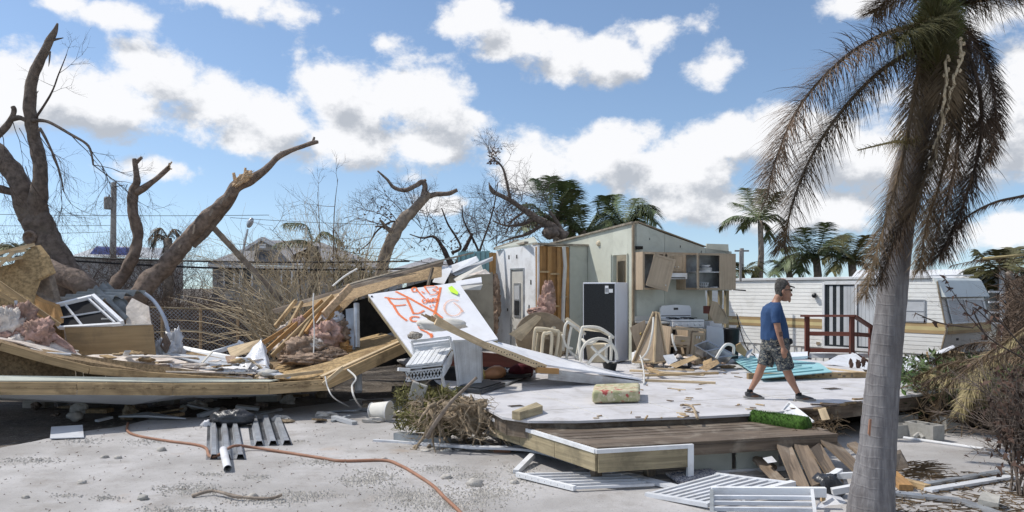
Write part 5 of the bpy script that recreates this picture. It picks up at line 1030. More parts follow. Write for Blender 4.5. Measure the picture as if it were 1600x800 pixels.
MB().tube([t[0] for t in smooth([(onf(1090, 654) + V((0, 0, .0)), 1), (onf(1082, 642) + V((0, 0, .05)), 1), (onf(1070, 636) + V((0, 0, .03)), 1), (onf(1064, 638) + V((0, 0, .04)), 1)], 4)], .018, 5).build('stick', 'roots', label='bent pale stick on the floor edge near deck', cat='stick')
# teal sheet with beam at the far edge of the floor
ts = T('teal_roof_sheet', 'teal metal roof sheet on timber beam lying behind the walking man', 'roofing sheet', tuple(onf(1230, 590)))
tz = V((0, 0, .13)); t4 = [onf(1145, 562, .6), onf(1190, 592, .60), G(1300, 582, .66), G(1280, 568, .64), G(1160, 555, .62)]
MB().slab(t4, V((0, 0, .015))).build('metal_sheet', 'teal', ts)
for k in range(9): a = t4[0].lerp(t4[1], .08 + k * .105); b2 = t4[4].lerp(t4[2], .08 + k * .105); MB().beam(a + V((0, 0, .022)), b2 + V((0, 0, .022)), .03, .02).build('rib', 'teal', ts)
MB().beam(G(1168, 592, FZ) + V((0, 0, .05)), G(1356, 590, FZ) + V((0, 0, .05)), .09, .10).build('beam', 'lumber', ts)
for k in range(16): q_ = G(1172, 592, FZ).lerp(G(1352, 590, FZ), rr(0, 1)); MB().box(q_ + V((0, -.047, rr(.03, .08))), (rr(.03, .06), .006, rr(.02, .04))).build('knot', 'deck_wood', ts)
board('thin tan batten along the back of the teal sheet', G(1270, 573, .60), G(1356, 583, .60), .07, .03, 'lumber_pale')
sheet('white flat board lying on the teal sheet', [(1180, 557, 16.2), (1262, 553, 16.2), (1262, 560, 15.8), (1188, 565, 15.8)], 'white_metal', V((0, 0, .05)))
board('orange wood offcut under the teal sheet beam', onf(1240, 591.5) + V((0, 0, .01)), onf(1254, 592.5) + V((0, 0, .01)), .1, .02, 'hose')
sheet('bent white corrugated sheet before the trailer porch', [(1288, 568, 16.6), (1310, 556, 17), (1338, 553, 17), (1357, 568, 16.6), (1356, 578, 16.2)], 'white_metal', V((0, .03, .01)), 'roofing sheet', 'metal_sheet')
for k, (px, py) in enumerate([(1330, 568), (1341, 570), (1349, 566)]): MB().lump(P(px, py, 16.1), (.05, .03, .09), k, .6, 2.5, 6).build('leaf_clump', 'dead_leaf', label='dark dead leaf clump against the bent white sheet', cat='leaves', group='leaf clumps by the white sheet')
MB().slab([P(1160, 555, 17.5), P(1176, 546, 17.5), P(1170, 560, 17.2)], V((0, .03, .02))).build('tarp_scrap', 'window_blind', label='pale torn scrap left of teal sheet', cat='scrap')
# ------------------------------------------------------------------ foreground: fences, planks, hose, sheets, roots
def railpanel(label, q, n, par_axis, w=.035, h_=.03, rails=(0, 1), mt='white_metal', frame_w=.06):
    """fence panel from four corners (a,b top side; d,c bottom side); slats run a->d"""
    t_ = T('picket_fence', label, 'fence panel', tuple(q[3])); nn = (q[1] - q[0]).cross(q[3] - q[0]).normalized(); nn = nn if nn.z > 0 else -nn
    MB().beam(q[0], q[1], frame_w, .04, nn).build('rail', mt, t_); MB().beam(q[3], q[2], frame_w, .04, nn).build('rail', mt, t_)
    for k in range(n):
        f = (k + .5) / n; MB().beam(q[0].lerp(q[1], f) + nn * .003, q[3].lerp(q[2], f) + nn * .003, w, h_, nn).build('slat', mt, t_)
    return t_
z = V((0, 0, .06))
# railing under the deck corner: long slats running right
pa = T('slatted_railing', 'white slatted railing lying flat before the deck corner', 'fence panel', tuple(G(880, 755)))
p0, p1, p2, p3 = G(808, 741, .06), G(898, 763, .05), G(1022, 757, .05), G(960, 738, .05)
MB().beam(p0, p1, .05, .05).build('rail', 'white_paint', pa)
for k in range(6): f = k / 5; MB().beam(p0.lerp(p1, f * .96 + .02), p3.lerp(p2, f), .035, .025).build('slat', 'white_metal', pa)
for k in range(9): q_ = p0.lerp(p1, (k + .5) / 9); MB().box(q_ + V((0, -.027, .0)), (.016, .006, .016)).build('screw', 'dark_metal', pa)
MB().beam(G(958, 737, .05), G(1070, 765, .04), .12, .035).build('white_board', 'white_metal', label='long white metal board slanting under the deck front', cat='board')
MB().beam(G(806, 738, .03), G(832, 712, .10), .07, .06).build('white_post', 'white_paint', label='short white post leaning at the deck side', cat='post')
# long bowed trims
for lab, pts, w in (('long bowed white vinyl trim lying along the deck side', [(584, 691), (640, 694), (735, 707), (830, 712), (905, 727)], .12), ('second white vinyl trim nested beside the bowed one', [(660, 698), (735, 703), (830, 706), (880, 716), (925, 732)], .09)):
    pp = [t[0] for t in smooth([(G(px, py) + V((0, 0, .04 + .05 * (k in (2, 3)))), 1) for k, (px, py) in enumerate(pts)], 5)]; mb = MB()
    for k, p in enumerate(pp):
        d_ = (pp[min(k + 1, len(pp) - 1)] - pp[max(k - 1, 0)]).normalized(); s_ = V((-d_.y, d_.x, 0))
        ww = w * (.35 + .65 * min(1, k / 5)); mb.v += [p - s_ * ww / 2 - V((0, 0, .03)), p - s_ * ww / 2, p - s_ * ww * .1 + V((0, 0, .004)), p, p + s_ * ww / 2, p + s_ * ww / 2 - V((0, 0, .03))]
    for k in range(len(pp) - 1):
        for j in range(5): a = 6 * k + j; mb.face((a, a + 6, a + 7, a + 1), [(0, 0), (.1, 0), (.1, .1), (0, .1)])
    mb.build('vinyl_trim', 'white_metal', label=lab, cat='trim')
# big picket panel and gate at the bottom
q = [G(1118, 742, .10), G(1240, 757, .14), G(1108, 789, .06), G(1010, 772, .03)]
pb2 = railpanel('white picket fence panel lying flat behind the gate at bottom', q, 8, 0, .04, .035)
MB().beam(q[1], q[1].lerp(q[2], .62), .07, .08).build('end_post', 'white_paint', pb2)
gt = T('white_gate', 'white metal gate with long bars lying nearest the camera', 'gate', tuple(G(1200, 795)))
g0, g1 = G(1112, 768, .16), G(1290, 769, .17); g3, g2 = G(1112, 810, .06), G(1288, 812, .06)
MB().beam(g0, g1, .06, .09).build('top_bar', 'white_paint', gt)
for k in range(4): f = .22 + k * .22; MB().beam(g0.lerp(g3, f) + V((.01, 0, 0)), g1.lerp(g2, f) + V((-.12, 0, 0)), .035, .035).build('bar', 'white_metal', gt)
MB().beam(g0, g3, .035, .06).build('end_post', 'grey_sheet', gt); MB().beam(g1.lerp(g0, .12) + V((0, 0, .03)), g2.lerp(g3, .08) + V((0, 0, .03)), .03, .03).build('cross_bar', 'white_paint', gt)
MB().slab([P(1284, 766, 7.95), P(1291, 764, 8.0), P(1290, 782, 7.9), P(1284, 784, 7.85)], V((0, .04, .0))).build('rusty_end', 'cardboard', gt)
sheet('white triangular sheet metal beside the palm trunk base', [(1290, 772, 8.1), (1300, 764, 8.3), (1336, 800, 7.8), (1340, 812, 7.7), (1270, 812, 7.6), (1278, 790, 7.8)], 'white_panel', V((0, .01, .012)), 'metal sheet', 'metal_sheet')
for lab, a, b2, w in (('white angled rail over black cloth left of the palm trunk', (1282, 757), (1312, 736), .07), ('white crossing rail touching the palm trunk', (1285, 745), (1340, 742), .06), ('lower white rail running behind the palm trunk', (1300, 768), (1345, 760), .08)):
    board(lab, G(*a, .12), G(*b2, .18), w, .06, 'white_paint', 'rail', 'fence_rail')
MB().lump(G(1292, 762, .1), (.16, .12, .14), 3, .35, 1.6, 10).build('black_cloth', 'black_bag', smooth_=True, label='crumpled black bag by the ends of the brown planks', cat='bag')
# brown planks piled
planks = [((1175, 716), (1186, 708), (1236, 756), (1218, 760)), ((1210, 694), (1232, 686), (1268, 768), (1240, 768)), ((1232, 686), (1252, 680), (1292, 762), (1268, 770)), ((1265, 702), (1282, 690), (1320, 752), (1298, 756)), ((1280, 692), (1300, 684), (1352, 736), (1340, 746)), ((1322, 702), (1338, 698), (1372, 728), (1360, 736)), ((1170, 708), (1180, 704), (1215, 728), (1205, 732))]
labs = ['brown plank with white paint smear at the left of the pile', 'second brown plank from the left in the leaning pile', 'longest brown plank in the middle of the pile', 'fourth brown plank, right of the longest one', 'brown plank sloping right toward the palm trunk', 'short brown plank tucked against the palm trunk', 'splintered thin plank lying under the pile at left']
for k, (pl, lb) in enumerate(zip(planks, labs)):
    dd = [8.95 + .06 * k, 9.0 + .06 * k, 8.45, 8.45]; zz = [.36 - .02 * (k in (0, 5, 6)) * 8, .36 - .02 * (k in (0, 5, 6)) * 8, .10, .08]
    pts = [G(px, py, zq) for (px, py), zq in zip(pl, zz)]; lift_ = V((0, 0, (k % 3) * .035))
    pts = [pts[0].lerp(pts[1], .07) + lift_, pts[1].lerp(pts[0], .07) + lift_, pts[2].lerp(pts[3], .07) + lift_, pts[3].lerp(pts[2], .07) + lift_]
    o_ = MB().slab(pts, V((0, 0, -.035))).build('brown_plank', 'plank_brown', label=lb, cat='plank', bevel=.004)
    if k == 0: MB().slab([G(1192, 716, .25), G(1206, 713, .25), G(1214, 722, .22), G(1200, 724, .22)], V((0, 0, .004))).build('paint_smear', 'white_paint', o_)
MB().slab([G(1040, 742, .05), G(1110, 736, .08), G(1130, 746, .05), G(1062, 757, .03)], V((0, 0, .03))).build('patterned_rug', 'rug', label='crumpled blue and white patterned rug under the deck', cat='rug')
sheet('torn white paper sheet under the deck edge', [(1135, 738, 9.2), (1180, 735, 9.3), (1196, 744, 9.1), (1150, 744, 9.1)], 'insul_white', V((0, 0, .01)), 'paper', 'paper_sheet')
# turf roll, white cone shade, palm fibre
tr = T('turf_roll', 'roll of bright green artificial turf lying on the deck edge', 'turf roll', tuple(G(1220, 670, .38)))
a, b2 = G(1178, 668, .36) + V((0, .05, .11)), G(1262, 680, .36) + V((0, .0, .11)); pp = [a.lerp(b2, k / 10) for k in range(11)]
MB().tube(pp, [.105 + .012 * noise.noise(p * 4) for p in pp], 16, wob=.12).build('roll', 'turf', tr, True)
mb = MB()
for k in range(2600):
    f = rr(0, 1); an = rr(-.5, 3.6); c = a.lerp(b2, f); x_, y_, z_ = frame(b2 - a); r_ = .10; d_ = (y_ * math.cos(an) + z_ * math.sin(an)); p = c + d_ * r_; t2 = jit(d_ * .022, .010); s_ = x_ * .004
    mb.poly([p - s_, p + s_, p + t2], [(0, 0), (1, 0), (0, 1)])
mb.build('grass_blades', 'turf', tr, kind='stuff')
ls = T('white_cone_shade', 'white ribbed triangular plastic piece standing on the floor edge', 'plastic piece', tuple(G(1240, 655, .54)))
MB().slab([P(1234, 629, 10.9), P(1271, 659, 10.2), P(1218, 655, 10.3), P(1215, 648, 10.4)], V((.0, .03, .0))).build('sheet', 'white_paint', ls)
for a, b2 in (((1232, 630, 10.85), (1215, 650, 10.36)), ((1233, 629, 10.86), (1271, 659, 10.17)), ((1222, 641, 10.55), (1256, 658, 10.24))): MB().beam(P(*a), P(*b2), .02, .025).build('rib', 'white_paint', ls)
mb = MB()
for k in range(170): p = G(rr(1240, 1310), rr(652, 684), .36); d_ = V((rr(-1, 1), rr(-.6, .6), rr(-.1, .35))) * rr(.12, .35); mb.tube([p + V((0, 0, .03)), p + d_ * .5 + V((0, 0, .06)), p + d_], [.006, .005, .002], 3, False)
mb.build('palm_fibre', 'palm_dry', label='tangle of dry brown palm fibre beside the green turf', cat='palm fibre', kind='stuff')
sheet('thin plywood offcut with holes by the palm fibre', [(1278, 640, 10.4), (1290, 637, 10.4), (1297, 655, 10.3), (1284, 657, 10.3)], 'lumber_pale', V((.01, .03, 0)), 'offcut', 'plywood_offcut')
# rim debris along the floor's right front edge
for k in range(16): p = G(1250 + k * 7, 640 - k * 1.1, .52); X_, Y_, Z_ = frame(V((1, rr(-.1, .8), rr(-.1, .1)))); MB().box(p + V((0, -.05, rr(-.02, .03))), (rr(.2, .5), .05, .025), X_, Y_, Z_).build('rotten_strip', R_.choice(['deck_wood', 'bark', 'osb']), label='rotten dark wood strip along the right floor edge', cat='wood strip', group='rotten strips along the floor edge')
# right: cinder blocks
def cinder(label, c, rot, s=1.0):
    s *= 1.15
    t_ = T('cinder_block', label, 'cinder block', tuple(c)); X_ = V((math.cos(rot), math.sin(rot), 0)); Y_ = V((-math.sin(rot), math.cos(rot), 0)); L_, W_, H_ = .40 * s, .20 * s, .20 * s
    for y in (-1, 1): MB().box(c + Y_ * y * (W_ / 2 - .018) + V((0, 0, H_ / 2)), (L_, .036, H_), X_, Y_).build('face_shell', 'concrete_block', t_)
    for x in (-1, 0, 1): MB().box(c + X_ * x * (L_ / 2 - .019) + V((0, 0, H_ / 2)), (.036, W_ - .073, H_), X_, Y_).build('web', 'concrete_block', t_)
cinder('cinder block farthest right on the sand, seen end on', G(1490, 676) + V((0, .1, .012)), .45, 1.05)
cinder('cinder block with open cores in the middle of the row', G(1450, 690) + V((0, .1, .012)), -1.15)
cinder('cinder block behind the open one under the floor edge', G(1420, 676) + V((0, .25, .012)), .35)
cinder('small cinder block half hidden by the palm trunk', G(1404, 686) + V((0, .1, .012)), .1, .8)
MB().tube([G(1412, 684, .03), G(1540, 702, .03)], .022, 8).build('pvc_pipe', 'white_paint', label='long thin white pipe on the sand before the cinder blocks', cat='pipe')
MB().tube([t[0] for t in smooth([(G(1428, 684, .05), 1), (G(1436, 678, .1), 1), (G(1443, 684, .06), 1)], 4)], .03, 6).build('bent_pipe', 'concrete_block', label='bent grey pipe elbow at the open cinder block', cat='pipe')
for lab, a, b2, w, mt in (('grey aluminium track lying on the sand at right', (1445, 757), (1566, 736), .07, 'galv'), ('white aluminium strip in front of the grey track', (1450, 766), (1580, 745), .10, 'white_metal'), ('wide perforated metal rail running right from the palm base', (1392, 770), (1500, 782), .12, 'galv'), ('lower perforated metal rail bending toward the corner', (1500, 782), (1570, 806), .10, 'galv')):
    board(lab, G(*a, .04), G(*b2, .035), w, .03, mt, 'metal rail', 'metal_rail')
board('short split timber on the sand right of the palm', G(1412, 752, .04), G(1450, 762, .04), .09, .06, 'lumber', 'timber', 'timber_offcut')
board('brown timber offcut tight against the palm trunk', G(1392, 740, .06), G(1416, 762, .05), .14, .06, 'lumber_orange', 'timber', 'timber_offcut')
MB().slab([P(1394, 712, 8.9), P(1408, 708, 9.0), P(1420, 730, 8.9), P(1402, 736, 8.8)], V((.02, .06, .03))).build('broken_board', 'plank_brown', label='broken upright board end right of the palm trunk', cat='board')
MB().slab([G(1528, 788, .05), G(1536, 775, .07), G(1563, 782, .08), G(1560, 795, .04)], V((0, 0, .05))).build('concrete_chunk', 'concrete_block', label='pale flat broken concrete chunk by the bare shrub', cat='concrete chunk')
mb = MB()
for k in range(420): p = G(rr(1385, 1600), rr(735, 812), .02); an = rr(0, 6.3); d_ = V((math.cos(an), math.sin(an), rr(-.05, .25))) * rr(.05, .22); mb.tube([p, p + d_ * .6, p + d_], [.006, .005, .003], 3, False)
for k in range(140): p = G(rr(1390, 1460), rr(722, 748), .03); d_ = V((rr(.2, 1), rr(-.3, .3), rr(-.05, .15))) * rr(.15, .4); mb.tube([p, p + d_], [.006, .003], 3, False)
mb.build('leaf_litter', 'palm_dry', kind='stuff', label='scattered dry twigs and palm litter on the sand at right', cat='litter')
# left concrete: corrugated sheets, bag, tube, hose, branch
def trap_sheet(label, c00, c10, c01, ribs, mt='galv'):
    a, u_, w_ = c00, c10 - c00, c01 - c00; mb = MB(); prof = []
    for k in range(ribs):
        for f, hh in ((0, 0), (.28, 0), (.42, 1), (.78, 1), (.92, 0)): prof.append(((k + f) / ribs, hh))
    prof.append((1, 0)); H_ = .07
    for off in (0, -.006):
        for s_, hh in prof: mb.v += [a + u_ * s_ + V((0, 0, H_ * hh + off + .012)), a + u_ * s_ + w_ + V((0, 0, H_ * hh + off + .012))]
    n_ = len(prof)
    for o_ in (0, 2 * n_):
        for k in range(n_ - 1): i = o_ + 2 * k; mb.face((i, i + 2, i + 3, i + 1), [(0, 0), (.1, 0), (.1, 1), (0, 1)])
    return mb.build('roofing_sheet', mt, label=label, cat='roofing sheet')
trap_sheet('ribbed grey metal sheet lying on concrete with the black bag', G(322, 720), G(384, 720), G(324, 662), 3)
trap_sheet('second ribbed grey metal sheet set back to the right of bag', G(392, 699), G(457, 697), G(386, 656), 3)
MB().lump(G(362, 668) + V((0, .05, .14)), (.34, .17, .135), 4, .18, 2.2, 18).build('black_bag', 'black_bag', smooth_=True, label='full black plastic bag lying on the ribbed metal sheet', cat='bag')
MB().lump(G(324, 662, .05), (.08, .06, .05), 7, .5, 2, 7).build('plastic_scrap', 'plastic_film', smooth_=True, label='small white plastic scrap left of black bag', cat='scrap')
MB().tube([G(349, 703, .10), G(356, 733, .05)], .048, 14, False).build('white_tube', 'white_paint', smooth_=True, label='short white tube leaning on the ribbed metal sheet', cat='tube')
hp_ = [(200, 664, .03), (199, 676, .03), (215, 684, .03), (260, 692, .03), (305, 698, .03), (322, 704, .03), (327, 716, .03), (340, 718, .05), (365, 709, .10), (395, 705, .05), (450, 711, .03), (500, 719, .03), (535, 724, .03), (600, 723, .03), (625, 731, .03), (645, 742, .03), (675, 762, .03), (695, 782, .03), (716, 802, .03), (730, 818, .03)]
MB().tube([t[0] for t in smooth([(G(x, y) + V((0, 0, zz)), 1) for x, y, zz in hp_], 6)], .019, 8).build('orange_hose', 'hose', smooth_=True, label='long faded orange hose snaking across the concrete', cat='hose')
MB().tube([t[0] for t in smooth([(G(300, 775, .03), 1), (G(332, 767, .06), 1), (G(370, 776, .05), 1), (G(420, 779, .03), 1), (G(441, 773, .06), 1)], 4)], [.018] * 9 + [.014] * 8, 7, wob=.5).build('fallen_branch', 'bark_pale', smooth_=True, label='thin fallen branch lying on gravel in the foreground', cat='branch')
MB().slab([G(78, 686, .03), G(131, 684, .03), G(129, 665, .10), G(80, 668, .10)], V((0, 0, .012))).build('white_sheet', 'white_metal', label='small square white metal sheet at the edge of shade', cat='metal sheet')
sheet('curved pale siding strip lying in the shade before roof', [(185, 652, 13.0), (230, 645, 13.2), (290, 655, 12.9), (230, 651, 12.9)], 'window_blind', V((0, 0, .02)))
sheet('pale strip lying flat near the black bag', [(400, 646, 13.6), (440, 639, 13.9), (442, 641, 13.9), (404, 649, 13.5)], 'galv', V((0, 0, .02)))
# lampshade and root ball
la = T('lamp_shade', 'off white lamp shade lying on its side on the concrete', 'lamp shade', tuple(G(592, 662)))
ax = V((.95, -.28, -.05)).normalized(); X_, Y_, Z_ = frame(ax); lc = G(592, 660) + V((0, .12, .17))
MB().lathe([(.17, -.16), (.11, .16), (.105, .16), (.165, -.155)], lc, 24, Y_, Z_, -X_).build('shade', 'shade_cloth', la, True)
for xx, r_ in ((-.16, .172), (.16, .113)): MB().tube([lc - X_ * xx + (Y_ * math.cos(a * .3307) + Z_ * math.sin(a * .3307)) * r_ for a in range(20)], .008, 5).build('rim_wire', 'white_paint', la)
MB().lump(G(615, 655) + V((0, .1, .06)), (.14, .1, .06), 5, .5, 2, 8).build('cloth_scrap', 'insul_white', smooth_=True, label='white rumpled cloth scrap beside lamp shade', cat='cloth')
rb = T('root_ball', 'tangled uprooted brown root ball against the deck corner', 'roots', tuple(G(700, 670)))
MB().lump(P(735, 652, 10.9), (.30, .22, .20), 2, .5, 2.4, 20, ridge=.4).build('soil_core', 'roots', rb, True)
MB().lump(P(690, 655, 11.1), (.40, .25, .20), 5, .5, 2.4, 20, ridge=.4).build('soil_core', 'weeds', rb, True)
def wig(p, d_, L, r0, n=5, curl=.5):
    pts = [(V(p), r0)]; d_ = V(d_).normalized(); q_ = V(p)
    for k in range(n): d_ = (d_ + V((rr(-1, 1), rr(-1, 1), rr(-1, 1))) * curl).normalized(); q_ = q_ + d_ * L / n; pts.append((V((q_.x, q_.y, max(q_.z, .02))), r0 * (1 - .8 * (k + 1) / n)))
    return smooth(pts, 3)
for k in range(42):
    p = P(rr(670, 768), rr(624, 664), rr(10.6, 10.95)); s_ = wig(p, (rr(-1, .8), rr(-.7, .1), rr(-.8, .1)), rr(.3, .75), rr(.014, .045)); MB().tube([t[0] for t in s_], [t[1] for t in s_], 6, wob=.3).build('root', 'roots', rb, True)
mb = MB()
for k in range(420):
    p = P(rr(640, 772), rr(622, 686), rr(10.45, 11.0)); s_ = wig(p, (rr(-1, 1), rr(-1, .2), rr(-.8, .7)), rr(.08, .3), .006, 3, .6); mb.tube([t[0] for t in s_[::2]], [t[1] for t in s_[::2]], 3, False)
mb.build('rootlets', 'roots', rb, kind='stuff')
mb = MB()
for k in range(1500):
    p = P(rr(618, 720), rr(606, 672), rr(10.9, 11.5)); d_ = V((rr(-1, 1), rr(-1, .5), rr(-.6, 1))).normalized() * rr(.05, .14); s_ = d_.cross(V((rr(-1, 1), rr(-1, 1), rr(-1, 1)))).normalized() * rr(.006, .014); mb.poly([p - s_, p + s_, p + d_ + s_ * .3, p + d_ - s_ * .3])
mb.build('dry_weeds', 'weeds', kind='stuff', label='dry olive weeds matted around the root ball', cat='weeds')
for lab, pts, r_ in (('long dark branch slanting across the root ball', [(667, 684, 10.4), (680, 662, 10.38), (705, 628, 10.36), (745, 590, 10.5)], .035), ('thin branch reaching left over the weeds', [(622, 624, 12.0), (650, 610, 12.1), (680, 588, 12.3)], .02), ('short branch crossing before the wicker chair', [(636, 590, 12.3), (656, 602, 12.0), (672, 620, 11.8)], .018)):
    s_ = smooth([(P(*p), r_ * (1 - .15 * k)) for k, p in enumerate(pts)], 5); MB().tube([t[0] for t in s_], [t[1] for t in s_], 7, wob=.4).build('branch', 'bark_pale', smooth_=True, label=lab, cat='branch')
o_ = MB().box(P(653, 613, 11.0), (.22, .06, .26), V((.93, -.2, -.28)).normalized(), V((.2, .98, 0)).normalized(), V((.28, -.05, .95)).normalized()).build('grey_box', 'concrete_block', label='tilted small grey plastic box in the weeds', cat='box', bevel=.015)
MB().lump(G(643, 655) + V((0, .6, .2)), (.10, .08, .07), 3, .5, 2, 7).build('red_cloth', 'burgundy', smooth_=True, label='dark red cloth scrap caught in weeds', cat='cloth')
MB().beam(G(620, 682, .07), G(700, 690, .07), .16, .12).build('grey_timber', 'grey_sheet', label='grey weathered timber lying before the root ball', cat='timber')
MB().tube([G(772, 703, .04), G(798, 703, .045)], .045, 10).build('red_brick_tube', 'hose', label='small reddish clay piece on the ground by the deck', cat='clay piece')
for k in range(40): p = G(rr(625, 800), rr(676, 706), .02); MB().lump(p, (rr(.03, .09), rr(.03, .07), rr(.015, .04)), k, .4, 2, 6).build('soil_clod', R_.choice(['roots', 'rock', 'concrete_block']), smooth_=True, label='clod of dry soil lying between the root ball and deck', cat='clod', group='clods by the root ball')
sheet('white metal corner flashing under root ball at deck', [(747, 656, 11.0), (756, 648, 11.2), (768, 672, 10.6), (752, 664, 10.8)], 'galv', V((.0, .04, 0)), 'flashing', 'flashing')
for k, (px, py, s_) in enumerate([(119, 655, .13), (224, 782, .06), (163, 717, .05), (184, 718, .05), (252, 706, .06), (697, 749, .06), (742, 760, .09), (803, 757, .05), (600, 719, .04), (40, 780, .04), (128, 757, .05), (395, 779, .05)]):
    MB().lump(G(px, py) + V((0, 0, s_ * .4)), (s_, s_ * .8, s_ * .6), k, .3, 1.6, 7).build('loose_stone', 'rock' if k != 1 else 'concrete_block', smooth_=True, label='loose stone lying on the concrete', cat='stone', group='loose stones on the concrete')
# gravel strewn in drifts
mb = MB(); drifts = [(300, 765, 60, 10), (420, 782, 70, 8), (480, 774, 60, 7), (590, 745, 40, 14), (640, 775, 60, 16), (700, 790, 70, 12), (760, 770, 60, 16), (690, 733, 50, 7), (735, 745, 50, 7), (330, 742, 25, 3), (400, 746, 25, 5), (560, 752, 40, 8), (810, 735, 30, 8), (820, 750, 30, 6), (500, 722, 40, 6), (280, 800, 60, 8), (470, 690, 12, 2), (170, 778, 25, 4), (105, 775, 20, 3), (130, 690, 40, 6), (50, 720, 50, 6), (230, 690, 40, 6)]
for (cx, cy, sx_, sy_) in drifts:
    for k in range(int(sx_ * sy_ * 1.1) + 30):
        px, py = R_.gauss(cx, sx_ * .5), R_.gauss(cy, sy_ * .5)
        if py < 655: continue
        p = G(px, py, .012); s_ = abs(R_.gauss(.006, .005)) + .003; i = len(mb.v); an = rr(0, 6)
        mb.v += [p + V((math.cos(an + t) * s_ * rr(.7, 1.3), math.sin(an + t) * s_ * rr(.7, 1.3), 0)) for t in (0, 1.57, 3.14, 4.7)] + [p + V((0, 0, s_ * rr(.6, 1.2)))]
        for j in range(4): mb.face((i + j, i + (j + 1) % 4, i + 4), [(0, 0)] * 3)
mb.build('gravel', 'rock', kind='stuff', label='pale gravel strewn in drifts over the concrete', cat='gravel')
mb = MB()
for k in range(420):
    p = G(rr(-20, 780), 660 + 150 * R_.random() ** 1.3, .014); an = rr(0, 6.3); d_ = V((math.cos(an), math.sin(an), rr(0, .2))) * rr(.008, .035); s_ = V((-d_.y, d_.x, 0)).normalized() * rr(.003, .009); mb.poly([p - s_, p + s_, p + d_ + s_ * .4 + V((0, 0, .01)), p + d_ - s_ * .4])
mb.build('leaf_scraps', 'litter', kind='stuff', label='small dry leaf scraps scattered over the concrete', cat='litter')
for k in range(60):                                        # rubble in the shade under the roof edge
    p = G(rr(-20, 640), rr(622, 668)); p = V((p.x, p.y + .3, .0)); X_, Y_, Z_ = frame(V((rr(-1, 1), rr(-1, 1), rr(-.15, .15))))
    if R_.random() < .5: MB().box(p + V((0, 0, .05)), (rr(.15, .6), rr(.05, .2), rr(.02, .07)), X_, Y_, Z_).build('shade_scrap', R_.choice(['osb', 'galv', 'window_blind', 'deck_wood', 'grey_sheet']), label='board scrap lying in the shade under the roof edge', cat='scrap', group='scraps under the roof edge')
    else: MB().lump(p + V((0, 0, .04)), (rr(.06, .18), rr(.05, .12), rr(.03, .1)), k, .45, 1.8, 6).build('shade_clod', R_.choice(['bark', 'rock', 'roots']), label='dirt clod lying in the shade under the roof edge', cat='clod', group='clods under the roof edge')
# ------------------------------------------------------------------ trees
WS = [1.0]
def limb(par, name, pts, mt, n=12, wob=.22, sub=6):
    """pts: (px, py, distance, half width in px)"""
    s_ = smooth([(P(x, y, d_), w * WS[0] / FPX * d_) for x, y, d_, w in pts], sub)
    s_ = [(p + V((noise.noise(p * 2.2), noise.noise(p * 2.2 + V((9, 0, 0))), noise.noise(p * 2.2 + V((0, 9, 0))))) * r * .35, r) for p, r in s_]
    return MB().tube([t[0] for t in s_], [t[1] for t in s_], n, wob=wob).build(name, mt, par, True)
def twig(mb, p, d_, L, r, depth, spread=.55, grav=0.0, sides=3):
    segs = 4 if depth > 0 else 3; pts = [V(p)]; rs = [r]; q_ = V(p); d_ = V(d_).normalized()
    for k in range(segs):
        d_ = (d_ + V((rr(-1, 1), rr(-1, 1), rr(-1, 1))) * .22 + V((0, 0, grav))).normalized(); q_ = q_ + d_ * L / segs; pts.append(q_.copy()); rs.append(r * (1 - .6 * (k + 1) / segs))
        if depth > 0 and k >= 1:
            for _ in range(2 if R_.random() < .45 else 1):
                nd = (d_ + V((rr(-1, 1), rr(-1, 1), rr(-1, 1))).normalized() * spread * 1.5).normalized(); twig(mb, q_, nd, L * rr(.45, .75), r * .55, depth - 1, spread, grav, 3)
    mb.tube(pts, rs, sides if r < .03 else 6, False)
def twigs(par, spots, mt='twig', name='twigs'):
    mb = MB()
    for (x, y, d_, dx, dz, L, r, dep, *g_) in spots: twig(mb, P(x, y, d_), V((dx, rr(-.3, .3), dz)), L, r, dep, .55, g_[0] if g_ else 0)
    return mb.build(name, mt, par, kind='stuff')
WS[0] = 0.86; t1 = T('bare_tree', 'tall forked bare tree with twisted branch at the far left', 'tree', tuple(P(105, 560, 16.5)))
limb(t1, 'trunk', [(150, 560, 16.5, 40), (112, 450, 16.5, 33), (85, 400, 16.5, 27), (62, 355, 16.5, 26), (50, 330, 16.5, 24)], 'bark', 14)
limb(t1, 'branch', [(58, 345, 16.5, 20), (62, 300, 16.4, 15), (62, 260, 16.4, 12), (56, 225, 16.4, 11.5), (48, 190, 16.4, 11), (46, 150, 16.4, 10), (56, 110, 16.4, 8.5), (72, 75, 16.4, 7.5), (82, 55, 16.4, 6), (90, 36, 16.4, 1.5)], 'bark', 12)
limb(t1, 'branch', [(52, 335, 16.5, 22), (35, 300, 16.5, 19), (15, 262, 16.5, 17), (-10, 235, 16.5, 15), (-60, 200, 16.5, 12)], 'bark', 12)
limb(t1, 'branch', [(22, 300, 16.5, 7), (5, 296, 16.4, 7), (-20, 292, 16.3, 6)], 'bark', 8)
limb(t1, 'branch', [(-20, 225, 16.3, 8), (5, 205, 16.3, 6.5), (18, 186, 16.3, 5), (22, 172, 16.3, 5), (20, 166, 16.3, 4)], 'bark', 8); limb(t1, 'branch', [(16, 187, 16.3, 5), (30, 184, 16.3, 5), (40, 189, 16.3, 3)], 'bark', 6)
limb(t1, 'branch', [(50, 188, 16.3, 4), (75, 190, 16.2, 3), (110, 210, 16.1, 2.6), (138, 228, 16, 2.2), (146, 258, 16, 1.6)], 'bark', 6)
limb(t1, 'branch', [(55, 185, 16.3, 2.5), (78, 150, 16.3, 1.8), (92, 115, 16.3, 1.2), (104, 85, 16.3, .8)], 'twig', 5)
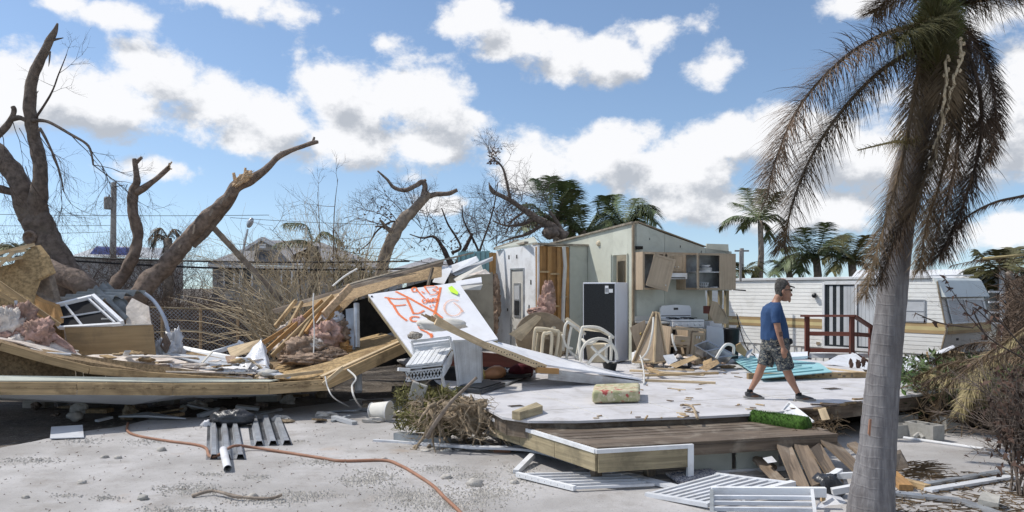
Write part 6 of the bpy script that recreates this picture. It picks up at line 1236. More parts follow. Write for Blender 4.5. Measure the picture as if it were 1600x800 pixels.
limb(t1, 'branch', [(62, 200, 16.2, 3), (78, 230, 16.2, 2.4), (92, 265, 16.2, 1.8), (100, 300, 16.2, 1)], 'bark', 5)
limb(t1, 'branch', [(70, 65, 16.4, 3), (84, 62, 16.4, 2.5), (99, 59, 16.4, .8)], 'bark', 5); limb(t1, 'branch', [(78, 80, 16.3, 2), (77, 95, 16.3, 1.5), (76, 104, 16.3, .4)], 'bark', 5); limb(t1, 'branch', [(54, 150, 16.3, 2), (60, 142, 16.3, .6)], 'bark', 4)
MB().lathe([(.13, -.05), (.15, .02), (.11, .05), (.08, .0), (.001, -.03)], P(47, 371, 16.2), 14, V((1, 0, 0)), UPZ, V((0, -1, 0))).build('knot', 'bark_red', t1, True)
MB().tube([P(62, 405, 16.0), P(90, 425, 15.9), P(125, 440, 15.8), P(150, 470, 15.6)], [.12, .2, .24, .26], 10, wob=.3).build('root_flare', 'bark_red', t1, True)
twigs(t1, [(110, 210, 16.1, .6, -.6, .9, .012, 3, -.12), (138, 228, 16, .5, -.8, .9, .012, 3, -.12), (146, 258, 16, .4, -.6, 1.0, .012, 3, -.1), (146, 258, 16, .9, -.2, .7, .01, 3), (78, 230, 16.2, .4, -.9, .9, .012, 3, -.1), (92, 265, 16.2, .2, -.9, .8, .01, 3, -.1), (100, 300, 16.2, .6, -.8, .7, .008, 3), (30, 200, 16.2, .5, -.8, .8, .01, 3, -.1), (20, 190, 16.2, .2, -.9, .8, .01, 3, -.1), (0, 200, 16.2, .3, -.9, .9, .012, 3, -.1), (60, 210, 16, .8, -.6, 1.0, .012, 3, -.12), (104, 85, 16.3, -.1, .8, .3, .006, 2), (92, 115, 16.3, .5, .6, .6, .007, 2), (85, 135, 16.3, -.6, .3, .5, .006, 2), (80, 145, 16.3, .6, .2, .5, .006, 2), (-5, 240, 16, .3, -.9, .9, .012, 3, -.1), (40, 260, 15.8, .3, -.9, .8, .01, 3, -.1)])
WS[0] = 0.78; t2 = T('broken_tree', 'slender broken tree with torn side limb beside the utility pole', 'tree', tuple(P(185, 470, 17)))
limb(t2, 'trunk', [(160, 475, 16.6, 14), (188, 435, 17, 12), (206, 405, 17, 12), (213, 380, 17, 10), (213, 350, 17, 10), (208, 320, 17, 10), (207, 300, 17, 9), (214, 285, 17, 7), (213, 265, 17, 5.5), (210, 248, 17, 4.5)], 'bark_red', 12, .35)
limb(t2, 'branch', [(212, 302, 17, 8), (232, 290, 17, 6), (248, 277, 17, 5), (264, 261, 17, 5)], 'bark_red', 10); limb(t2, 'branch', [(212, 255, 17, 4), (222, 246, 17, 3)], 'bark_red', 6)
for k in range(7): MB().beam(P(262, 263, 16.95), P(264 + rr(-2, 5), 258 + rr(-6, 8), 16.95), .03, .02).build('splinter', 'splint', t2)
WS[0] = 0.76; t3 = T('leaning_tree', 'long leaning broken trunk reaching up and right over the debris', 'tree', tuple(P(215, 470, 17)))
limb(t3, 'trunk', [(195, 480, 16.6, 24), (235, 440, 16.8, 20), (280, 392, 17, 17), (320, 346, 17, 15), (350, 312, 17, 12), (372, 290, 17, 13), (395, 278, 17, 10), (420, 262, 17, 7), (440, 242, 17, 6), (468, 230, 17, 4.5), (490, 223, 17, 4.5), (497, 222, 17, 3)], 'bark_red', 14, .25)
limb(t3, 'branch', [(300, 385, 17.1, 9), (340, 340, 17.2, 9), (362, 308, 17.2, 8), (372, 296, 17.1, 4)], 'bark', 9)
limb(t3, 'branch', [(488, 224, 17, 3), (491, 214, 17, 2)], 'bark', 6); limb(t3, 'branch', [(438, 245, 17, 2), (439, 236, 17, 1)], 'bark', 5); limb(t3, 'branch', [(368, 282, 16.9, 4), (365, 270, 16.9, 3)], 'splint', 6); limb(t3, 'branch', [(382, 280, 16.9, 3.5), (383, 262, 16.9, 2.5)], 'splint', 6)
MB().lump(P(380, 279, 16.75), (.25, .1, .1), 3, .5, 2.4, 10, V((.85, 0, .5))).build('torn_wood', 'splint', t3)
for k in range(5): t_ = rr(0, 1); p = P(240 + 130 * t_ + rr(-6, 6), 433 - 143 * t_ + rr(-8, 8), 16.65); MB().beam(p, p + V((rr(.02, .12), -.02, rr(.05, .2))), .015, .05).build('bark_strip', 'bark_pale', t3)
MB().beam(P(330, 352, 17.6), P(440, 470, 18.2), .10, .12).build('leaning_post', 'bark_pale', label='slanting weathered timber post crossing before the grey house', cat='post')
WS[0] = 0.85; t4 = T('bare_tree', 'bare curved tree with antler like limbs right of the grey house', 'tree', tuple(P(590, 440, 21)))
limb(t4, 'trunk', [(590, 450, 21, 12), (602, 405, 21, 11.5), (613, 370, 21, 11), (628, 345, 21, 11), (648, 325, 21, 9), (664, 310, 21, 8), (672, 302, 21, 6)], 'bark_pale', 12)
limb(t4, 'branch', [(666, 308, 21, 5), (680, 304, 21, 5), (700, 302, 21, 4.2), (715, 297, 21, 3.4)], 'bark', 9); limb(t4, 'branch', [(662, 308, 21, 6), (665, 292, 21, 5), (660, 284, 21, 5), (650, 290, 21, 4.2), (632, 298, 21, 4), (615, 293, 21, 3.4), (605, 280, 21, 2.4), (590, 267, 21, 1.4)], 'bark', 9)
limb(t4, 'branch', [(660, 285, 21, 3.5), (666, 281, 21, 2.5)], 'bark_red', 6)
limb(t4, 'branch', [(614, 362, 20.9, 6), (604, 356, 20.8, 4), (594, 344, 20.7, 2.2)], 'bark', 7); limb(t4, 'branch', [(608, 358, 20.9, 4), (596, 354, 20.8, 2.2), (586, 354, 20.8, 1.4)], 'bark', 6); limb(t4, 'branch', [(622, 350, 21, 2.6), (612, 346, 20.9, 2), (590, 360, 20.9, 1.6), (578, 378, 20.9, 1.3), (562, 392, 20.9, .8)], 'twig', 5)
twigs(t4, [(612, 346, 20.9, -.7, .5, 0.72, .016, 3), (600, 352, 20.9, -.8, .3, 0.66, .014, 3), (628, 330, 21, -.5, .8, 0.78, .016, 3), (640, 320, 21, -.2, .9, 0.60, .013, 3), (590, 350, 20.9, -.9, .5, 0.78, .014, 3), (580, 370, 20.9, -.9, -.2, 0.72, .012, 3), (660, 320, 21, .3, .8, 0.42, .01, 3), (650, 330, 21, .7, -.1, 0.60, .012, 3), (620, 345, 20.9, -.4, .9, 0.66, .014, 3), (610, 372, 20.9, .8, -.1, 0.60, .01, 3), (600, 310, 21, -.6, .5, 0.36, .008, 2)], 'twig')
WS[0] = 0.9; t5 = T('dead_tree', 'low dead tree with dark spreading branches behind the broken eave', 'tree', tuple(P(700, 440, 24)))
for pts in ([(720, 440, 24, 7), (700, 405, 24, 5.5), (690, 385, 24, 4), (678, 370, 24, 2.6), (660, 372, 24, 1.6), (640, 366, 24, 1)], [(712, 415, 24, 5), (726, 390, 24, 4), (738, 365, 24, 3)], [(720, 410, 24, 3), (745, 400, 24, 2.4), (752, 385, 24, 2), (770, 330, 24, 1.4), (778, 285, 24, .9)], [(705, 395, 24, 3), (720, 385, 24, 2.4), (700, 350, 24, 1.8), (690, 325, 24, 1)], [(730, 430, 24, 4), (760, 405, 24, 3), (790, 395, 24, 2), (815, 405, 24, 1.4)], [(735, 425, 24, 3), (750, 400, 24, 2.4), (725, 345, 24, 1.6), (722, 320, 24, .8)]): limb(t5, 'branch', pts, 'twig', 6)
twigs(t5, [(rr(650, 820), rr(345, 415), 24 + rr(-1, 1), rr(-1, 1), rr(.1, 1), rr(.5, 1.0), .014, 3) for _ in range(34)], 'twig')
WS[0] = 0.85; t6 = T('fallen_tree', 'dark dead tree fallen across the house roof by the palms', 'tree', tuple(P(860, 370, 23)))
for pts in ([(885, 372, 23, 9), (868, 358, 23, 9), (845, 345, 23, 7.5), (820, 328, 23, 5.5), (795, 312, 23, 4.5), (775, 302, 23, 3.5), (765, 290, 23, 2.4)], [(797, 312, 23, 3), (792, 285, 23, 2.6), (785, 262, 23, 2), (772, 250, 23, 1.5)], [(880, 362, 23, 4), (866, 340, 23, 3.6), (858, 330, 23, 2.6)], [(838, 340, 23, 4), (815, 350, 23, 3), (790, 352, 23, 2), (770, 345, 23, 1.2)], [(850, 350, 23, 3.5), (825, 365, 23, 3), (800, 372, 23, 2), (780, 380, 23, 1)], [(785, 308, 23, 2.4), (768, 300, 23, 2), (764, 285, 23, 1)], [(820, 330, 23, 2.5), (800, 345, 23, 2), (790, 365, 23, 1.4)]): limb(t6, 'branch', pts, 'bark', 7)
MB().lump(P(860, 364, 22.8), (.25, .2, .16), 3, .3, 1.5, 9).build('burl', 'bark', t6, True)
twigs(t6, [(772, 250, 23, rr(-.7, .3), .8, .55, .009, 3) for _ in range(5)] + [(785, 262, 23, .7, .7, .6, .008, 2), (792, 285, 23, .5, .8, .6, .008, 2)] + [(rr(765, 860), rr(300, 375), 23 + rr(-1, 1), rr(-1, .6), rr(-.3, 1), rr(.4, .8), .012, 3) for _ in range(34)], 'twig')
# leaf tatters
mb = MB()
for k in range(700):
    px, py = R_.choice([(R_.gauss(695, 28), R_.gauss(380, 15)), (R_.gauss(825, 22), R_.gauss(348, 14)), (R_.gauss(792, 10), R_.gauss(335, 18)), (772 + rr(-10, 10), 245 + rr(-14, 12)), (R_.gauss(602, 12), R_.gauss(335, 12))]); p = P(px, py, 23.3 + rr(-1, 1)); a = jit((0, 0, 0), .07); b2 = jit((0, 0, 0), .07); mb.poly([p, p + a, p + b2])
mb.build('withered_leaves', 'dead_leaf', kind='stuff', label='withered dark leaves clinging to the dead branches', cat='leaves')

# ---- palms
def frond(mb, pts, n, ll, w, droop=.5, rows=((1, .15), (-1, .15)), r0=.02, segs=3, jag=.15, ragged=0.0):
    """rachis through pts (Vectors); leaflets of length ll both sides, drooping"""
    s_ = smooth([(p, 1) for p in pts], 8); c = [t[0] for t in s_]; m_ = len(c)
    mb.tube(c, [max(.003, r0 * (1 - .85 * k / m_)) for k in range(m_)], 5, False)
    for i in range(n):
        f = .06 + .94 * (i + rr(0, .8)) / n; f = min(f, .995); k = int(f * (m_ - 1)); t_ = f * (m_ - 1) - k; p = c[k].lerp(c[min(k + 1, m_ - 1)], t_); d_ = (c[min(k + 1, m_ - 1)] - c[max(k - 1, 0)]).normalized()
        sd_ = d_.cross(UPZ); sd_ = sd_.normalized() if sd_.length > .05 else V((1, 0, 0)); upv = sd_.cross(d_)
        for sgn, lift in rows:
            if ragged and R_.random() < ragged: continue
            L = ll * (.45 + .55 * math.sin(math.pi * min(1, .12 + f * .88)) ** .6) * rr(.75, 1.15)
            if lift > 5: an = rr(0, 6.28); base = sd_ * math.cos(an) + upv * math.sin(an)
            else: base = sd_ * sgn + upv * lift
            dr = (base + d_ * .75 + jit((0, 0, 0), jag)).normalized(); q_ = p.copy(); wv = dr.cross(upv if abs(dr.dot(upv)) < .9 else sd_).normalized(); i0 = len(mb.v); dd = dr
            for s2 in range(segs + 1):
                g_ = s2 / segs; ww = w * (1 - g_) ** .6 * (.6 + .8 * g_ if g_ < .4 else 1)
                mb.v += [q_ - wv * ww, q_ + wv * ww]; dd = (dd + V((0, 0, -droop)) * (1.6 / segs)).normalized(); q_ = q_ + dd * L / segs
            for s2 in range(segs): a = i0 + 2 * s2; mb.face((a, a + 1, a + 3, a + 2), [(s2 * .2, 0), (s2 * .2, .02), (s2 * .2 + .2, .02), (s2 * .2 + .2, 0)])
def palm(label, base, top, crown, r, ll, mt='palm_leaf', trunk_mt='bark_pale', n=34, w=.035, droop=.45, group=None):
    """base/top sightings, crown: list of (lists of sightings)"""
    t_ = T('coconut_palm', label, 'palm tree', tuple(P(*base)))
    b_, tp = P(*base), P(*top); MB().tube([b_, b_.lerp(tp, .5) + V((.08, 0, 0)), tp], [r * 1.2, r, r * .9], 10, wob=.1).build('trunk', trunk_mt, t_, True)
    for f in crown:
        m_ = MB(); frond(m_, [P(*q_) for q_ in f[0]], int(n * 1.7), ll * 1.25, w * .62, droop + .15, r0=.025); m_.build('frond', f[1] if len(f) > 1 else mt, t_)
    return t_
def fan(cx, cy, d_, spec, up=0):
    """spec: (dx, dy, bend) tip offsets in px"""
    out = []
    for dx, dy, bend, *m_ in spec:
        dd = rr(-.06, .06) * d_; mid = (cx + dx * .5 + bend[0], cy + dy * .5 + bend[1], d_ + dd * .6); out.append(([(cx, cy, d_), mid, (cx + dx, cy + dy, d_ + dd)], *m_))
    return out
palm('green coconut palm with upright fronds behind the door wall', (868, 420, 27), (868, 345, 27), fan(868, 350, 27, [(-30, -70, (-2, -6)), (12, -66, (6, -4)), (20, -66, (10, -8)), (-58, -28, (-8, -16)), (-52, 8, (-6, -14)), (34, -20, (6, -14)), (-8, -74, (-4, -2)), (28, -54, (4, -8)), (-40, -2, (-6, -18)), (30, 10, (8, -12))]), .16, .55, n=44)
palm('leaning coconut palm in the middle above the wall peak', (912, 420, 27), (912, 360, 27), fan(914, 364, 27, [(-34, -42, (-8, -8)), (-8, -44, (-4, -4)), (22, -48, (6, -4)), (36, -38, (10, -8)), (-42, -18, (-8, -10)), (42, -10, (8, -12)), (-24, 8, (-8, -12)), (30, 4, (6, -10))]), .14, .5, n=40)
palm('right hand coconut palm arching over the wall peak', (978, 420, 27), (976, 352, 27), fan(976, 354, 27, [(-30, -48, (-10, -8)), (-14, -50, (-6, -4)), (18, -44, (4, -8)), (48, -22, (8, -18)), (40, -32, (6, -16)), (50, -4, (4, -20)), (-44, -16, (-8, -12)), (-36, 2, (-8, -12)), (22, 4, (8, -12))]), .15, .55, n=42)
palm('tall slim coconut palm standing alone left of the big palm', (1186, 450, 40), (1188, 345, 40), fan(1188, 344, 40, [(-58, 2, (-8, -8)), (-64, 12, (-6, -10)), (-44, -28, (-4, -8)), (-22, -50, (-4, -2)), (2, -48, (2, -2)), (28, -44, (4, -6)), (36, -2, (4, -8)), (36, 8, (4, -8)), (12, 30, (6, -4)), (-30, 14, (-4, -10))]), .14, .62, n=30, w=.05)
palm('coconut palm left of the palm pair behind the trailer', (1275, 460, 33), (1275, 400, 33), fan(1275, 402, 33, [(-40, -34, (-8, -8)), (-18, -46, (-6, -4)), (14, -54, (4, -4)), (50, -38, (8, -8)), (-58, -12, (-6, -10)), (-50, 14, (-6, -14)), (44, -8, (6, -12)), (30, -30, (4, -6)), (-30, 24, (-4, -12)), (-68, 22, (-8, -14))]), .16, .65, n=36, w=.045)
palm('coconut palm right of the palm pair behind the trailer', (1330, 460, 32), (1330, 405, 32), fan(1330, 408, 32, [(-34, -24, (-8, -8)), (-12, -40, (-6, -4)), (22, -40, (4, -4)), (44, -24, (8, -8)), (-46, -2, (-6, -10)), (40, 4, (6, -12)), (-30, 16, (-4, -12)), (30, 20, (4, -8))]), .16, .6, 'palm_olive', n=36, w=.045)
palm('low shaggy palm behind the left end of the trailer', (1232, 460, 34), (1232, 420, 34), fan(1232, 422, 34, [(-26, -16, (-6, -6)), (20, -18, (4, -6)), (-22, 6, (-4, -8)), (24, 2, (4, -8)), (0, -20, (0, -2))]), .14, .5, n=28, w=.04)
palm('small wind bent palm just right of the standing kitchen wall', (1158, 450, 38), (1158, 425, 38), fan(1158, 426, 38, [(26, -18, (6, -6)), (-10, -16, (-2, -4)), (30, -4, (6, -8)), (22, 8, (6, -8)), (-16, 4, (-4, -6))]), .14, .6, 'palm_olive', n=24, w=.045)
palm('shaggy green palm behind the white nose of trailer', (1568, 540, 25), (1568, 425, 25), fan(1568, 428, 25, [(-40, -36, (-8, -6)), (-10, -38, (-4, -4)), (16, -40, (4, -4)), (44, -30, (8, -8)), (-62, -4, (-6, -10)), (-54, 16, (-6, -12)), (50, 4, (6, -12)), (36, 30, (6, -10)), (-34, 40, (-8, -6)), (-14, 56, (-4, 0)), (20, 56, (4, 0)), (-24, 24, (-6, -8))]), .2, .6, 'palm_olive', n=44, w=.04)
palm('wind tattered palm in front of the grey roofed house', (488, 470, 26), (490, 385, 26), [([(488, 382, 26), (478, 352, 26), (446, 348, 26)],), ([(488, 384, 26), (470, 375, 26), (432, 380, 26)],), ([(490, 380, 26), (505, 362, 26), (532, 376, 26)],), ([(490, 384, 26), (478, 390, 26), (462, 396, 26)], 'palm_dry'), ([(490, 384, 26), (492, 410, 26), (494, 432, 26)], 'palm_brown'), ([(490, 384, 26), (500, 400, 26), (504, 424, 26)], 'palm_brown'), ([(488, 384, 26), (480, 404, 26), (478, 424, 26)], 'palm_dry')], .17, .5, n=36, w=.03, droop=.7)
palm('small drooping dry palm behind the slender broken tree', (262, 470, 27), (262, 372, 27), [([(262, 372, 27), (250, 356, 27), (232, 374, 27)],), ([(262, 372, 27), (272, 358, 27), (282, 372, 27)],), ([(262, 374, 27), (246, 366, 27), (238, 384, 27)],), ([(262, 372, 27), (262, 390, 27), (264, 410, 27)],)], .15, .45, 'palm_dry', n=24, w=.03, droop=.8)
palm('low green palm tops behind the forked tree', (30, 470, 26), (30, 400, 26), fan(32, 392, 26, [(-36, -4, (-4, -8)), (34, -6, (4, -8)), (-20, -14, (-2, -4)), (20, -16, (2, -4)), (-44, 8, (-4, -10))]), .15, .5, 'palm_olive', n=28, w=.04)

# ---- the big wind stripped palm in the foreground
bp_ = T('storm_torn_palm', 'large storm torn palm with grey ringed trunk and hanging brown fronds', 'palm tree', tuple(G(1362, 804)))
tk = [(1361, 808, 7.55, 37), (1362, 780, 7.55, 34), (1366, 740, 7.55, 30.5), (1371, 700, 7.55, 27.5), (1375, 650, 7.55, 26), (1379, 600, 7.55, 25), (1388, 520, 7.55, 23), (1395, 450, 7.55, 22), (1402, 380, 7.55, 22), (1411, 300, 7.55, 21.5), (1420, 255, 7.55, 20), (1437, 190, 7.55, 18), (1452, 110, 7.55, 16), (1462, 40, 7.55, 13), (1466, -20, 7.55, 8)]
s_ = smooth([(P(x, y, d_), w / FPX * d_) for x, y, d_, w in tk], 8)
MB().tube([t[0] for t in s_], [t[1] * (1 + .012 * math.sin(i * 1.9)) for i, t in enumerate(s_)], 28, wob=.03).build('trunk', 'palm_trunk', bp_, True)
MB().slab([P(1359, 655, 7.40), P(1362, 655, 7.40), P(1360, 682, 7.39), P(1357, 678, 7.39)], V((0, .02, 0))).build('bark_scar', 'hose', bp_)
def plume(pts, n, ll, w, mt, droop=.45, rows=None, r0=.025):
    m_ = MB(); frond(m_, [P(*q_) for q_ in pts], int(n * 2.6), ll * 1.25, w * .8, droop, rows or ((1, .3), (-1, .3), (1, 9), (-1, 9)), r0, 3, .3, .05); return m_.build('frond', mt, bp_)
D_ = 7.5
plume([(1462, 40, D_), (1425, 42, 7.3), (1370, 58, 7.1), (1310, 98, 6.9), (1250, 165, 6.8), (1212, 250, 6.75), (1198, 312, 6.75)], 150, .36, .0055, 'palm_brown', .4)
plume([(1458, 70, D_), (1415, 85, 7.2), (1365, 120, 7.0), (1310, 180, 6.9), (1265, 250, 6.85), (1238, 320, 6.85), (1224, 385, 6.9)], 150, .32, .0055, 'palm_dry', .45)
plume([(1462, 20, D_), (1440, 90, 7.2), (1425, 170, 7.1), (1410, 250, 7.1), (1388, 330, 7.1), (1368, 400, 7.1), (1352, 460, 7.1)], 150, .26, .0055, 'palm_dry', .55)
plume([(1462, 20, D_), (1462, 110, 7.15), (1450, 200, 7.1), (1434, 290, 7.1), (1400, 370, 7.05), (1375, 440, 7.05)], 130, .24, .0055, 'palm_brown', .55)
plume([(1470, 20, D_), (1505, 70, 7.3), (1530, 140, 7.2), (1532, 220, 7.2), (1515, 290, 7.2), (1492, 350, 7.2), (1470, 398, 7.2)], 160, .30, .0055, 'palm_brown', .5)
plume([(1468, 20, D_), (1492, 90, 7.7), (1500, 180, 7.8), (1490, 270, 7.8), (1470, 340, 7.8), (1452, 410, 7.8)], 150, .28, .0055, 'palm_brown', .55)
plume([(1470, 30, D_), (1488, 100, 7.3), (1488, 190, 7.25), (1470, 280, 7.3), (1448, 350, 7.3), (1438, 420, 7.3)], 140, .26, .0055, 'palm_dry', .55)
plume([(1470, 30, D_), (1478, 110, 7.0), (1468, 200, 6.95), (1448, 270, 6.95), (1425, 330, 6.95)], 120, .24, .0055, 'palm_dry', .55)
plume([(1472, 10, D_), (1520, 60, 7.6), (1548, 120, 7.6), (1556, 190, 7.6), (1545, 250, 7.6)], 120, .22, .0055, 'palm_brown', .6)
plume([(1470, 10, D_), (1510, 4, 7.4), (1550, -2, 7.2), (1600, -12, 7.0)], 90, .30, .0055, 'palm_dry', .3)
plume([(1468, 10, D_), (1440, -10, 7.6), (1400, -10, 7.8), (1365, 20, 8.0)], 80, .28, .0055, 'palm_dry', .35)
plume([(1468, 10, D_), (1455, 30, 7.1), (1425, 48, 6.9), (1400, 62, 6.8)], 80, .30, .0055, 'palm_olive', .3)
plume([(1468, 110, 7.25), (1468, 60, 7.2), (1470, 10, 7.2), (1474, -60, 7.3)], 130, .22, .007, 'palm_green_core', .05)
plume([(1462, 140, 7.15), (1463, 90, 7.1), (1464, 40, 7.1), (1462, -40, 7.2)], 120, .20, .007, 'palm_olive', .1)
plume([(1440, 215, 7.2), (1420, 222, 7.1), (1395, 222, 7.0), (1340, 235, 6.9)], 40, .10, .004, 'palm_yellow', .2)
for pts in ([(1500, 60, 7.0), (1502, 90, 6.9), (1490, 130, 6.9), (1480, 170, 6.9), (1460, 230, 6.9)], [(1480, 90, 6.95), (1476, 150, 6.9), (1470, 200, 6.9), (1455, 260, 6.9)]):
    m_ = MB(); s_ = smooth([(P(*q_), 1) for q_ in pts], 6); m_.tube([t[0] + jit((0, 0, 0), .012) for t in s_], .012, 5)
    for t in s_: m_.lump(t[0] + jit((0, 0, 0), .02), (.012, .01, .02), rr(0, 9), .6, 3, 4)
    m_.build('flower_stalk', 'cane', bp_)
fo = T('hanging_frond', 'bare brown palm frond arching in from the right edge', 'palm frond', tuple(P(1600, 300, 7)))
m_ = MB(); frond(m_, [P(*q_) for q_ in [(1660, 290, 6.8), (1600, 306, 6.9), (1555, 316, 7.0), (1515, 336, 7.1), (1490, 362, 7.2), (1474, 390, 7.2)]], 110, .13, .006, .5, r0=.016, jag=.3); m_.build('leaflets', 'palm_brown', fo)
fo = T('hanging_frond', 'thin yellow stemmed frond with dark leaflets at right edge', 'palm frond', tuple(P(1600, 400, 8)))
m_ = MB(); frond(m_, [P(*q_) for q_ in [(1660, 392, 7.6), (1600, 399, 7.8), (1550, 403, 8.0), (1520, 408, 8.1), (1486, 415, 8.2)]], 80, .14, .005, .5, r0=.010, jag=.4); m_.build('leaflets', 'palm_brown', fo)
MB().tube([P(1660, 391, 7.55), P(1600, 398, 7.75), P(1536, 404, 8.0)], .014, 5).build('stem', 'palm_yellow', fo)
# dead fronds heaped at right
for k, (pts, mt, lab) in enumerate([([(1620, 500, 9.2), (1570, 535, 9.4), (1520, 570, 9.6), (1475, 610, 9.8), (1460, 650, 9.9)], 'palm_dry', 'long tan dead frond sweeping down to the cinder blocks'), ([(1625, 530, 9.6), (1560, 555, 9.9), (1500, 575, 10.2), (1440, 600, 10.5)], 'palm_brown', 'brown dead frond lying across the right hand heap'), ([(1610, 560, 11), (1540, 560, 11.2), (1480, 568, 11.6), (1430, 590, 12)], 'palm_dry', 'dead frond along the back of the right hand heap'), ([(1600, 520, 10.5), (1550, 560, 10.6), (1520, 600, 10.6), (1500, 640, 10.6)], 'palm_yellow', 'yellowing frond hanging in the right hand heap'), ([(1440, 585, 12.5), (1480, 590, 11.6), (1530, 600, 11.2), (1570, 620, 11)], 'palm_yellow', 'pale yellow frond tip poking left out of the heap'), ([(1600, 600, 10.4), (1540, 590, 11), (1480, 585, 12), (1420, 560, 13)], 'palm_leaf', 'dark green frond lying low behind the floor corner'), ([(1560, 610, 11.4), (1500, 610, 11.8), (1440, 600, 12.4), (1400, 575, 13.2)], 'palm_leaf', 'second green frond behind the floor corner'), ([(1600, 545, 12.5), (1540, 535, 13), (1490, 545, 13.4), (1440, 575, 14)], 'palm_brown', 'brown frond draped by the cardboard box')]):
    m_ = MB(); frond(m_, [P(*q_) for q_ in pts], 130, .24 if k == 0 else .36, .008, .5, ((1, .2), (-1, .2), (1, 9)), .02, 3, .35); m_.build('palm_frond', mt, label=lab, cat='palm frond')
# ------------------------------------------------------------------ background brush
def thicket(name, label, x0, x1, d0, d1, n, hmin, hmax, mt, r=.016, depth=3, z0=0):
    mb = MB()
    for k in range(n):
        d_ = rr(d0, d1); px = rr(x0, x1); p = V(((px - 800) / FPX * d_, d_, z0)); h_ = rr(hmin, hmax)
        twig(mb, p, V((rr(-.5, .5), rr(-.4, .4), 1)), h_ * .52, r * rr(.6, 1.2), depth, .6)
    return mb.build(name, mt, kind='stuff', label=label, cat='brush')
thicket('brown_thicket', 'dense brown storm stripped thicket behind the collapsed roof', -60, 360, 21, 25, 190, 1.2, 2.4, 'twig_brown', .018)
thicket('far_thicket', 'dark bare thicket further behind the left trees', -80, 330, 27, 34, 120, 2.5, 5.5, 'twig', .022)
thicket('far_thicket', 'dark bare thicket behind the middle of the lot', 520, 780, 27, 32, 50, 1.6, 3.2, 'twig', .02)
# solid heaps of tangled brush that the eye cannot see through
mb = MB()
for k in range(46): d_ = rr(23, 27); px = rr(-120, 640); mb.lump(V(((px - 800) / FPX * d_, d_, .5)), (rr(.8, 1.6), rr(.5, 1), rr(.4, .85)), k, .6, 2.2, 9)
mb.build('brush_heap', 'brush_mass', smooth_=True, kind='stuff', label='low dark tangle of brush beneath the thicket', cat='brush')
mb = MB()
for k in range(8000):
    d_ = rr(21.5, 25); px = rr(-80, 640); p = V(((px - 800) / FPX * d_, d_, rr(.1, 1.75) * (1 - .25 * R_.random()))); d2 = V((rr(-1, 1), rr(-.5, .5), rr(-.5, 1))).normalized() * rr(.25, .7); mb.tube([p, p + d2 * .5 + jit((0, 0, 0), .05), p + d2], [.012, .009, .004], 3, False)
mb.build('brush_twigs', 'twig_brown', kind='stuff', label='loose tangle of brown twigs filling the thicket', cat='brush')
# right side brush
mb = MB()
for k in range(26): d_ = rr(12.5, 16); px = rr(1425, 1720); mb.lump(V(((px - 800) / FPX * d_, d_, .25)), (rr(.4, .9), rr(.4, .8), rr(.2, .42)), k, .7, 2.4, 9)
mb.build('brush_heap', 'brush_mass', smooth_=True, kind='stuff', label='dark heap of debris and palm litter at right', cat='brush')
mb = MB()
for k in range(2600):
    d_ = rr(11.5, 15.5); px = R_.choice([rr(1425, 1640), rr(1500, 1660)]); p = V(((px - 800) / FPX * d_, d_, rr(.05, .75))); d2 = V((rr(-1, 1), rr(-.6, .4), rr(-.6, .7))).normalized() * rr(.15, .5); mb.tube([p, p + d2 * .5 + jit((0, 0, 0), .03), p + d2], [.009, .007, .003], 3, False)
mb.build('brush_twigs', 'palm_dry', kind='stuff', label='tan and brown twigs over the right hand debris heap', cat='brush')
mb = MB()
for k in range(1500):
    d_ = rr(12, 15); px = rr(1400, 1640); p = V(((px - 800) / FPX * d_, d_, rr(.15, .95))); d2 = V((rr(-1, 1), rr(-1, .4), rr(-.5, .8))).normalized() * rr(.08, .2); s_ = d2.cross(jit((0, 0, 1), .6)).normalized() * rr(.02, .045); mb.poly([p, p + d2 * .5 + s_, p + d2, p + d2 * .5 - s_])
mb.build('green_undergrowth', 'green_leaf', kind='stuff', label='green leafy undergrowth among the right hand debris', cat='undergrowth')
thicket('far_thicket', 'dark brush rising behind the trailer at right edge', 1585, 1720, 16, 20, 40, 1.5, 2.8, 'twig_brown', .02)
mb = MB()
for k in range(2600): d_ = rr(15.5, 20); px = rr(1572, 1720); p = V(((px - 800) / FPX * d_, d_, rr(.3, 2.4))); d2 = jit((0, 0, 0), .5); mb.tube([p, p + d2 * .5, p + d2], [.012, .009, .003], 3, False)
mb.build('brush_twigs', 'twig_brown', kind='stuff', label='tangled dark twigs at the right edge behind trailer', cat='brush')
MB().tube([t[0] for t in smooth([(P(1575, 425, 19), 1), (P(1590, 450, 19), 1), (P(1597, 475, 19), 1), (P(1588, 510, 19), 1)], 5)], .07, 7, wob=.4).build('crooked_tree', 'bark_pale', smooth_=True, label='pale crooked trunk in the brush at right edge', cat='tree trunk')
# dry canes fanned out
dc = T('dry_canes', 'fan of long pale dry canes springing left over the collapsed roof', 'plant', tuple(P(480, 560, 18)))
mb = MB()
for k in range(110):
    b0 = P(rr(395, 500), rr(520, 560), rr(16.8, 19)); an = R_.choice([rr(115, 175), rr(100, 150), rr(70, 120)]); L = rr(1.2, 2.9); d_ = V((math.cos(rad(an)), rr(-.15, .15), abs(math.sin(rad(an))) * .75)); tip = b0 + d_ * L; mid = b0.lerp(tip, .5) + V((0, 0, L * rr(.02, .12)))
    s_ = smooth([(b0, .017), (mid, .014), (tip - V((0, 0, L * .05)), .003)], 4); mb.tube([t[0] for t in s_], [t[1] for t in s_], 3, False)
mb.build('stems', 'cane', dc, kind='stuff')
mb = MB()
for k in range(80):
    b0 = P(rr(400, 570), rr(480, 560), rr(18.5, 21)); d_ = V((rr(-.7, .5), rr(-.2, .2), 1)); twig(mb, b0, d_, rr(.9, 2.0), .013, 2, .5)
mb.build('fine_stems', 'cane', dc, kind='stuff')
mb = MB()
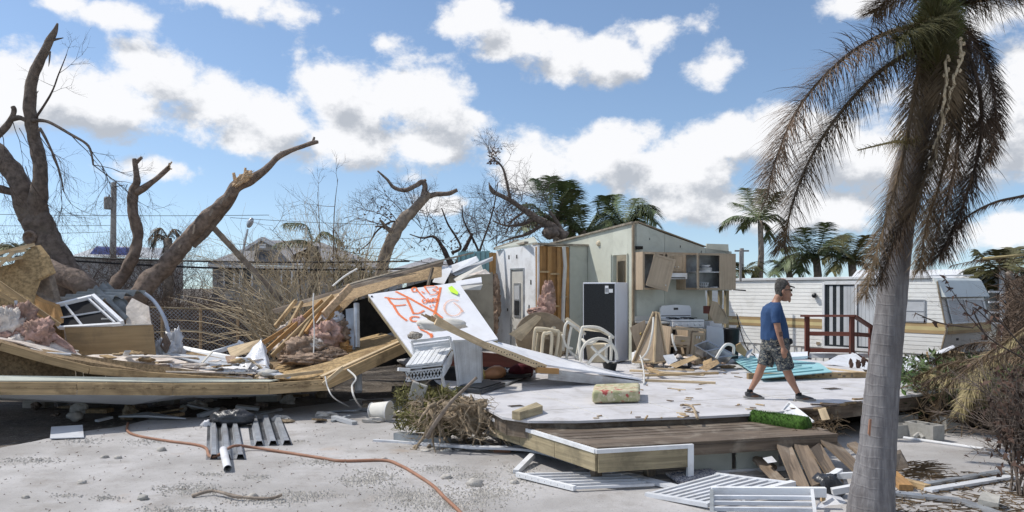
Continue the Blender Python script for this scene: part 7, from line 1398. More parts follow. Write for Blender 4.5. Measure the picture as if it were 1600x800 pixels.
for (a, b2, c2) in (((498, 470, 20), (500, 380, 20), (496, 300, 20)), ((520, 470, 20), (522, 340, 20), (528, 280, 20)), ((560, 470, 20), (575, 390, 20), (600, 330, 20)), ((470, 460, 20), (460, 400, 20), (420, 355, 20)), ((540, 460, 20), (520, 360, 20), (545, 400, 20))):
    s_ = smooth([(P(*a), .016), (P(*b2), .012), (P(*c2), .004)], 5); mb.tube([t[0] for t in s_], [t[1] for t in s_], 4, False)
    for t in s_[3::3]: twig(mb, t[0], V((rr(-1, 1), 0, rr(0, 1))), rr(.4, .9), .008, 2)
mb.build('tall_stems', 'twig_brown', dc, kind='stuff')
# green bush by grey house
mb = MB()
for k in range(900): p = P(R_.gauss(548, 22), R_.gauss(425, 16), 24 + rr(-.6, .6)); d2 = jit((0, 0, 0), .16); s_ = jit((0, 0, 0), .05); mb.poly([p, p + d2 * .5 + s_, p + d2])
gbsh = T('green_bush', 'small green bush in front of the grey roofed house', 'bush', tuple(P(548, 470, 24))); mb.build('foliage', 'palm_olive', gbsh); MB().tube([P(548, 480, 24), P(548, 430, 24)], .04, 5).build('stem', 'bark', gbsh)
# bare shrub with dark leaves, right foreground
sh = T('leafless_shrub', 'bare dark shrub with shrivelled leaves at the right foreground', 'shrub', tuple(G(1592, 770)))
mb = MB(); base = G(1598, 772)
for k in range(26): twig(mb, base + V((rr(-.10, .2), rr(-.1, .1), 0)), V((rr(-.22, .5), rr(-.4, .4), 1)), rr(.45, .85), .018, 3, .4)
mb.build('stems', 'bark', sh)
mb.v and None
mb2 = MB()
for k in range(1100): p = base + V((R_.gauss(.06, .17), rr(-.3, .3), rr(.25, 1.35))); mb2.poly([p, p + jit((0, 0, -.03), .05), p + jit((0, 0, -.03), .05)])
mb2.build('leaves', 'dead_leaf', sh, kind='stuff')
s2 = T('twig_branch', 'thin bare branch with curled dark leaves before the trailer nose', 'branch', tuple(P(1580, 560, 9)))
for pts in ([(1600, 560, 9), (1548, 530, 9), (1512, 490, 9), (1488, 455, 9), (1474, 430, 9)], [(1540, 525, 9), (1520, 480, 9), (1560, 515, 9)], [(1600, 545, 9), (1560, 500, 9), (1530, 478, 9), (1508, 470, 9)], [(1520, 512, 9), (1470, 505, 9), (1432, 490, 9)]):
    s_ = smooth([(P(*q_), .010 * (1 - .2 * k)) for k, q_ in enumerate(pts)], 5); MB().tube([t[0] for t in s_], [t[1] for t in s_], 4, False).build('stem', 'twig', s2)
    mb = MB()
    for t in s_[4::2]:
        for _ in range(3): mb.poly([t[0], t[0] + jit((0, 0, -.03), .05), t[0] + jit((0, 0, -.03), .05)])
    mb.build('leaves', 'dead_leaf', s2, kind='stuff')
# ------------------------------------------------------------------ chain link fence
cf = T('chain_link_fence', 'rusty chain link fence half hidden behind the blue pipe', 'fence', tuple(P(300, 540, 19.5)))
f0, f1 = P(235, 540, 19.0), P(520, 545, 20.5); top_ = V((0, 0, P(240, 480, 19.0).z - f0.z))
for k in range(5): p = f0.lerp(f1, .06 + k * .2); MB().tube([p - V((0, 0, .7)), p + top_ * 1.02], .035, 7).build('post', 'splint', cf)
MB().tube([f0 + top_, f1 + top_], .022, 6).build('top_rail', 'cane', cf)
mb = MB(); Lf = (f1 - f0).length; Hf = top_.length + .4; u_ = (f1 - f0).normalized(); st_ = .09
for k in range(int((Lf + Hf) / st_)):
    for sg in (1, -1):
        a0 = k * st_ - (Hf if sg > 0 else 0); pa_, pb_2 = (a0, 0), (a0 + Hf * sg, Hf)
        t0_, t1_ = 0, 1
        for lim, s0, ds in ((0, a0, sg * Hf), (Lf, a0, sg * Hf)):
            tt = (lim - s0) / ds
            if (s0 < lim) == (lim == 0) : t0_ = max(t0_, tt) if (lim == 0 and ds > 0) or (lim == Lf and ds < 0) else t0_
            if lim == 0 and ds < 0: t1_ = min(t1_, tt)
            if lim == Lf and ds > 0: t1_ = min(t1_, tt)
        if t1_ > t0_: mb.tube([f0 - V((0, 0, .4)) + u_ * (a0 + sg * Hf * t0_) + V((0, 0, Hf * t0_)), f0 - V((0, 0, .4)) + u_ * (a0 + sg * Hf * t1_) + V((0, 0, Hf * t1_))], .006, 3, False)
mb.build('wire_mesh', 'galv', cf, kind='stuff')
# ------------------------------------------------------------------ grey roofed house
hs = T('grey_house', 'pale house with grey hip roof and small gable behind the brush', 'house', tuple(P(450, 480, 46)))
d_ = 46; ez = P(400, 411, d_).z
wl = [P(332, 411, 45), P(600, 418, 47)]; bk_ = V((-1.5, 9, 0))
MB().slab([V((wl[0].x, wl[0].y, 0)), V((wl[1].x, wl[1].y, 0)), V((wl[1].x, wl[1].y, ez - .2)), V((wl[0].x, wl[0].y, ez - .2))], V((0, 8, 0))).build('wall', 'house_wall', hs)
rzv = P(450, 376, d_).z
e0_, e1_, e2_, e3_ = P(325, 412, 44.3), P(608, 420, 46.3), P(608, 420, 46.3) + V((-1, 10, 0)), P(325, 412, 44.3) + V((-1, 10, 0)); r0_, r1_ = P(415, 377, 50), P(500, 380, 50.5)
for pts in ([e0_, e1_, r1_, r0_], [e1_, e2_, r1_], [e3_, e0_, r0_]): MB().slab(pts, V((0, 0, .08))).build('roof_plane', 'shingle', hs)
MB().slab([e0_ + V((0, -.05, -.28)), e1_ + V((0, -.05, -.28)), e1_ + V((0, -.05, -.02)), e0_ + V((0, -.05, -.02))], V((0, .06, 0))).build('fascia', 'white_paint', hs)
ga = [P(382, 392, 45.2), P(410, 375, 45.2), P(440, 390, 45.2)]
gbl = MB().slab(ga, V((0, .1, 0))).build('gable', 'house_wall', hs)
for a, b2 in ((ga[0], ga[1]), (ga[1], ga[2])): MB().beam(a + V((0, -.1, .05)), b2 + V((0, -.1, .05)), .3, .14).build('barge_board', 'white_paint', gbl); MB().slab([a + V((0, -.1, .12)), b2 + V((0, -.1, .12)), r0_ + V((0, 0, .2)), r0_ + V((-.5, 0, .1))], V((0, 0, .05))).build('roof_plane', 'shingle', gbl)
MB().slab([P(404, 381, 45.15), P(416, 381, 45.15), P(416, 388, 45.15), P(404, 388, 45.15)], V((0, -.05, 0))).build('vent', 'white_paint', gbl)
for px in (350, 378, 440, 520, 560):
    w_ = MB().slab([P(px, 424, 44.9), P(px + 16, 424, 44.9), P(px + 16, 446, 44.9), P(px, 446, 44.9)], V((0, -.06, 0))).build('window', 'window_dark', hs)
    for x in (0, 16): MB().beam(P(px + x, 423, 44.8), P(px + x, 447, 44.8), .1, .08, V((1, 0, 0))).build('frame', 'white_paint', w_)
# another roof line behind the broken eave
h2 = T('far_house', 'low dark roof ridge far behind the broken eave', 'house', tuple(P(660, 440, 40))); rp0, rp1, rp2 = P(600, 424, 40), P(672, 402, 42), P(760, 424, 40)
MB().slab([rp0, rp1, rp2], V((0, 4, 0))).build('roof', 'shingle', h2); MB().slab([V((rp0.x + 1, 41, 0)), V((rp2.x - 1, 41, 0)), V((rp2.x - 1, 41, rp0.z)), V((rp0.x + 1, 41, rp0.z))], V((0, 3, 0))).build('wall', 'house_wall', h2)
bt = T('blue_tarp_roof', 'low roof covered by blue tarpaulin behind the thicket', 'house', tuple(P(160, 420, 42))); MB().slab([P(110, 400, 42), P(150, 386, 43), P(230, 390, 43), P(255, 404, 42)], V((0, 3, .2))).build('roof', 'window_blind', bt)
MB().slab([P(115, 403, 42.5), P(250, 406, 42.5), P(250, 470, 42.5), P(115, 470, 42.5)], V((0, 3, 0))).build('wall', 'house_wall', bt)
mtp = mat('tarp_blue', (.05, .09, .32, 1), .5, .2, 2, .2); MB().slab([P(150, 386, 41.6), P(205, 388, 41.6), P(205, 399, 41.4), P(140, 397, 41.4)], V((0, .05, .05))).build('tarp', 'tarp_blue', bt)
# ------------------------------------------------------------------ utility pole, street lamp, wires
up_ = T('utility_pole', 'grey utility pole with transformer can left of the broken tree', 'utility pole', (P(175, 450, 36).x, 36, 0))
pp_ = P(178, 285, 36); MB().tube([V((P(175, 450, 36).x, 36, 0)), pp_], [.16, .11], 10).build('pole', 'pole', up_)
MB().lathe([(.001, 0), (.16, 0), (.18, .05), (.18, .5), (.15, .56), (.001, .58)], P(169, 327, 35.8), 12).build('transformer', 'pole', up_); MB().tube([P(170, 311, 35.8), P(171, 304, 35.8)], .03, 6).build('bushing', 'grey_sheet', up_)
MB().tube([P(178, 292, 35.9), P(194, 289, 35.9), P(196, 295, 35.9), P(199, 288, 35.9)], .02, 5).build('bracket', 'dark_metal', up_)
sl = T('street_lamp', 'grey street lamp with oval head above the grey house', 'street lamp', (P(378, 450, 38).x, 38, 0))
MB().tube([V((P(372, 450, 38).x, 38, 0)), P(378, 400, 38), P(387, 358, 38)], [.09, .07, .05], 8).build('post', 'galv', sl); MB().lump(P(391, 348, 38), (.14, .16, .27), 1, 0, 1, 10, V((.9, 0, -.4)), V((0, 1, 0)), V((.4, 0, .9))).build('lamp_head', 'galv', sl, True)
for k, (a, b2, sag, r_, lab) in enumerate([((-50, 334, 36), (420, 336, 36), 2, .012, 'thin upper power line behind the left trees'), ((-50, 352, 36), (178, 352, 36), 1, .010, 'second thin power line left of the pole'), ((-50, 366, 36), (178, 362, 36), 1, .010, 'third thin power line left of the pole'), ((80, 400, 19.5), (640, 408, 19.5), 5, .022, 'thick black cable sagging before the grey house'), ((80, 405, 19.5), (640, 420, 19.5), 7, .022, 'lower thick black cable sagging before the thicket'), ((360, 340, 34), (640, 352, 34), 2, .010, 'thin wire running right from the leaning tree'), ((350, 380, 34), (620, 388, 34), 3, .010, 'thin low wire crossing over the house roof'), ((520, 390, 30), (790, 422, 30), 3, .012, 'thin wire behind the curved bare tree')]):
    p0_, p1_ = P(*a), P(*b2); MB().tube([p0_.lerp(p1_, t / 12) - V((0, 0, sag / FPX * a[2] * 4 * (t / 12) * (1 - t / 12))) for t in range(13)], r_, 4, False).build('cable', 'wire', label=lab, cat='cable')
up2 = T('utility_pole', 'small far pole between kitchen wall and lone palm', 'utility pole', (P(1159, 450, 60).x, 60, 0)); MB().tube([V((P(1159, 450, 60).x, 60, 0)), P(1159, 388, 60)], .16, 8).build('pole', 'pole', up2); MB().beam(P(1148, 392, 60), P(1170, 392, 60), .12, .12).build('cross_arm', 'pole', up2)
fp_ = T('roof_post', 'short post standing past the broken end of the kitchen wall', 'post', tuple(P(1158, 430, 24))); MB().beam(P(1157, 392, 24), P(1157, 440, 24), .06, .06, V((1, 0, 0))).build('post', 'pole', fp_)
# ------------------------------------------------------------------ travel trailer
TA_ = V((.602, -.799, 0)); TB_ = V((.799, .602, 0)); TR0 = V((11.0, 20.2, 0)) - TA_ * 5.88
def TQ(s, z, w=0.0): return TR0 + TA_ * s + TB_ * w + V((0, 0, z))
tl = T('travel_trailer', 'white ribbed travel trailer with tan stripe and sloping nose', 'trailer', tuple(TQ(3, 0, 1.2)))
W_ = 2.55
prof = [(-2.0, .42), (-2.0, 2.40), (5.46, 2.43), (5.58, 2.40), (5.66, 2.30), (5.78, 1.72), (5.92, 1.12), (5.90, .98), (5.76, .45), (5.72, .42)]
MB().slab([TQ(s, z, .02) for s, z in prof], TB_ * (W_ - .04)).build('shell', 'trailer_white', tl)
# lapped siding on the long side, split round the sliding door
sd0, sd1 = 2.55, 4.45
def xmax(z):
    for (s0, z0), (s1, z1) in zip(prof[2:], prof[3:]):
        if z1 <= z <= z0: return s0 + (s1 - s0) * (z0 - z) / max(1e-6, z0 - z1)
    return 5.46
def siding(a, b_fn, z0, z1, step, mt, name):
    mb = MB(); z_ = z0
    while z_ < z1 - 1e-4:
        zt = min(z_ + step, z1); zm = z_ + (zt - z_) * .86
        for (za, oa, zb, ob) in ((z_, .0, z_ + .010, -.006), (z_ + .010, -.006, zt, 0)):
            mb.poly([TQ(a, za, oa), TQ(b_fn(za), za, oa), TQ(b_fn(zb), zb, ob), TQ(a, zb, ob)])
        z_ = zt
    return mb.build(name, mt, tl)
siding(-2.0, lambda z: sd0 - .06, .44, .98, .11, 'trailer_white', 'lower_siding'); siding(-2.0, lambda z: sd0 - .06, 1.26, 2.38, .11, 'trailer_white', 'upper_siding')
siding(sd1 + .06, lambda z: xmax(z) - .02, .44, .98, .11, 'trailer_white', 'lower_siding'); siding(sd1 + .06, lambda z: xmax(z) - .02, 1.26, 2.38, .11, 'trailer_white', 'upper_siding')
for z0, z1, mt in ((.985, 1.07, 'stripe_tan'), (1.07, 1.17, 'stripe_cream'), (1.17, 1.255, 'stripe_tan')):
    for a, b2 in ((-2.0, sd0 - .06), (sd1 + .06, 5.90 if z1 < 1.2 else 5.88)): MB().slab([TQ(a, z0, -.012), TQ(b2, z0, -.012), TQ(b2, z1, -.012), TQ(a, z1, -.012)], TB_ * .03).build('stripe', mt, tl)
    MB().slab([TQ(5.90, z0, .03) + TA_ * .012, TQ(5.90, z0, W_ - .03) + TA_ * .012, TQ(5.905, z1, W_ - .03) + TA_ * .012, TQ(5.905, z1, .03) + TA_ * .012], TA_ * .02).build('stripe', mt, tl)
MB().slab([TQ(-2.0, 2.385, -.05), TQ(5.5, 2.415, -.05), TQ(5.5, 2.47, -.05), TQ(-2.0, 2.45, -.05)], TB_ * .07).build('roof_gutter', 'white_paint', tl)
MB().slab([TQ(-2.0, 2.43, 0), TQ(5.48, 2.455, 0), TQ(5.48, 2.50, W_), TQ(-2, 2.47, W_)], V((0, 0, .03))).build('roof', 'white_paint', tl)
# nose: overhanging cap, wide window
np_ = [(5.60, 2.42), (5.68, 2.36), (5.86, 1.98), (5.89, 1.93), (5.80, 1.93), (5.74, 1.94), (5.60, 2.30)]
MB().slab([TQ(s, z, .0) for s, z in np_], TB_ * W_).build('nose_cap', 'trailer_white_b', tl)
def NQ(z, w, o): # point on nose plane
    s = 5.78 + (1.72 - z) * (5.92 - 5.78) / (1.72 - 1.12); return TQ(s + o, z, w)
nf = MB().slab([NQ(1.26, .30, .012), NQ(1.26, W_ - .25, .012), NQ(1.86, W_ - .25, .012), NQ(1.86, .30, .012)], TA_ * .02).build('front_window', 'window_blind', tl)
for w0, w1, z0, z1 in ((.26, W_ - .21, 1.84, 1.89), (.26, W_ - .21, 1.24, 1.28), (.26, .31, 1.28, 1.84), (W_ - .26, W_ - .21, 1.28, 1.84), (1.2, 1.24, 1.28, 1.84), (.31, W_ - .26, 1.55, 1.57)): MB().slab([NQ(z0, w0, .033), NQ(z0, w1, .033), NQ(z1, w1, .033), NQ(z1, w0, .033)], TA_ * .015).build('frame', 'galv', nf)
for px_ in (.4, W_ - .4): MB().box(NQ(.85, px_, .01), (.03, .08, .06), TA_, TB_).build('marker_light', 'dark_metal', tl)
MB().beam(TQ(5.68, 2.33, -.018), TQ(5.90, 1.12, -.018), .03, .03).build('edge_trim', 'trim_brown', tl); MB().beam(TQ(5.90, 1.1, -.018), TQ(5.75, .45, -.018), .03, .03).build('edge_trim', 'trim_brown', tl)
# side window
sw = MB().slab([TQ(4.75, 1.30, -.02), TQ(5.35, 1.30, -.02), TQ(5.35, 1.82, -.02), TQ(4.75, 1.82, -.02)], TB_ * .02).build('side_window', 'window_blind', tl)
for a, b2, z0, z1 in ((4.71, 5.39, 1.82, 1.86), (4.71, 5.39, 1.26, 1.30), (4.71, 4.75, 1.30, 1.82), (5.35, 5.39, 1.30, 1.82), (4.75, 5.35, 1.55, 1.565)): MB().slab([TQ(a, z0, -.03), TQ(b2, z0, -.03), TQ(b2, z1, -.03), TQ(a, z1, -.03)], TB_ * .015).build('frame', 'galv', sw)
# sliding door with blinds
do = MB().slab([TQ(sd0, .48, -.01), TQ(sd1, .48, -.01), TQ(sd1, 2.26, -.01), TQ(sd0, 2.26, -.01)], TB_ * .02).build('sliding_door', 'window_dark', tl)
for a, b2, z0, z1 in ((sd0 - .07, sd0, .44, 2.34), (sd1, sd1 + .07, .44, 2.34), (sd0, sd1, 2.26, 2.36), (sd0, sd1, .42, .50), ((sd0 + sd1) / 2 - .03, (sd0 + sd1) / 2 + .03, .5, 2.26)): MB().slab([TQ(a, z0, -.05), TQ(b2, z0, -.05), TQ(b2, z1, -.05), TQ(a, z1, -.05)], TB_ * .035).build('frame', 'white_paint', do)
for k in range(17):
    if k in (0, 2, 4): continue
    a = sd0 + .03 + k * .108; 
    if abs(a + .05 - (sd0 + sd1) / 2) < .05: continue
    MB().slab([TQ(a, .55, -.014), TQ(a + .103, .55, -.016), TQ(a + .103, 2.22, -.016), TQ(a, 2.22, -.014)], TB_ * .003).build('blind_slat', 'window_blind', do)
MB().lump(TQ(2.25, 1.95, -.08), (.07, .08, .07), 2, .2, 1.5, 8).build('porch_light', 'dark_metal', tl, True)
MB().slab([TQ(2.28, .52, -.02), TQ(2.40, .52, -.02), TQ(2.40, .60, -.02), TQ(2.28, .60, -.02)], -TB_ * .01).build('outlet_plate', 'trim_brown', tl)
mb = MB()
for k in range(64): s = -1.9 + k * .118; o0 = .02 + .02 * (k % 2); mb.slab([TQ(s, .02, o0), TQ(s + .112, .02, o0), TQ(s + .112, .41, o0), TQ(s, .41, o0)], TB_ * .01)
mb.build('skirting', 'trailer_white', tl)
# porch with reddish railing
po = T('trailer_porch', 'reddish brown wooden railing and white porch at the trailer door', 'porch', tuple(P(1310, 560, 19.8)))
def PR(px, py, d_=19.6): return P(px, py, d_)
MB().slab([PR(1258, 552, 20), PR(1335, 552, 19.4), PR(1362, 552, 20.4), PR(1300, 549, 22)], V((0, 0, -.12))).build('porch_floor', 'white_paint', po)
for px, y0, y1, d_ in ((1261, 493, 556, 20.0), (1331, 493, 558, 19.3), (1361, 510, 560, 20.0)): MB().beam(PR(px, y1, d_), PR(px, y0, d_), .10, .10, V((1, 0, 0))).build('post', 'rail_red', po)
for a, b2, w, h_ in (((1252, 493.5, 20.05), (1337, 493.5, 19.25), .16, .05), ((1262, 521, 20.0), (1330, 522, 19.3), .06, .10), ((1262, 547, 20.0), (1330, 548, 19.3), .06, .10), ((1335, 494, 19.25), (1366, 514, 20.0), .14, .05), ((1332, 522, 19.3), (1361, 524, 20.0), .06, .10), ((1332, 553, 19.3), (1361, 570, 19.6), .06, .12)): MB().beam(PR(*a), PR(*b2), w, h_).build('rail', 'rail_red', po)
MB().beam(PR(1331, 553, 19.2), PR(1362, 574, 18.6), .05, .07).build('stringer', 'white_paint', po)
for px, d_ in ((1263, 20), (1328, 19.5), (1300, 21.5)): q_ = PR(px, 560, d_); MB().beam(V((q_.x, q_.y, 0)), V((q_.x, q_.y, .42)), .12, .12, V((1, 0, 0))).build('support', 'deck_wood', po)
# structure behind the nose
b2_ = T('white_building', 'small white gabled building behind the trailer nose', 'building', tuple(P(1530, 560, 26)))
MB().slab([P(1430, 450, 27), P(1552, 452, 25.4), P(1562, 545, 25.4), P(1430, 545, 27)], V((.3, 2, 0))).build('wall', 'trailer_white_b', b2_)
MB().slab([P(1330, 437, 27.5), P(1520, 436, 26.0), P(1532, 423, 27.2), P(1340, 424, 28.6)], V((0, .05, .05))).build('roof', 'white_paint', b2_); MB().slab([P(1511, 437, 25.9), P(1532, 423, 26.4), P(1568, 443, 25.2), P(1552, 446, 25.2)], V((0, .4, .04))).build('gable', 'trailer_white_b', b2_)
for a, b2 in (((1508, 438, 25.6), (1532, 423, 26.0)), ((1531, 423, 26.0), (1569, 444, 24.9))): MB().beam(P(*a), P(*b2), .12, .1).build('barge_board', 'white_paint', b2_)
wz = MB().slab([P(1546, 456, 25.0), P(1560, 456, 25.0), P(1562, 505, 25.0), P(1550, 505, 25.0)], V((0, .03, 0))).build('window', 'window_dark', b2_)
for yy in (456, 472, 488, 505): MB().beam(P(1545, yy, 24.95), P(1563, yy, 24.95), .05, .06).build('frame', 'white_paint', wz)
MB().box(P(1566, 480, 24.9), (.12, .12, 2.4)).build('corner_board', 'white_paint', b2_)
# cardboard box before the trailer
cb = T('cardboard_box', 'open brown cardboard box on the heap before the trailer', 'box', tuple(P(1490, 575, 14.8)))
MB().slab([P(1460, 553, 14.8), P(1508, 551, 14.9), P(1508, 573, 14.9), P(1464, 578, 14.8)], V((.1, .5, 0))).build('carton', 'cardboard', cb); MB().slab([P(1450, 550, 14.9), P(1463, 553, 14.8), P(1464, 578, 14.8), P(1454, 582, 14.9)], V((.02, .03, 0))).build('flap', 'white_paint', cb); MB().slab([P(1458, 553, 14.8), P(1490, 540, 15.2), P(1494, 544, 15.1), P(1470, 553, 14.7)], V((0, .02, .01))).build('flap', 'white_paint', cb)
sheet('crumpled white sheet on the ground beneath the trailer window', [(1405, 558, 17.5), (1452, 562, 17), (1452, 582, 16.2), (1418, 588, 16)], 'white_metal', V((0, .02, .02)), 'metal sheet', 'metal_sheet')
sheet('dark board standing behind the cinder blocks at right', [(1486, 632, 12.6), (1570, 634, 12.4), (1570, 660, 12.4), (1486, 656, 12.6)], 'deck_wood', V((0, .05, 0)))
MB().tube([t[0] for t in smooth([(P(1151, 490, 19), 1), (P(1158, 520, 18.8), 1), (P(1168, 545, 18.5), 1), (P(1185, 560, 18), 1)], 6)], .012, 5).build('cable', 'wire', label='thin dark cable hanging from the broken kitchen wall end', cat='cable')
MB().tube([t[0] for t in smooth([(P(1152, 492, 19), 1), (P(1164, 520, 18.8), 1), (P(1180, 543, 18.5), 1), (P(1196, 560, 18), 1)], 6)], .009, 5).build('cable', 'galv', label='thin grey cable beside the dark one at wall end', cat='cable')
# ------------------------------------------------------------------ the walking man
DM = FPX * (CH - FZ) / (625 - HY); PM = FPX / DM; MO = V(((1215 - 800) / FPX * DM, DM, FZ))
man = T('person', 'man in blue T-shirt, camouflage shorts and sunglasses walking across the pale floor', 'person', tuple(MO))
def H(px, py, y=0.0): return MO + V(((px - 1215) / PM, y, (625 - py) / PM))
def remesh(mb, name, mt, par, vox=.009, it=3):
    me = bpy.data.meshes.new(name); me.from_pydata([tuple(V(p) - V(par['_o'])) for p in mb.v], [], mb.f); o = bpy.data.objects.new(name, me); col.objects.link(o)
    r_ = o.modifiers.new('r', 'REMESH'); r_.mode = 'VOXEL'; r_.voxel_size = vox; s_ = o.modifiers.new('s', 'SMOOTH'); s_.iterations = it; s_.factor = .5
    dg = bpy.context.evaluated_depsgraph_get(); ev = o.evaluated_get(dg); m2 = bpy.data.meshes.new_from_object(ev); o.modifiers.clear(); o.data = m2; bpy.data.meshes.remove(me)
    m2.polygons.foreach_set('use_smooth', [True] * len(m2.polygons)); m2.materials.clear(); m2.materials.append(MATS[mt]); o.parent = par; ALL.append(o); return o
def rings(mb, rows, n=20, closed=True):
    """rows: (centre, x half, y half, tilt x) horizontal elliptical rings bottom to top"""
    i0 = len(mb.v)
    for c, rx, ry, *tl_ in rows:
        tx = tl_[0] if tl_ else 0
        for j in range(n): a = 2 * math.pi * j / n; x = math.cos(a) * rx; mb.v.append(V(c) + V((x, math.sin(a) * ry, x * tx)))
    for k in range(len(rows) - 1):
        for j in range(n): a = i0 + k * n + j; b_ = i0 + k * n + (j + 1) % n; mb.face((a, b_, b_ + n, a + n), [(0, 0)] * 4)
    mb.face(tuple(i0 + j for j in range(n))[::-1], [(0, 0)] * n); e = i0 + (len(rows) - 1) * n; mb.face(tuple(e + j for j in range(n)), [(0, 0)] * n)
def tb(mb, pts, n=14): s_ = smooth([(p, r) for p, r in pts], 5); mb.tube([t[0] for t in s_], [t[1] for t in s_], n)
NY, FY = -.10, .10                                         # near leg, far leg
body = MB()
rings(body, [(H(1212, 540), .13, .16), (H(1211, 525), .165, .165), (H(1209.5, 507), .165, .165), (H(1207, 490), .14, .17), (H(1208, 480), .11, .17), (H(1211, 474), .065, .09), (H(1214, 468), .058, .06), (H(1218, 460), .06, .06)])
# near (front) leg, far (rear) leg
tb(body, [(H(1212, 540, NY), .10), (H(1219, 560, NY), .085), (H(1226, 578, NY), .064), (H(1231, 590, NY), .060), (H(1237, 602, NY), .045), (H(1243, 613, NY), .036), (H(1244, 620, NY), .04)])
tb(body, [(H(1208, 540, FY), .10), (H(1201, 558, FY), .082), (H(1193, 574, FY), .062), (H(1188, 588, FY), .060), (H(1182, 600, FY), .044), (H(1176.5, 610, FY), .036), (H(1176, 617, FY), .04)])
# near arm hanging, far arm behind
SH = -.19
tb(body, [(H(1206, 481, SH + .03), .055), (H(1204, 492, SH - .03), .052), (H(1206, 508, SH - .05), .046), (H(1208, 519, SH - .06), .041), (H(1211, 530, SH - .06), .037), (H(1214, 540, SH - .06), .028)])
tb(body, [(H(1208, 481, -SH - .03), .055), (H(1212, 494, -SH + .03), .050), (H(1218, 510, -SH + .04), .042), (H(1222, 520, -SH + .04), .038), (H(1228, 530, -SH + .03), .030)])
# head
hc = H(1226, 453.5)
rings(body, [(H(1224, 470.5), .030, .035, -.2), (H(1227.5, 468), .062, .055, -.2), (H(1227, 464), .078, .066, -.2), (H(1225.5, 459), .088, .072, -.2), (H(1224.5, 453), .098, .077, -.2), (H(1224, 447), .102, .079, -.2), (H(1223.5, 441), .092, .074, -.2), (H(1223, 437), .066, .055, -.2), (H(1223, 435), .03, .03, -.2)])
tb(body, [(H(1233.5, 454), .010), (H(1235.6, 458), .011), (H(1237.2, 461.2), .012), (H(1235, 462.6), .010)], 8)     # nose
tb(body, [(H(1234, 467), .016), (H(1236, 467.4), .014)], 8); tb(body, [(H(1233, 470), .026), (H(1235, 471), .018)], 8)  # mouth, chin
for sgn in (-1, 1): tb(body, [(H(1222, 452, sgn * .074), .014), (H(1220.5, 456, sgn * .082), .02), (H(1222, 461, sgn * .074), .012)], 8)   # ears
for sgn in (-1, 1): body.lump(H(1233.5, 454.5, sgn * .03), (.014, .014, .012), 1, 0, n=5)                              # eye mounds
# hands: palm, four fingers, thumb
def hand(wx, wy, y, lean):
    w = H(wx, wy, y); f = V((lean, 0, -1)).normalized(); s_ = V((1, 0, lean)).normalized()
    tb(body, [(w, .028), (w + f * .035, .036), (w + f * .075, .040), (w + f * .095, .034)], 12)
    for k, L in enumerate((.075, .085, .08, .062)):
        b_ = w + f * .085 + s_ * (-.028 + k * .0185) + V((0, rr(-.004, .004), 0)); tb(body, [(b_, .0105), (b_ + f * L * .5 + s_ * .004, .010), (b_ + f * L * .8 + s_ * .010 + V((0, .012, 0)), .009), (b_ + f * L + s_ * .016 + V((0, .024, 0)), .007)], 8)
    b_ = w + f * .03 + s_ * .028; tb(body, [(b_, .014), (b_ + f * .03 + s_ * .022, .012), (b_ + f * .065 + s_ * .026, .009)], 8)
hand(1214.5, 540, SH - .06, .12); hand(1229, 531, -SH + .03, .3)
bd = remesh(body, 'body', 'skin', man, .0085, 2)
# tattoo patch and watch
MB().tube([H(1208.5, 517, SH - .062), H(1210, 524, SH - .062)], [.0425, .0405], 14, False).build('tattoo', 'skin_ink', man, True)
# T-shirt
sh_ = MB()
rings(sh_, [(H(1211, 531), .207, .195), (H(1210.5, 524), .200, .19), (H(1210, 510), .190, .19), (H(1208, 498), .172, .192), (H(1206.5, 488), .155, .20), (H(1207, 480), .128, .20), (H(1210, 474.5), .085, .12), (H(1212, 471.5), .07, .078)])
tb(sh_, [(H(1206.5, 479, SH + .06), .072), (H(1205.5, 486, SH - .005), .074), (H(1204.5, 495, SH - .03), .070), (H(1205, 504, SH - .045), .068)])
tb(sh_, [(H(1207.5, 479, -SH - .06), .072), (H(1209, 486, -SH + .005), .074), (H(1211.5, 496, -SH + .03), .070), (H(1214, 504, -SH + .035), .066)])
for v_ in range(len(sh_.v)): p = sh_.v[v_]; sh_.v[v_] = p + V((noise.noise(p * 11), noise.noise(p * 11 + V((4, 0, 0))), noise.noise(p * 9 + V((0, 6, 0))))) * .010
remesh(sh_, 'shirt', 'shirt', man, .010, 2)
# shorts
so_ = MB()
rings(so_, [(H(1212.5, 547), .19, .19), (H(1212, 538), .200, .20), (H(1211.5, 529), .198, .195), (H(1211, 526), .188, .185)])
tb(so_, [(H(1213, 540, NY), .13), (H(1217, 552, NY), .128), (H(1221, 564, NY), .120), (H(1224, 576, NY), .122)], 18)
tb(so_, [(H(1209, 540, FY), .13), (H(1205, 552, FY), .128), (H(1201, 562, FY), .118), (H(1198, 572, FY), .118)], 18)
for v_ in range(len(so_.v)): p = so_.v[v_]; so_.v[v_] = p + V((noise.noise(p * 10), noise.noise(p * 10 + V((4, 0, 0))), noise.noise(p * 8 + V((0, 6, 0))))) * .014
remesh(so_, 'shorts', 'camo', man, .010, 2)
MB().lump(H(1232.5, 533, -.06), (.035, .05, .045), 2, .15, 1.5, 8).build('belt_pouch', 'dark_metal', man, True)
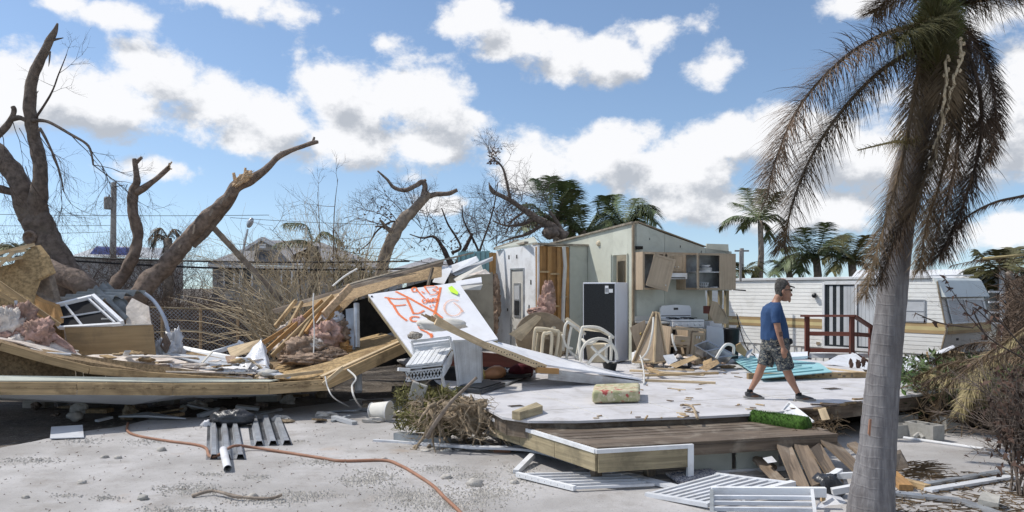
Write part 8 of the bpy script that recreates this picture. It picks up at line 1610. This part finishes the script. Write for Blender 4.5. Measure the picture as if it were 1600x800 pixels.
# shoes with soles
for (hx, hy, tx, ty, y, tilt) in ((1240, 622, 1268, 622.5, NY, 0), (1168, 619.5, 1195, 622.5, FY, 0)):
    s2_ = MB(); a, b_ = H(hx, hy - 1, y), H(tx, ty, y); L = (b_ - a)
    s2_ and tb(s2_, [(a, .036), (a.lerp(b_, .15) + V((0, 0, .012)), .045), (a.lerp(b_, .35) + V((0, 0, .014)), .046), (a.lerp(b_, .65) + V((0, 0, -.002)), .042), (a.lerp(b_, .88) + V((0, 0, -.006)), .034), (b_ + V((0, 0, -.006)), .018)], 14)
    tb(s2_, [(a.lerp(b_, .16) + V((0, 0, .01)), .047), (a.lerp(b_, .15) + V((-.004, 0, .055)), .046)], 14)
    sh2 = remesh(s2_, 'shoe', 'shoe', man, .010, 2); sh2['_o'] = tuple(MO)
    sl_ = MB(); nose_ = b_ + V((.02, 0, 0)); up_s = .0 if hx > 1200 else .03
    pts = []
    for k in range(9):
        f = k / 8; c = a.lerp(nose_, f) + V((-.03 * (1 - f), 0, -.040)); c.z = max(c.z, FZ + .003) ; w_ = .042 * (.8 + .35 * math.sin(math.pi * f)) * (1 if f < .9 else .7); pts.append((c, w_, f))
    for c, w_, f in pts: sl_.v += [c + V((0, -w_, 0)), c + V((0, w_, 0)), c + V((0, w_ * .95, .026)), c + V((0, -w_ * .95, .026))]
    for k in range(8):
        for j in range(4): i = 4 * k + j; i2 = 4 * k + (j + 1) % 4; sl_.face((i, i2, i2 + 4, i + 4), [(0, 0)] * 4)
    sl_.face((0, 1, 2, 3), [(0, 0)] * 4); sl_.face((35, 34, 33, 32), [(0, 0)] * 4); sl_.build('sole', 'sole', sh2)
    MB().lump(a.lerp(b_, .48) + V((0, -.020, .004)), (.07, .034, .022), 3, .2, 1.5, 8).build('side_patch', 'shoe_brown', sh2, True)
    MB().tube([H(hx + 4 - (0 if hx > 1200 else -3), hy - 5.5, y), H(hx + 4 - (0 if hx > 1200 else -3), hy - 10, y)], [.046, .042], 12).build('sock', 'sock', man, True)
# hair (short, grey) and sunglasses
ha = MB()
rings(ha, [(H(1217.5, 463.5), .032, .060, -.2), (H(1218.5, 459), .058, .078, -.2), (H(1219.5, 453), .082, .085, -.2), (H(1221.5, 447), .100, .088, -.25), (H(1223, 441.5), .101, .083, -.25), (H(1222.8, 437.5), .076, .064, -.25), (H(1222.5, 435.2), .035, .03, -.25)], 20)
for v_ in range(len(ha.v)): p = ha.v[v_]; ha.v[v_] = p + V((noise.noise(p * 40), noise.noise(p * 40 + V((4, 0, 0))), noise.noise(p * 40 + V((0, 6, 0))))) * .008
remesh(ha, 'hair', 'hair', man, .010, 1)
gl = MB(); 
for sgn in (-1, 1): gl.box(H(1235.2, 453.5, sgn * .036), (.012, .055, .034))
sg_ = gl.build('sunglasses', 'glasses', man)
for sgn in (-1, 1): MB().beam(H(1235, 452.5, sgn * .066), H(1221, 453, sgn * .084), .006, .010).build('temple', 'glasses', sg_)
cp = MB().slab([H(1229, 446, -.075), H(1240.5, 449.5, -.045), H(1241.5, 450, 0), H(1240.5, 449.5, .045), H(1229, 446, .075)], V((0, 0, .010))).build('cap_brim', 'hair', man)
# ------------------------------------------------------------------ tidy up: things of a group are told apart by their order from the left
ORD = 'zeroth first second third fourth fifth sixth seventh eighth ninth tenth eleventh twelfth thirteenth fourteenth fifteenth sixteenth seventeenth eighteenth nineteenth'.split()
TENS = ['', '', 'twent', 'thirt', 'fort', 'fift', 'sixt', 'sevent']
def ordinal(n): return ORD[n] if n < 20 else TENS[n // 10] + ('ieth' if n % 10 == 0 else 'y-' + ORD[n % 10])
groups = {}
for o in ALL:
    if o.parent is None and 'group' in o and 'label' in o: groups.setdefault(o['label'], []).append(o)
for lab, os_ in groups.items():
    if len(os_) < 2 or lab.startswith('white plate'): continue
    os_.sort(key=lambda o: (o.location.x / o.location.y))
    for i, o in enumerate(os_): o['label'] = lab + ', ' + ('leftmost' if i == 0 else 'rightmost' if i == len(os_) - 1 else ordinal(i + 1) + ' from left')
for i, o in enumerate(sorted((o for o in ALL if 'label' in o and o['label'].startswith('white plate')), key=lambda o: o.location.z)):
    o['label'] = ['bottom white plate in the stack on the open cupboard shelf', 'second white plate up in the cupboard stack', 'middle white plate in the cupboard stack', 'fourth white plate up in the cupboard stack', 'top white plate in the cupboard stack under the bowl'][i]
for o in bpy.data.objects:
    if '_o' in o: del o['_o']
